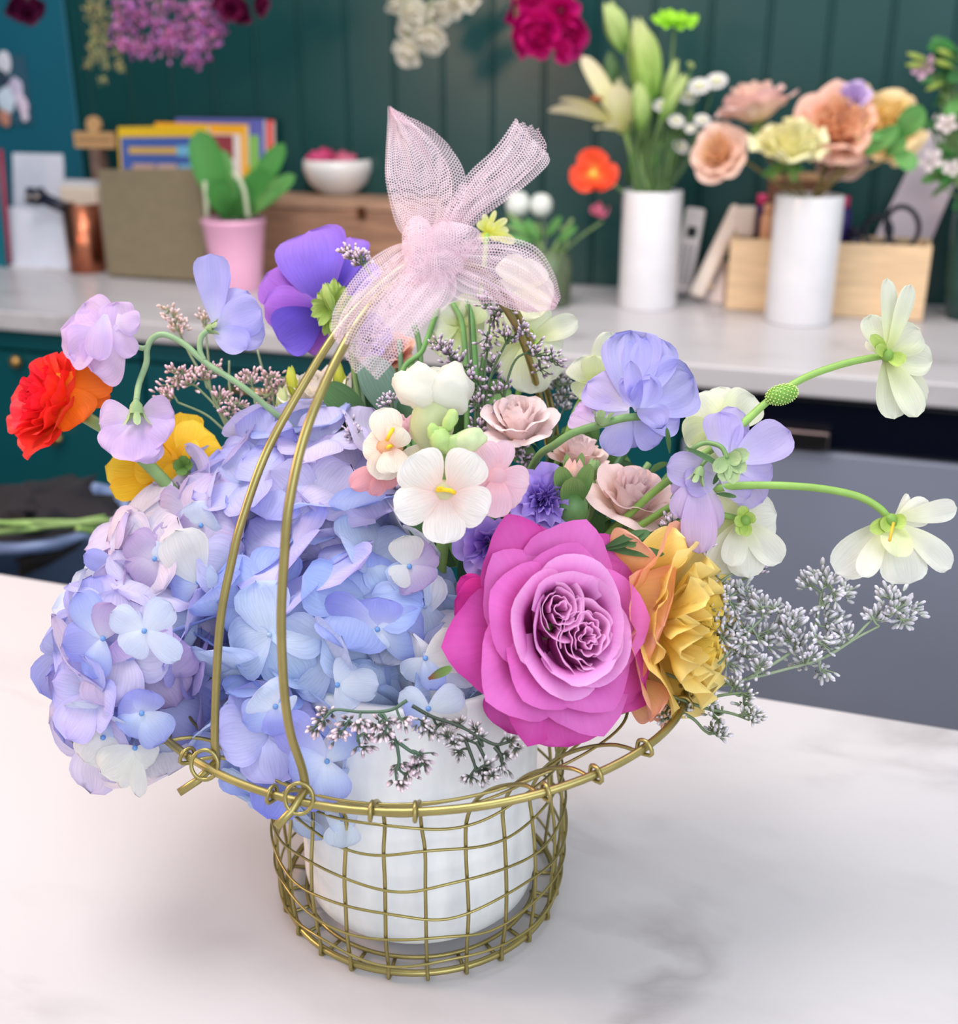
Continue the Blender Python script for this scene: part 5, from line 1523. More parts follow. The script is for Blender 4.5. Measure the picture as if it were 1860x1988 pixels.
# ============================================================ RANUNCULUS
OR1 = grad((250, 120, 30), (250, 84, 40), (246, 62, 50), (236, 40, 60), .5); OR2 = grad((250, 110, 30), (246, 60, 44), (236, 36, 60)); OR0 = grad((250, 150, 40), (250, 130, 30), (250, 110, 30))
root = bloom('ranunculus', 'flame orange and red ranunculus nodding at the far left edge', 'ranunculus', (112, 788, .56), 100, fdir(-.62, .26, .55), [
    dict(n=6, ha=.7, rb=.1, h=1.15, p0=1.0, p1=1.25, col=OR1, ruf=.04, sq=1.0), dict(n=7, ha=.7, rb=.12, h=1.15, p0=.75, p1=1.0, col=OR1, ruf=.05), dict(n=7, ha=.7, rb=.12, h=1.1, p0=.6, p1=.75, col=OR1, ruf=.05), dict(n=7, ha=.7, rb=.12, h=1.05, p0=.45, p1=.5, col=OR2, ruf=.05), dict(n=7, ha=.7, rb=.1, h=1.0, p0=.3, p1=.25, col=OR2, ruf=.05), dict(n=6, ha=.8, rb=.08, h=.95, p0=.15, p1=.0, col=OR2, ruf=.05), dict(n=5, ha=.9, rb=.05, h=.9, p0=.1, p1=-.1, col=OR2, ruf=.05)], 41, [P(170, 812, .555), P(230, 850, .55), P(290, 905, .55), P(345, 965, .55), P(420, 1060, .56)], sr=.0032, calyx=False)
for i, (t_, w_, dd) in enumerate([((222, 735), 70, 0), ((160, 820), 92, -.006), ((215, 770), 50, .008)]):
    mb = MB(); petal_to(mb, P(110, 745+i*8, .55), P(*t_, .55+dd), w_*.56/FPX, TOCAM, OR0, seed=i, tipn=4, base=.6, cup=-.2, bend=.3, ruf=.05, nu=10); build('petal', mb, M_PETAL, root)
YR = grad((240, 180, 20), (248, 204, 40), (250, 214, 60), (252, 224, 90), .4); YR2 = grad((236, 170, 20), (246, 196, 30), (248, 206, 50))
root = thing('ranunculus', 'bright yellow ranunculus seen from behind, under the lilac sweet pea', 'ranunculus', frame(P(345, 905, .565), fdir(-.45, .1, -.85)))
i = 0
for (b, t_, w_, dd) in [((350, 890), (350, 800), 92, .02), ((360, 895), (398, 832), 70, .01), ((360, 900), (432, 872), 76, .0), ((362, 912), (436, 918), 66, .004), ((340, 905), (260, 890), 90, .0), ((335, 915), (206, 905), 84, .012), ((335, 920), (212, 945), 72, .008), ((340, 925), (262, 998), 62, .004), ((345, 925), (310, 990), 70, .01), ((355, 925), (400, 955), 60, .012), ((350, 885), (320, 830), 70, .018), ((355, 890), (372, 815), 60, .012), ((350, 900), (300, 860), 90, .016), ((350, 900), (392, 880), 70, -.004), ((350, 905), (300, 935), 80, -.002), ((345, 920), (285, 965), 60, .016)]:
    mb = MB(); petal_to(mb, P(*b, .562), P(*t_, .562+dd), w_*.565/FPX, TOCAM+UP*.2, YR if i % 2 else YR2, seed=i, tipn=4.5, base=.35, cup=-.22, bend=.35, ruf=.07); build('petal', mb, M_PETAL, root); i += 1
mb = MB()
for t_ in ((375, 900), (352, 925), (335, 900), (362, 885)):
    petal_to(mb, P(356, 905, .556), P(*t_, .552), .006, TOCAM, grad((90, 130, 60), (110, 150, 70), (120, 160, 80)), tipn=1.5, nu=4, nv=5)
build('calyx', mb, M_LEAF, root)
stem(root, [P(356, 905, .558), P(375, 940, .565), P(400, 975, .575), P(450, 1060, .58), GT], .0025, G_LIGHT)

# ============================================================ SWEET PEAS, ANEMONE, BUTTERFLY BLOOMS (petal by petal)
def petals_flower(name, label, cat, cent, d, plist, mat=None, group=None, colf=None, parent=None, tipn=3.2, ruf=.10, base=.18, cup=.12, bend=.3, rufn=3, seed=0, serr=0.0):
    C = P(*cent, d)
    if parent is None:
        root = thing(name, label, cat, Matrix.Translation(C), group)
    else:
        root = bpy.data.objects.new('blossom', None); root.empty_display_size = .01
        COL.objects.link(root); root.parent = parent; root['label'] = label
        root.matrix_local = WM[parent.name].inverted() @ Matrix.Translation(C)
        WM[root.name] = Matrix.Translation(C)
    r = random.Random(seed)
    for i, q in enumerate(plist):
        q = dict(zip(('b', 't', 'w', 'dd', 'db'), q)) if not isinstance(q, dict) else q
        b = q['b'] or cent
        mb = MB()
        nr = fdir(*q.get('n', (r.uniform(-.2, .2), r.uniform(-.1, .3), 1)))
        petal_to(mb, P(*b, d+q.get('db', 0)), P(*q['t'], d+q.get('dd', 0)), q['w']*d/FPX, nr, q.get('c', colf), seed=seed*31+i, tipn=q.get('tipn', tipn), base=q.get('base', base), cup=q.get('cup', cup*r.choice([-1, 1, 1])), bend=q.get('bend', bend*r.uniform(.4, 1.4)), ruf=q.get('ruf', ruf), rufn=q.get('rufn', rufn), serr=serr, nu=12, nv=12)
        build(q.get('nm', 'petal'), mb, mat or M_PETAL_THIN, root)
    return root
LP = grad((236, 232, 250), (212, 200, 244), (206, 192, 242), (190, 176, 238), .4)
LPK = grad((232, 226, 246), (224, 200, 240), (222, 196, 236), (204, 180, 234), .4)
LBL = grad((226, 226, 250), (200, 196, 248), (192, 188, 246), (178, 176, 240), .4)
GC = grad((150, 180, 120), (164, 190, 136), (180, 200, 150))
def calyx(root, c, t_, d, n=4, w_=22):
    mb = MB()
    A, B = P(*c, d), P(*t_, d)
    ax = (B-A); L = ax.length
    M = frame(A, ax)
    mb.add([M @ Vector(v) for v in MBcup(L*.55, w_*d/FPX*.5).v], MBcup(L*.55, w_*d/FPX*.5).f, lin((150, 178, 124)))
    for k in range(5):
        petal_at(mb, M @ Matrix.Translation((0, 0, L*.4)) @ Matrix.Rotation(k*1.257, 4, 'Z') @ Matrix.Translation((0, w_*d/FPX*.4, 0)) @ Matrix.Rotation(1.2, 4, 'X'), L*.75, w_*d/FPX*.5, GC, seed=k, tipn=1.2, base=.9, nu=4, nv=5)
    build('calyx', mb, M_LEAF, root)
def MBcup(h, r):
    m = MB(); m.lathe([(r*.25, 0), (r*.8, h*.4), (r, h)], (1, 1, 1), 12); return m
SD = .535
st_ = thing('sweet_pea_spray', 'arching stem at the left with three lilac sweet peas, over the orange and yellow ranunculus', 'sweet pea', P(600, 900, .56))
r1 = petals_flower('sweet_pea', 'pale lilac sweet pea on the left, touching the orange ranunculus', 'sweet pea', (243, 665), SD, [
    (None, (118, 640), 112, .006, 0), ((238, 672), (180, 722), 112, .0, 0), ((240, 660), (165, 590), 80, .012, 0), ((236, 655), (225, 588), 70, .004, 0),
    dict(b=(225, 625), t=(272, 628), w=52, dd=-.010, db=-.006, base=.7), dict(b=(215, 640), t=(264, 688), w=46, dd=-.006, db=-.006, base=.7), dict(b=(205, 610), t=(190, 700), w=52, dd=-.010, db=-.008, cup=.4), dict(b=(200, 650), t=(135, 690), w=96, dd=.004)],
    colf=LPK, seed=1, cup=.18, bend=.5, parent=st_)
calyx(r1, (262, 670), (235, 660), SD)
r2 = petals_flower('sweet_pea', 'lilac blue sweet pea standing upright with two lobes', 'sweet pea', (412, 636), SD+.005, [
    dict(b=(420, 636), t=(408, 492), w=70, tipn=9, base=.3, ruf=.02, dd=-.004), dict(b=(418, 632), t=(432, 520), w=44, tipn=6, dd=.006),
    dict(b=(415, 636), t=(508, 600), w=84, dd=-.004), dict(b=(415, 638), t=(515, 650), w=74, dd=.0), dict(b=(415, 640), t=(480, 675), w=60, dd=-.006), dict(b=(425, 628), t=(480, 565), w=70, dd=.004)],
    colf=LBL, seed=2, cup=.15, parent=st_)
calyx(r2, (398, 640), (425, 636), SD+.003)
r3 = petals_flower('sweet_pea', 'hanging lilac sweet pea in front of the yellow ranunculus', 'sweet pea', (265, 812), SD-.01, [
    dict(b=(262, 812), t=(192, 822), w=92, dd=-.002), dict(b=(264, 815), t=(215, 882), w=92, dd=-.006), dict(b=(268, 815), t=(338, 800), w=76, dd=-.002), dict(b=(268, 818), t=(322, 858), w=92, dd=-.006),
    dict(b=(266, 818), t=(262, 896), w=96, dd=-.01), dict(b=(266, 820), t=(300, 898), w=56, dd=.006, c=LP)], colf=LPK, seed=3, cup=-.12, bend=.4, parent=st_)
calyx(r3, (264, 775), (266, 825), SD-.014, w_=30)
root = r3
SPG = lin((136, 166, 122))
stem(st_, PP([(600, 900, .56), (570, 835, .55), (530, 800, SD+.006), (470, 750, SD), (400, 705, SD), (360, 670, SD), (322, 650, SD), (298, 655, SD), (286, 676, SD), (284, 705, SD), (270, 745, SD), (265, 778, SD-.012)]), .0015, SPG, 'main_stem')
stem(st_, PP([(286, 674, SD), (276, 676, SD), (262, 672, SD), (252, 668, SD)]), .0013, SPG, 'side_stem')
stem(st_, PP([(396, 700, SD), (388, 680, SD), (390, 655, SD), (402, 642, SD)]), .0014, SPG, 'side_stem')

AN = grad((70, 40, 160), (130, 100, 222), (164, 124, 226), (150, 100, 200), .3); AN2 = grad((90, 50, 170), (150, 84, 200), (160, 100, 210), (176, 120, 215), .4); AN3 = grad((60, 30, 140), (110, 84, 210), (134, 110, 230))
r4 = petals_flower('anemone', 'big purple anemone seen from behind with a green frill collar', 'anemone', (640, 598), .585, [
    dict(b=(630, 590), t=(600, 448), w=150, dd=.02, c=AN), dict(b=(632, 590), t=(680, 460), w=110, dd=.03, c=AN), dict(b=(620, 595), t=(520, 530), w=120, dd=.02, c=AN2), dict(b=(622, 600), t=(512, 590), w=90, dd=.006, c=AN2), dict(b=(625, 608), t=(540, 660), w=100, dd=.0, c=AN3), dict(b=(635, 612), t=(590, 678), w=70, dd=.01, c=AN2), dict(b=(640, 590), t=(715, 500), w=90, dd=.03, c=AN)],
    colf=AN, seed=4, tipn=4, ruf=.05, base=.3, cup=.15, mat=M_PETAL, bend=.35)
mb = MB()
r = random.Random(2)
for k in range(24):
    a = 2*pi*k/24
    t_ = (648+cos(a)*62*r.uniform(.7, 1)*.75, 600+sin(a)*62*r.uniform(.7, 1))
    petal_to(mb, P(648, 600, .572), P(*t_, .568+r.uniform(-.006, .008)), .0045, TOCAM, grad((120, 150, 50), (150, 178, 80), (170, 195, 100)), seed=k, tipn=1.4, nu=4, nv=6, ruf=.3)
build('frill_collar', mb, M_LEAF, r4, label='feathery green collar')
stem(r4, [P(640, 598, .575), P(670, 640, .578), P(690, 720, .58), P(700, 900, .58), GT], .0022, G_STEM)
bud('lisianthus_bud', 'slim green bud sticking up in front of the anemone collar', (648, 605), (628, 552), 22, grad((150, 180, 90), (180, 205, 110), (200, 216, 140)), .562, 3, stem_to=[P(680, 660, .57), P(700, 800, .57), GT], st=.0012)

WG = grad((216, 226, 150), (240, 244, 214), (246, 248, 236), (236, 240, 214), .3); WC = grad((232, 234, 190), (246, 246, 232), (250, 250, 244)); PG = grad((214, 226, 140), (232, 240, 190), (238, 244, 208))
GBR = lin((136, 176, 84))
def sepals(root, c, d, lst, w_=24):
    mb = MB()
    for k, t_ in enumerate(lst):
        petal_to(mb, P(*c, d-.004), P(*t_, d-.008), w_*d/FPX, TOCAM, grad((150, 180, 70), (176, 204, 96), (190, 212, 120)), seed=k, tipn=1.7, base=.5, cup=.3, bend=.3, nu=5, nv=7)
    mb.blob(P(*c, d-.004), .003, .003, .003, GBR, 8, 6)
    build('sepals', mb, M_LEAF, root)
r5 = petals_flower('butterfly_ranunculus', 'pale green white bloom highest on the right, seen side-on on a long stem', 'flower', (1722, 690), .50, [
    dict(b=None, t=(1722, 540), w=34, base=.5, tipn=5), dict(b=None, t=(1768, 552), w=34, base=.5, tipn=6, dd=-.006), dict(b=None, t=(1690, 612), w=62, dd=.006), dict(b=None, t=(1786, 640), w=70, dd=-.002), dict(b=None, t=(1808, 702), w=66), dict(b=None, t=(1736, 814), w=66), dict(b=None, t=(1780, 810), w=56, dd=-.004), dict(b=None, t=(1800, 775), w=50, dd=.006), dict(b=None, t=(1690, 660), w=40, dd=.01)], colf=WG, seed=5, ruf=.14)
sepals(r5, (1722, 690), .50, [(1690, 650), (1752, 708), (1700, 672), (1760, 700)])
stem(r5, PP([(1718, 690, .50), (1640, 706, .50), (1560, 735, .50), (1490, 780, .50), (1420, 845, .50), (1350, 895, .505), (1270, 955, .51), (1200, 1020, .52), (1145, 1078, .53), (1080, 1180, .55)]), .0016, GBR, r1=.0019)
mb = MB()
sc = P(1518, 766, .497)
Ms = frame(sc, fdir(.95, .25, .1))
mb.blob((0, 0, 0), .0042, .0042, .0068, lin((110, 160, 60)), 16, 12, Ms)
for k in range(150):
    z = 1-2*(k+.5)/150; a = k*2.4
    p_ = Vector((cos(a)*(1-z*z)**.5*.0042, sin(a)*(1-z*z)**.5*.0042, z*.0068))
    mb.blob(p_*1.06, .0004, .0004, .0004, lin((196, 224, 130)), 4, 3, Ms)
build('seed_cone', mb, M_STEM, r5, label='bumpy green cone')
stem(r5, PP([(1504, 770, .498), (1480, 786, .50), (1440, 822, .50)]), .0013, GBR)

r6 = petals_flower('butterfly_ranunculus', 'cream white bloom nodding lowest at the right edge', 'flower', (1735, 1012), .475, [
    dict(b=None, t=(1622, 1112), w=82, dd=.004), dict(b=(1715, 1030), t=(1672, 1120), w=46, dd=-.006), dict(b=None, t=(1765, 1134), w=96, dd=-.004, tipn=5), dict(b=(1750, 1020), t=(1845, 1104), w=58), dict(b=(1745, 1005), t=(1858, 985), w=46, dd=.006), dict(b=None, t=(1764, 960), w=22, dd=.01, base=.6), dict(b=(1740, 1010), t=(1808, 985), w=60, dd=.008), dict(b=None, t=(1742, 1082), w=64, dd=-.014, c=PG, tipn=2), dict(b=None, t=(1700, 1080), w=60, dd=.012)], colf=WC, seed=6, ruf=.06)
sepals(r6, (1730, 1010), .475, [(1688, 1030), (1710, 1025), (1760, 1015)], 30)
mb = MB(); mb.tube(PP([(1735, 1015, .462), (1727, 1050, .458)]), .0006, lin((226, 180, 50)), 6); build('stamen', mb, M_STEM, r6)
stem(r6, PP([(1728, 1010, .475), (1705, 985, .476), (1660, 962, .478), (1580, 947, .48), (1480, 942, .485), (1400, 947, .49), (1330, 970, .50), (1260, 1010, .51), (1190, 1058, .52), (1120, 1140, .54)]), .0016, GBR, r1=.0018)
r7 = petals_flower('butterfly_ranunculus', 'cream green bloom below the right lilac sweet pea', 'flower', (1440, 1012), .50, [
    dict(b=None, t=(1380, 960), w=92, c=PG, dd=.008), dict(b=None, t=(1392, 1112), w=82, dd=.004), dict(b=None, t=(1375, 1050), w=70, dd=.012, c=PG), dict(b=None, t=(1452, 1122), w=74, dd=-.004), dict(b=None, t=(1418, 1100), w=50, dd=-.006), dict(b=None, t=(1508, 1000), w=92, dd=0), dict(b=None, t=(1516, 1092), w=62, dd=-.004), dict(b=None, t=(1480, 960), w=70, dd=.01)], colf=WC, seed=7, ruf=.12)
sepals(r7, (1446, 1010), .498, [(1438, 982), (1466, 1000), (1432, 1038), (1448, 1042), (1425, 1012)])
stem(r7, PP([(1444, 1010, .495), (1410, 1002, .497), (1385, 998, .50), (1330, 1010, .515), (1200, 1090, .54)]), .0015, GBR)
r8 = petals_flower('butterfly_ranunculus', 'pale green white bloom tucked behind the long right stems', 'flower', (1402, 832), .535, [
    dict(b=None, t=(1348, 765), w=84, dd=.01), dict(b=None, t=(1398, 752), w=58, dd=.014), dict(b=None, t=(1462, 770), w=84, dd=.01), dict(b=None, t=(1330, 860), w=90, c=PG), dict(b=None, t=(1370, 900), w=90, c=PG), dict(b=None, t=(1440, 880), w=80)], colf=WG, seed=8, ruf=.08)
sepals(r8, (1402, 832), .535, [(1412, 800), (1390, 850)])
stem(r8, PP([(1402, 832, .54), (1350, 880, .55), (1250, 980, .56), (1120, 1100, .56)]), .0015, GBR)
r9 = petals_flower('butterfly_ranunculus', 'pale green bloom left of the large lilac sweet pea', 'flower', (1152, 745), .565, [
    dict(b=None, t=(1186, 645), w=50, dd=0), dict(b=None, t=(1118, 700), w=66, dd=.006), dict(b=None, t=(1125, 775), w=64, c=PG), dict(b=None, t=(1155, 690), w=56, c=PG, dd=-.004), dict(b=None, t=(1195, 720), w=50, dd=.01)], colf=WG, seed=9, ruf=.12)
stem(r9, PP([(1155, 745, .57), (1120, 790, .575), (1080, 900, .575), (1000, 1080, .57)]), .0014, GBR)
r10 = petals_flower('butterfly_ranunculus', 'wide pale green bloom directly below the right tulle loop', 'flower', (1030, 660), .575, [
    dict(b=None, t=(1122, 622), w=48, dd=-.004), dict(b=None, t=(1092, 678), w=56, dd=-.002), dict(b=None, t=(960, 600), w=92, c=PG), dict(b=None, t=(1020, 590), w=96), dict(b=None, t=(1072, 615), w=84), dict(b=None, t=(1030, 765), w=84, dd=-.004), dict(b=None, t=(1080, 735), w=74), dict(b=None, t=(950, 700), w=92, c=PG, dd=.006), dict(b=None, t=(985, 745), w=64, dd=.004)], colf=WG, seed=10, ruf=.08)
sepals(r10, (1030, 660), .575, [(1045, 685), (1020, 640)])
stem(r10, PP([(1030, 662, .58), (1010, 740, .58), (985, 900, .58), (930, 1080, .57)]), .0016, GBR)
r11 = petals_flower('butterfly_ranunculus', 'cream bloom wrapped behind the right tulle loop', 'flower', (1015, 560), .575, [
    dict(b=None, t=(1048, 512), w=62), dict(b=None, t=(980, 500), w=60, dd=.004), dict(b=None, t=(1075, 575), w=60), dict(b=None, t=(1050, 615), w=70, dd=-.004), dict(b=None, t=(960, 575), w=56, dd=.004), dict(b=None, t=(1000, 620), w=60)], colf=grad((240, 238, 190), (246, 244, 214), (248, 246, 226)), seed=11)
stem(r11, PP([(1015, 562, .58), (990, 680, .585), (950, 900, .58)]), .0015, GBR)
r12 = petals_flower('butterfly_ranunculus', 'yellow green bloom under the knot of the tulle bow', 'flower', (890, 630), .585, [
    dict(b=None, t=(850, 690), w=74, c=PG), dict(b=None, t=(905, 715), w=84), dict(b=None, t=(940, 640), w=72, c=PG), dict(b=None, t=(840, 640), w=62), dict(b=None, t=(930, 585), w=70, c=PG), dict(b=None, t=(870, 590), w=64)], colf=WG, seed=12)
stem(r12, PP([(890, 632, .59), (880, 720, .59), (860, 900, .58)]), .0015, GBR)
r13 = petals_flower('butterfly_ranunculus', 'thin petalled lime yellow bloom behind the bow, at its right shoulder', 'flower', (946, 450), .62, [
    dict(b=None, t=(928, 430), w=18), dict(b=None, t=(940, 415), w=14), dict(b=None, t=(962, 408), w=12), dict(b=None, t=(985, 425), w=16), dict(b=None, t=(988, 448), w=20), dict(b=None, t=(958, 432), w=18, dd=-.004), dict(b=None, t=(972, 462), w=26), dict(b=None, t=(935, 470), w=24), dict(b=None, t=(1000, 470), w=22)], colf=grad((224, 224, 60), (238, 240, 130), (244, 244, 190)), seed=13, tipn=2.0)
stem(r13, PP([(946, 455, .62), (930, 600, .61), (900, 800, .59)]), .0015, GBR)

# big right sweet peas
r14 = petals_flower('sweet_pea', 'large ruffled lilac blue sweet pea at the upper right', 'sweet pea', (1228, 790), .50, [
    dict(b=(1228, 790), t=(1225, 648), w=120, dd=.012, ruf=.18, rufn=7, tipn=5, base=.3), dict(b=(1235, 785), t=(1275, 655), w=110, dd=.010, ruf=.18, rufn=7), dict(b=(1240, 790), t=(1340, 735), w=130, dd=.008, ruf=.17, rufn=7), dict(b=(1240, 800), t=(1318, 812), w=90, dd=.006, ruf=.10), dict(b=(1222, 792), t=(1142, 742), w=92, dd=.008, c=LP), dict(b=(1222, 796), t=(1150, 800), w=66, dd=.004, c=LP),
    dict(b=(1235, 790), t=(1208, 735), w=44, dd=-.012, ruf=.3, cup=.5), dict(b=(1240, 795), t=(1262, 730), w=60, dd=-.016, ruf=.3, cup=.5), dict(b=(1242, 790), t=(1286, 830), w=56, dd=-.014, ruf=.25, cup=.4), dict(b=(1236, 800), t=(1225, 700), w=36, dd=-.02, cup=.7),
    dict(b=(1222, 805), t=(1182, 882), w=64, dd=.002), dict(b=(1235, 810), t=(1278, 862), w=74, dd=.002), dict(b=(1228, 810), t=(1235, 868), w=80, dd=.006), dict(b=(1160, 820), t=(1108, 808), w=56, dd=.01, c=LPK), dict(b=(1160, 820), t=(1125, 782), w=40, dd=.012, c=LPK)], colf=LBL, seed=14, rufn=5)
calyx(r14, (1168, 826), (1172, 800), .492, w_=34)
stem(r14, PP([(1250, 808, .498), (1210, 812, .496), (1160, 826, .496), (1110, 842, .50), (1075, 865, .505), (1042, 890, .52), (1010, 960, .54), (960, 1080, .56)]), .0018, lin((112, 148, 88)))
r15 = petals_flower('sweet_pea', 'lilac sweet pea with a pointed upper lobe, below and right of the largest one', 'sweet pea', (1415, 895), .49, [
    dict(b=(1410, 900), t=(1398, 800), w=84, dd=.008), dict(b=(1412, 900), t=(1430, 790), w=70, dd=.012), dict(b=(1425, 895), t=(1532, 838), w=86, dd=.004, ruf=.12), dict(b=(1425, 900), t=(1500, 905), w=80, dd=.006), dict(b=(1425, 905), t=(1478, 975), w=84, dd=.006), dict(b=(1420, 900), t=(1470, 850), w=90, dd=.010),
    dict(b=(1400, 925), t=(1294, 905), w=70, dd=.0), dict(b=(1395, 930), t=(1330, 940), w=60, dd=-.004), dict(b=(1400, 925), t=(1455, 965), w=60, dd=-.002)], colf=LP, seed=15)
mb = MB()
for k, t_ in enumerate([(1385, 915), (1402, 935), (1425, 940), (1448, 915), (1440, 890), (1455, 880)]):
    petal_to(mb, P(1412, 890, .482), P(*t_, .478), .0065, TOCAM, GC, seed=k, tipn=1.4, base=.6, cup=.3, nu=5, nv=6)
build('calyx', mb, M_LEAF, r15)
stem(r15, PP([(1412, 890, .482), (1400, 868, .484), (1370, 860, .488), (1345, 872, .49), (1310, 910, .505)]), .0011, lin((112, 148, 88)))
r16 = petals_flower('sweet_pea', 'small lilac sweet pea hanging from the same cluster, above the cream green bloom', 'sweet pea', (1350, 935), .488, [
    dict(b=(1352, 930), t=(1325, 1010), w=70), dict(b=(1355, 930), t=(1358, 1075), w=70, dd=-.002), dict(b=(1360, 930), t=(1385, 1030), w=56, dd=.002), dict(b=(1352, 928), t=(1310, 965), w=46, dd=.004)], colf=LPK, seed=16, ruf=.16, rufn=4)
calyx(r16, (1362, 905), (1350, 938), .484, w_=24)
stem(r16, PP([(1362, 905, .486), (1375, 885, .488), (1340, 900, .495), (1300, 930, .51)]), .0009, lin((112, 148, 88)))

# ============================================================ SNAPDRAGON
SW = grad((248, 214, 206), (248, 240, 232), (250, 248, 244)); SWc = grad((246, 206, 190), (248, 238, 222), (250, 246, 234)); SPK = grad((246, 190, 200), (246, 204, 220), (248, 214, 228)); SSA = grad((246, 180, 180), (244, 176, 184), (242, 170, 180))
snap = thing('snapdragon', 'white and pink open snapdragon spike in front, with yellow stamens', 'flower', Matrix.Translation(P(870, 900, .48)))
def floret(cent, d, plist, colf, seed, mat=M_PETAL, ruf=.05, yell=None, throat=None):
    mb = MB(); mb.blob(P(*cent, d+.004), .006, .006, .005, lin(throat or (236, 226, 190)), 12, 8)
    fo = build('floret', mb, M_PETAL, snap)
    for i, q in enumerate(plist):
        b, t_, w_, dd = q[:4]
        mb = MB(); petal_to(mb, P(*(b or cent), d), P(*t_, d+dd), w_*d/FPX, fdir(0, .1, 1), q[4] if len(q) > 4 else colf, seed=seed*17+i, tipn=2.6, base=.3, cup=-.18, bend=.45, ruf=ruf*1.4, nu=12, nv=12)
        build('petal', mb, mat, fo)
    if yell:
        mb = MB()
        for (a, b) in yell:
            mb.tube(PP([(*a, d-.003), ((a[0]+b[0])/2, (a[1]+b[1])/2-2, d-.005), (*b, d-.003)]), .0009, lin((248, 206, 30)), 6)
        build('stamens', mb, M_STEM, fo, label='yellow stamens')
    return fo
floret((862, 955), .462, [((850, 950), (796, 886), 104, .0), ((875, 948), (924, 880), 92, .0), ((852, 962), (765, 992), 80, -.003), ((876, 962), (948, 996), 86, -.003), ((862, 968), (862, 1056), 84, -.005)], SW, 1, yell=[((848, 952), (880, 954)), ((850, 949), (862, 950)), ((866, 951), (883, 957))], throat=(226, 222, 180))
floret((757, 868), .485, [(None, (745, 792), 66, .006), (None, (706, 862), 64, .008), (None, (734, 930), 66, .004), (None, (782, 830), 54, -.006), (None, (766, 918), 66, -.006)], SWc, 2, yell=[((751, 855), (764, 832)), ((752, 870), (760, 866))], throat=(240, 190, 150))
floret((745, 905), .497, [(None, (680, 945), 46, .0), (None, (722, 962), 44, .0), (None, (758, 950), 40, 0), (None, (800, 900), 40, 0)], SSA, 3, throat=(240, 180, 180))
floret((965, 925), .478, [(None, (925, 862), 74, .004), (None, (985, 855), 44, .006), (None, (1028, 940), 66, .002), (None, (962, 1006), 62, -.002), (None, (1000, 985), 56, .002), (None, (935, 985), 60, .006)], SPK, 4, throat=(244, 200, 214))
floret((810, 905), .495, [(None, (790, 870), 66, 0), (None, (836, 880), 60, 0), (None, (800, 940), 80, 0), (None, (838, 930), 70, 0)], grad((230, 234, 190), (240, 242, 214), (246, 246, 232)), 5)
floret((780, 832), .51, [(None, (762, 810), 40, 0), (None, (826, 822), 50, 0), (None, (800, 852), 50, 0)], SPK, 6, throat=(246, 200, 214))
# closed top floret
fo = floret((848, 800), .492, [(( 842, 770), (806, 735), 66, -.004), ((846, 760), (842, 712), 56, .0), ((852, 768), (888, 738), 66, -.002), ((848, 775), (835, 795), 80, -.01), ((850, 778), (872, 790), 60, -.01)], grad((238, 240, 196), (244, 244, 220), (250, 250, 240)), 7, throat=(226, 234, 180))
mb = MB(); A, B = P(838, 842, .492), P(848, 772, .486)
mb.blob((0, 0, 0), .010, .009, .013, lin((228, 238, 190)), 16, 12, frame(A.lerp(B, .35), B-A), lump=.15)
mb.blob(P(815, 752, .486), .0115, .009, .0105, lin((248, 247, 236)), 16, 12, lump=.35, seed=2); mb.blob(P(872, 757, .486), .0105, .009, .0105, lin((248, 248, 238)), 16, 12, lump=.35, seed=5)
build('tube', mb, M_PETAL, fo)
for i, (a, b, w_) in enumerate([((842, 835), (868, 872), 40), ((862, 872), (895, 850), 34), ((880, 868), (935, 846), 46), ((868, 835), (880, 800), 26), ((850, 860), (838, 828), 28)]):
    A, B = P(*a, .475), P(*b, .472)
    mb = MB(); mb.blob((0, 0, 0), w_*.475/FPX*.5, w_*.475/FPX*.5, (B-A).length*.62, lin([(176, 206, 126), (188, 214, 142), (212, 228, 176), (182, 210, 132), (168, 200, 116)][i]), 14, 10, frame(A.lerp(B, .5), B-A), lump=.3, seed=i)
    build('bud', mb, M_STEM, snap)
stem(snap, PP([(852, 845, .485), (856, 900, .49), (862, 1000, .51), (850, 1150, .54), (830, 1300, .55)]), .003, G_LIGHT)

# ============================================================ LEAVES AND STEMS IN THE BOUQUET
DG = grad((66, 100, 60), (74, 112, 66), (86, 126, 76)); GG = grad((96, 128, 110), (118, 150, 132), (130, 160, 142)); DK = grad((54, 92, 62), (70, 108, 76), (84, 122, 88))
def leafthing(name, label, spec, d, stm=None, w_mul=1, tipn=1.8):
    root = thing(name, label, 'leaf', P(*spec[0][0], d))
    for i, (a, b, w_, cf) in enumerate(spec):
        mb = MB(); petal_to(mb, P(*a, d), P(*b, d-.006), w_*d/FPX, TOCAM+UP*.3, cf, seed=i+int(a[0]), tipn=tipn, base=.3, cup=.15, bend=.3, nu=8, nv=12); build('leaf', mb, M_LEAF, root)
    if stm: stem(root, [P(*q, d+.002) for q in stm], .0015, G_STEM)
    return root
leafthing('leaf_sprig', 'large pointed dark green leaf right of the handle, above the hydrangea', [((722, 830), (628, 748), 60, DG)], .565, [(722, 830), (760, 880), (800, 960)])
leafthing('leaf_sprig', 'broad grey green leaf hanging below the tulle point', [((770, 815), (712, 692), 74, GG), ((768, 820), (815, 770), 50, DK), ((775, 830), (812, 815), 44, GG)], .57, [(770, 815), (800, 880), (830, 960)])
leafthing('leaf_sprig', 'narrow dark green leaves over the stem fork above the yellow rose', [((1176, 1066), (1262, 1032), 24, DG), ((1180, 1066), (1290, 1076), 22, DG), ((1175, 1062), (1250, 1030), 16, DG), ((1200, 1050), (1235, 1060), 14, DG)], .487, None, tipn=1.4)
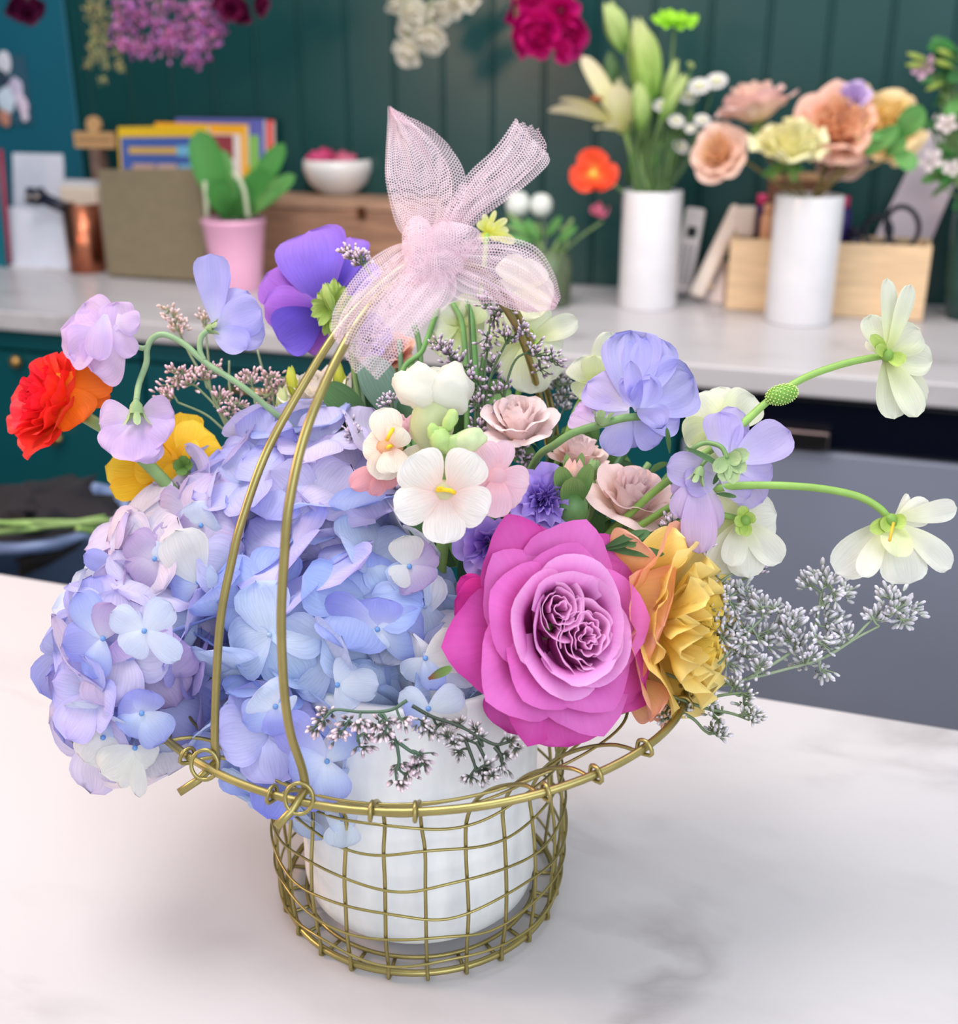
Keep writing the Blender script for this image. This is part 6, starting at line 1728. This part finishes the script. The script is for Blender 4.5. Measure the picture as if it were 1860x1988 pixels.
leafthing('leaf_sprig', 'small green leaf with a red base lying on the white hydrangea petals', [((832, 1318), (878, 1296), 18, grad((130, 60, 60), (100, 130, 70), (110, 150, 80)))], .466, None)
leafthing('leaf_sprig', 'small dark leaf peeking out under the magenta rose', [((1010, 1418), (1014, 1432), 10, DG)], .49)
leafthing('leaf_sprig', 'tiny forked leaves on the curved stem below the lilac cluster', [((1300, 880), (1294, 830), 10, DG), ((1330, 868), (1400, 905), 12, DG), ((1390, 958), (1430, 965), 10, DG), ((1385, 940), (1398, 915), 10, DG)], .486, None, tipn=1.3)
gs = thing('bare_stems', 'upright green stems between the tulle bow and the white snapdragon', 'stems', P(800, 800, .58))
for i, (a, m, b, c_) in enumerate([((690, 640), (700, 720), (720, 840), (110, 140, 110)), ((672, 640), (690, 730), (700, 850), (120, 150, 120)), ((775, 660), (778, 730), (775, 860), (106, 140, 104)), ((800, 620), (815, 680), (822, 840), (96, 134, 80)), ((880, 590), (900, 650), (905, 860), (104, 150, 84)), ((905, 585), (918, 640), (925, 860), (90, 140, 76)), ((850, 600), (820, 680), (780, 760), (110, 160, 86)), ((800, 700), (790, 760), (786, 840), (110, 160, 86)), ((940, 690), (930, 760), (925, 880), (84, 124, 72)), ((1310, 850), (1400, 790), (1300, 900), (120, 160, 90))][:9]):
    stem(gs, [P(*a, .585), P(*m, .58), P(*b, .57), P(850+i*5, 1100, .56)], .0015, lin(c_))
gs = thing('crossing_stems', 'tangle of dark green stems above the magenta rose', 'stems', P(1130, 1060, .54))
for i, (a, b) in enumerate([((1180, 930), (1060, 1130)), ((1210, 1000), (1080, 1150)), ((1320, 940), (1140, 1090)), ((1090, 1000), (1060, 1110)), ((1150, 1010), (1150, 1100)), ((1260, 900), (1120, 1080)), ((1225, 860), (1080, 1060)), ((1345, 870), (1180, 1040)), ((930, 1330), (900, 1380))]):
    stem(gs, [P(*a, .55), P((a[0]+b[0])/2+6, (a[1]+b[1])/2, .545), P(*b, .55)], .0017, mixc(G_DARK, G_STEM, (i % 3)/2))
fol = thing('bouquet_foliage', 'dark green foliage filling the gaps in the middle of the bouquet', 'foliage', GT)
r = random.Random(77)
for i in range(84):
    zone = i % 6
    px, py = [(r.uniform(1020, 1300), r.uniform(900, 1110)), (r.uniform(880, 1180), r.uniform(830, 1000)), (r.uniform(760, 1000), r.uniform(760, 960)), (r.uniform(1060, 1330), r.uniform(990, 1160)), (r.uniform(560, 760), r.uniform(790, 900)), (r.uniform(820, 1240), r.uniform(1080, 1330))][zone]
    A = P(px, py, .595+r.uniform(-.015, .02)) if zone != 5 else P(px, py, .53+r.uniform(0, .02))
    B = A+RT*r.uniform(-.02, .02)+UP*r.uniform(.0, .03)+TOCAM*r.uniform(0, .012)
    mb = MB(); petal_to(mb, A, B, r.uniform(.010, .018), (TOCAM+UP*r.uniform(-.4, .6)+RT*r.uniform(-.5, .5)).normalized(), r.choice([DG, DK, grad((80, 116, 60), (96, 136, 72), (110, 150, 84))]), seed=i, tipn=1.7, base=.3, nu=5, nv=7); build('leaf', mb, M_LEAF, fol)
for i in range(10):
    stem(fol, [GT+Vector((r.uniform(-.03, .03), r.uniform(-.02, .03), -.01)), P(r.uniform(800, 1200), r.uniform(1000, 1150), .575), P(r.uniform(700, 1250), r.uniform(850, 950), .60)], .0016, mixc(G_DARK, G_STEM, r.random()))

# ============================================================ LIMONIUM
def limonium(label, rootpt, clusters, d, rp, seed, tipc=(226, 206, 232), calc=(120, 110, 130), stc=(96, 120, 84), nb=14, mains=(), dvar=.006, bl=.0030, sr=.00055, down=False, name='limonium_spray'):
    r = random.Random(seed)
    root = thing(name, label, 'filler flower', P(*rootpt, d))
    nodes = [(rootpt[0], rootpt[1], d, 0, None)]
    for m in mains:
        pts = smooth([P(*(q if len(q) == 3 else (*q, d))) for q in m], 6)
        mb = MB(); mb.tube(pts, sr*1.5, lin(stc), 6, r1=sr); build('stem', mb, M_STEM, root)
        for q in pts:
            x, y, z = proj(q); nodes.append((x, y, z, 0, None))
    order = sorted(clusters, key=lambda c: min((c[0]-n[0])**2+(c[1]-n[1])**2 for n in nodes))
    tc_, cc_ = lin(tipc), lin(calc)
    for k, c in enumerate(order):
        px, py = c[:2]
        dd = d+r.uniform(-dvar, dvar)
        # nearest node a little way down the stem
        best = min(nodes, key=lambda n: abs(math.hypot(px-n[0], py-n[1])-22)+math.hypot(px-n[0], py-n[1])*.5)
        A = P(best[0], best[1], best[2]); B = P(px, py, dd)
        dr = (B-A).normalized()
        mb = MB()
        mid = A.lerp(B, .5)+UP*r.uniform(-.002, .002)
        mb.tube(smooth([A, mid, B], 3), sr, lin(stc), 5)
        nodes.append((px, py, dd, 1, None))
        tb = MB()
        n = nb if len(c) < 3 else int(nb*c[2])
        R = rp*d/FPX
        for j in range(n):
            off = (RT*r.gauss(0, 1)+UP*r.gauss(0, 1)*.8+TOCAM*r.gauss(0, 1)*.8)*R*.5
            q = B+off
            dv = (dr*.7+off.normalized()*.8+UP*(-.1 if down else .5)+Vector((r.gauss(0, .3), r.gauss(0, .3), r.gauss(0, .3)))).normalized()
            L = bl*r.uniform(.8, 1.3); w_ = L*.21
            M = frame(q, dv, r.random()*6)
            k1 = r.uniform(.85, 1.15)
            c0 = tuple(x*k1 for x in cc_); c1 = tuple(min(1, x*k1) for x in tc_)
            prof = [(w_*.35, 0, c0), (w_*.9, L*.3, c0), (w_*1.0, L*.55, mixc(c0, c1, .6)), (w_*.85, L*.85, c1), (w_*.15, L, c1)]
            vv, cc, ff = [], [], []
            for (rr_, zz, cl) in prof:
                for m_ in range(5):
                    a = 2*pi*m_/5; vv.append(Vector((rr_*cos(a), rr_*sin(a), zz))); cc.append(cl)
            for a_ in range(4):
                for m_ in range(5):
                    ff.append((a_*5+m_, a_*5+(m_+1) % 5, (a_+1)*5+(m_+1) % 5, (a_+1)*5+m_))
            ff.append((20, 21, 22, 23, 24))
            tb.add(vv, ff, cc, None, M)
            if j % 2 == 0:
                mb.tube([B-dr*R*.4, q], sr*.55, lin(stc), 4, caps=False)
        build('branch', mb, M_STEM, root)
        build('bud_cluster', tb, M_STEM, root)
    return root
limonium('pink budded limonium spray at the left, behind the arching sweet pea stem', (449, 841), [(316, 766), (346, 742), (355, 721), (382, 730), (400, 721), (415, 718), (427, 769), (452, 790), (467, 787), (460, 751), (488, 733), (330, 770), (368, 745), (437, 775), (475, 735), (340, 728), (396, 735), (445, 805), (327, 752)], .575, 15, 1, tipc=(240, 204, 214), calc=(170, 140, 130), stc=(130, 150, 110), mains=[[(640, 960), (500, 880), (443, 841), (400, 805), (345, 781)], [(500, 880), (449, 835), (420, 790), (379, 748)], [(480, 870), (430, 800), (403, 745)], [(560, 900), (530, 860), (500, 800), (490, 750)]])
limonium('pink budded limonium sprig behind the handle, left of the cream lisianthus', (540, 830), [(527, 751), (539, 730), (512, 772), (530, 765), (545, 748), (520, 735), (437, 893), (548, 775)], .59, 16, 2, tipc=(240, 204, 214), calc=(170, 140, 130), stc=(130, 150, 110), mains=[[(620, 930), (560, 870), (535, 800), (530, 760)]])
limonium('thin pale limonium stalks rising between the upright sweet pea and the counter', (460, 800), [(340, 625), (328, 600), (350, 632), (335, 612), (394, 625), (400, 612), (345, 640)], .60, 13, 3, tipc=(236, 204, 208), calc=(176, 160, 130), stc=(140, 156, 120), mains=[[(450, 850), (410, 760), (370, 690), (345, 640)], [(450, 850), (410, 760), (405, 700), (398, 630)], [(470, 850), (447, 760), (445, 700)], [(540, 860), (515, 740), (500, 680)]])
limonium('mauve limonium sprays rising in the centre under the bow, right of the snapdragon', (930, 850), [(860, 679), (883, 701), (850, 665), (872, 690), (890, 715), (966, 601), (950, 580), (976, 646), (962, 620), (947, 679), (1021, 646), (1005, 640), (1037, 675), (1045, 690), (1066, 692), (1050, 720), (915, 730), (905, 715), (953, 704), (979, 750), (965, 760), (934, 779), (925, 790), (963, 795), (950, 800), (931, 827), (1018, 888), (1010, 875), (1030, 895), (1075, 700), (960, 720), (990, 655), (945, 660), (930, 745), (940, 590), (972, 612)], .545, 15, 4, tipc=(212, 194, 214), calc=(110, 96, 110), stc=(70, 96, 60), mains=[[(930, 960), (926, 850), (928, 760), (900, 720), (870, 690)], [(930, 900), (938, 780), (945, 690), (955, 600)], [(940, 850), (950, 740), (990, 650)], [(960, 880), (975, 790), (1000, 700), (1050, 680)], [(930, 900), (915, 700), (910, 590)]])
limonium('small limonium tuft between the tall blush rose and the large sweet pea', (1070, 850), [(1089, 730), (1092, 762), (1095, 792), (1080, 745), (1100, 745), (1086, 780), (1104, 770)], .585, 12, 5, tipc=(206, 200, 214), calc=(130, 130, 130), stc=(110, 130, 100), mains=[[(1060, 900), (1078, 820), (1086, 740)]])
limonium('tiny limonium tips poking out between hydrangea and snapdragon', (720, 880), [(686, 840), (760, 775), (748, 782), (694, 850), (680, 832), (770, 950)], .53, 12, 6, tipc=(214, 200, 220), calc=(110, 100, 120), mains=[[(760, 980), (730, 900), (690, 850)], [(780, 900), (765, 800), (755, 780)]])
limonium('pink limonium tuft above the yellow rose, under the small lilac sweet pea', (1330, 1060), [(1300, 1020), (1320, 1035), (1340, 1050), (1355, 1045), (1345, 1065), (1310, 1045), (1365, 1060), (1330, 1025)], .50, 14, 7, tipc=(224, 204, 226), calc=(110, 120, 100), mains=[[(1250, 1100), (1290, 1060), (1340, 1040)]])
limonium('silvery limonium spray spreading far right over the counter edge', (1370, 1331), [(1407, 1151), (1444, 1142), (1393, 1188), (1430, 1197), (1453, 1165), (1463, 1182), (1481, 1179), (1504, 1183), (1522, 1207), (1541, 1216), (1402, 1239), (1430, 1267), (1453, 1276), (1476, 1294), (1472, 1239), (1490, 1253), (1532, 1239), (1555, 1248), (1573, 1271), (1596, 1304), (1592, 1114), (1610, 1133), (1569, 1137), (1620, 1156), (1643, 1151), (1601, 1179), (1624, 1202), (1610, 1215), (1633, 1230), (1583, 1239), (1726, 1156), (1749, 1170), (1767, 1179), (1693, 1197), (1712, 1197), (1754, 1207), (1740, 1185), (1415, 1220), (1440, 1225), (1380, 1210), (1600, 1250), (1615, 1245), (1495, 1225), (1540, 1195), (1560, 1285), (1420, 1175), (1390, 1165), (1445, 1250), (1385, 1250), (1410, 1290), (1395, 1130)], .50, 19, 8, tipc=(214, 208, 222), calc=(172, 178, 172), stc=(142, 158, 128), nb=20, bl=.0036, mains=[[(1240, 1290), (1370, 1331), (1450, 1318), (1522, 1300), (1601, 1276), (1660, 1240), (1707, 1215)], [(1601, 1276), (1650, 1245), (1690, 1205)], [(1370, 1320), (1420, 1260), (1480, 1200)], [(1450, 1318), (1530, 1270), (1580, 1220), (1595, 1150)], [(1360, 1310), (1390, 1230), (1415, 1160)], [(1370, 1180), (1400, 1130), (1440, 1105)]])
limonium('pale limonium sprigs hanging down right of the basket rim', (1330, 1360), [(1444, 1345), (1425, 1331), (1444, 1368), (1462, 1396), (1379, 1364), (1393, 1396), (1398, 1428), (1324, 1382), (1296, 1396), (1310, 1375), (1285, 1385), (1452, 1385), (1385, 1380), (1390, 1415)], .49, 15, 9, tipc=(214, 208, 218), calc=(120, 132, 110), stc=(110, 128, 92), mains=[[(1260, 1330), (1300, 1370), (1345, 1395), (1370, 1420), (1392, 1425)], [(1300, 1350), (1370, 1375), (1420, 1385), (1455, 1398)], [(1360, 1360), (1400, 1350), (1440, 1345)]])
limonium('dark limonium sprig with pink buds hanging in front of the white pot, left one', (756, 1379), [(625, 1399), (612, 1413), (677, 1399), (663, 1420), (698, 1403), (732, 1409), (753, 1403), (784, 1399), (766, 1434), (715, 1427), (705, 1451), (815, 1465), (822, 1482), (794, 1502), (773, 1489), (773, 1520), (655, 1432), (745, 1425), (800, 1488), (640, 1385)], .463, 12, 10, tipc=(232, 208, 224), calc=(90, 90, 84), stc=(76, 104, 84), mains=[[(790, 1360), (756, 1379), (700, 1382), (650, 1378), (630, 1395)], [(735, 1385), (750, 1400), (770, 1440)], [(770, 1440), (775, 1480), (768, 1500)], [(772, 1440), (800, 1460), (815, 1462)], [(697, 1400), (694, 1440)]], nb=12, bl=.0032, down=True)
limonium('dark limonium sprig hanging in front of the white pot, right one', (830, 1385), [(818, 1403), (842, 1423), (856, 1406), (870, 1430), (890, 1406), (925, 1416), (908, 1437), (890, 1461), (930, 1430), (990, 1437), (1004, 1454), (976, 1465), (976, 1489), (942, 1485), (939, 1509), (911, 1509), (959, 1506), (830, 1420), (880, 1442), (940, 1495)], .463, 10, 11, tipc=(206, 196, 206), calc=(84, 88, 74), stc=(56, 70, 56), mains=[[(800, 1370), (840, 1392), (880, 1405), (920, 1425), (938, 1450)], [(920, 1425), (960, 1445), (990, 1440)], [(905, 1440), (920, 1480), (925, 1500)], [(925, 1440), (940, 1470), (943, 1490)], [(960, 1450), (975, 1470)]], nb=11, bl=.0030, down=True)
limonium('mauve limonium tips lying over the tulle at the anemone', (712, 520), [(672, 492), (685, 500), (700, 495), (695, 512), (708, 505), (680, 488)], .555, 11, 12, tipc=(222, 200, 220), calc=(130, 110, 100), mains=[[(760, 600), (725, 540), (700, 508)]])
limonium('grey limonium cluster beside the lower cream green bloom', (1480, 1120), [(1470, 1090), (1478, 1105), (1485, 1095), (1466, 1075)], .515, 11, 13, tipc=(214, 196, 224), calc=(130, 130, 130), mains=[[(1400, 1150), (1450, 1120), (1475, 1100)]])

# ============================================================ TULLE BOW
bow = thing('tulle_bow', 'sheer pale pink tulle bow tied around the top of the brass handle', 'bow', Matrix.Translation(P(840, 500, .46)))
def sheet(name, ea, eb, nrows=46, ncols=34, folds=5, fa=.004, seed=0, gather=(), bulge=0.0, frag=0.0):
    """net sheet between two edge curves (px,py,d lists)"""
    r = random.Random(seed)
    def res(lst):
        s = smooth([P(*q) for q in lst], 12)
        L = [0]
        for i in range(1, len(s)): L.append(L[-1]+(s[i]-s[i-1]).length)
        out = []
        j = 0
        for k in range(nrows+1):
            t = L[-1]*k/nrows
            while j < len(L)-2 and L[j+1] < t: j += 1
            f = (t-L[j])/max(1e-9, L[j+1]-L[j])
            out.append(s[j].lerp(s[j+1], min(1, max(0, f))))
        return out, L[-1]
    A, la = res(ea); B, lb = res(eb)
    ww = max((a-b).length for a, b in zip(A, B))
    ph = r.uniform(0, 6)
    vv, uv = [], []
    mb = MB()
    for j in range(nrows+1):
        s_ = j/nrows
        for i in range(ncols+1):
            t = i/ncols
            p = A[j].lerp(B[j], t)
            w_ = (A[j]-B[j]).length/ww
            amp = fa*(.35+.65*(1-w_))
            dz = amp*sin(t*folds*2*pi+ph+2.2*noise.noise(Vector((s_*2, t*2, seed))))+bulge*sin(pi*t)*sin(pi*min(1, s_*1.1))
            dz += .002*noise.noise(Vector((s_*4, t*4, seed*3.0)))
            p = p+TOCAM*dz
            vv.append(p); uv.append((t*ww*(1.0+.15*(1-w_)), s_*(la+lb)/2))
    n = ncols+1
    ff = [(j*n+i, j*n+i+1, (j+1)*n+i+1, (j+1)*n+i) for j in range(nrows) for i in range(ncols)]
    mb.add(vv, ff, (1, 1, 1), uv)
    return build(name, mb, M_TULLE, bow)
K = .443
# upper left loop : outline left edge and right edge, apex top left, front and back layer
sheet('loop', [(755, 214, K-.01), (749, 300, K-.02), (750, 360, K-.022), (770, 440, K-.014), (800, 475, K)], [(760, 214, K-.01), (840, 255, K-.012), (890, 310, K-.01), (905, 370, K-.008), (880, 430, K-.004), (840, 478, K)], folds=3, fa=.005, seed=1, bulge=.006)
sheet('loop', [(757, 216, K-.01), (752, 290, K+.012), (752, 350, K+.016), (775, 430, K+.010), (805, 472, K+.004)], [(762, 216, K-.01), (830, 262, K+.010), (874, 330, K+.012), (875, 400, K+.008), (845, 470, K+.002)], folds=3, fa=.004, seed=2, bulge=-.006)
# upper right tail
sheet('tail', [(1001, 231, K-.01), (950, 300, K-.008), (900, 350, K-.006), (862, 420, K-.004), (838, 480, K)], [(1064, 300, K+.004), (1062, 325, K), (1000, 380, K-.006), (930, 430, K-.006), (872, 500, K)], folds=3, fa=.004, seed=3)
sheet('tail', [(1003, 235, K+.002), (960, 300, K+.004), (915, 352, K+.004), (870, 425, K+.003), (845, 480, K+.002)], [(1045, 250, K+.006), (1058, 300, K+.006), (985, 372, K+.004), (925, 420, K+.003), (868, 495, K+.002)], folds=3, fa=.003, seed=4)
# lower left tail
sheet('tail', [(640, 640, K-.018), (650, 590, K-.020), (700, 520, K-.022), (750, 480, K-.014), (805, 465, K)], [(732, 738, K-.018), (780, 680, K-.020), (840, 610, K-.018), (870, 560, K-.012), (862, 505, K)], folds=5, fa=.0045, seed=5)
sheet('tail', [(645, 650, K-.012), (665, 600, K-.012), (715, 535, K-.010), (770, 490, K+.004), (812, 470, K+.002)], [(690, 725, K-.012), (760, 665, K-.010), (830, 600, K-.004), (850, 550, K+.004), (850, 505, K+.002)], folds=4, fa=.004, seed=6)
sheet('tail', [(720, 660, K-.012), (735, 600, K-.014), (770, 540, K-.012), (810, 480, K-.004)], [(850, 615, K-.012), (880, 580, K-.014), (885, 540, K-.010), (850, 500, K-.004)], folds=4, fa=.004, seed=7)
# right loop
sheet('loop', [(838, 470, K), (900, 468, K-.008), (980, 462, K-.012), (1040, 480, K-.012), (1075, 530, K-.008), (1088, 580, K)], [(850, 510, K), (900, 530, K-.008), (950, 550, K-.012), (1000, 585, K-.012), (1040, 605, K-.008), (1078, 600, K)], folds=4, fa=.004, seed=8, bulge=.004)
sheet('loop', [(838, 478, K+.004), (900, 480, K+.008), (980, 475, K+.012), (1035, 492, K+.012), (1068, 535, K+.008), (1084, 585, K)], [(850, 515, K+.004), (890, 545, K+.006), (940, 575, K+.010), (990, 600, K+.012), (1030, 608, K+.008), (1074, 604, K)], folds=3, fa=.004, seed=9, bulge=-.004)
sheet('loop', [(848, 500, K-.004), (900, 520, K-.012), (950, 545, K-.016), (1010, 580, K-.014), (1050, 605, K-.01)], [(850, 530, K-.004), (880, 580, K-.012), (920, 590, K-.016), (960, 590, K-.014), (1020, 605, K-.01)], folds=4, fa=.004, seed=10)
# knot : crumpled bundle
for k, (x, y, rx, ry) in enumerate([(836, 490, 50, 40), (870, 468, 56, 34), (845, 520, 52, 34), (815, 470, 30, 48)]):
    mb = MB(); nu, nv = 40, 28
    M = Matrix.Translation(P(x, y, K-.006-.002*k)) @ Matrix((RT, UP, TOCAM)).transposed().to_4x4()
    vv, uv = [], []
    for j in range(nv+1):
        for i in range(nu+1):
            a, b = 2*pi*i/nu, pi*j/nv
            d_ = Vector((sin(b)*cos(a), cos(b), sin(b)*sin(a)))
            kk = 1+.34*noise.noise(d_*1.1+Vector((k*5, 0, 0)))+.05*sin(a*6+b*2+k)
            vv.append(Vector((d_.x*rx*K/FPX*kk, d_.y*ry*K/FPX*kk, d_.z*.008*kk)))
            uv.append((a*rx*K/FPX, b*ry*K/FPX*1.2))
    n = nu+1
    mb.add(vv, [(j*n+i, j*n+i+1, (j+1)*n+i+1, (j+1)*n+i) for j in range(nv) for i in range(nu)], (1, 1, 1), uv, M)
    build('knot', mb, M_TULLE, bow)
GROUPS = {'hydrangea': 'hydrangea heads in the basket', 'hydrangea_floret': 'single hydrangea florets in front of the heads', 'spray_rose': 'blush spray roses in the bouquet', 'butterfly_ranunculus': 'pale green and cream butterfly blooms', 'limonium_spray': 'limonium sprays in the bouquet', 'daisy': 'daisies in the lily vase', 'picture_book': 'picture books on the wooden chest', 'lily_bud': 'lily buds in the white vase', 'leaf_sprig': 'loose leaf sprigs in the bouquet', 'small_bloom': 'small blooms of the leafy branch', 'green_bud': 'green buds of the leafy branch', 'cylinder_vase': 'white cylinder vases on the back worktop', 'leaflet_stand': 'white leaflets by the teal panel', 'spray_can': 'cans in the pale wooden crate', 'seed_ball': 'white seed balls over the glass jar', 'rosebud': 'green rosebuds in the bouquet'}
for o in scene.objects:
    if o.parent is None and o.get('category'):
        g = GROUPS.get(o.name.split('.')[0])
        if g: o['group'] = g
bpy.context.view_layer.update()
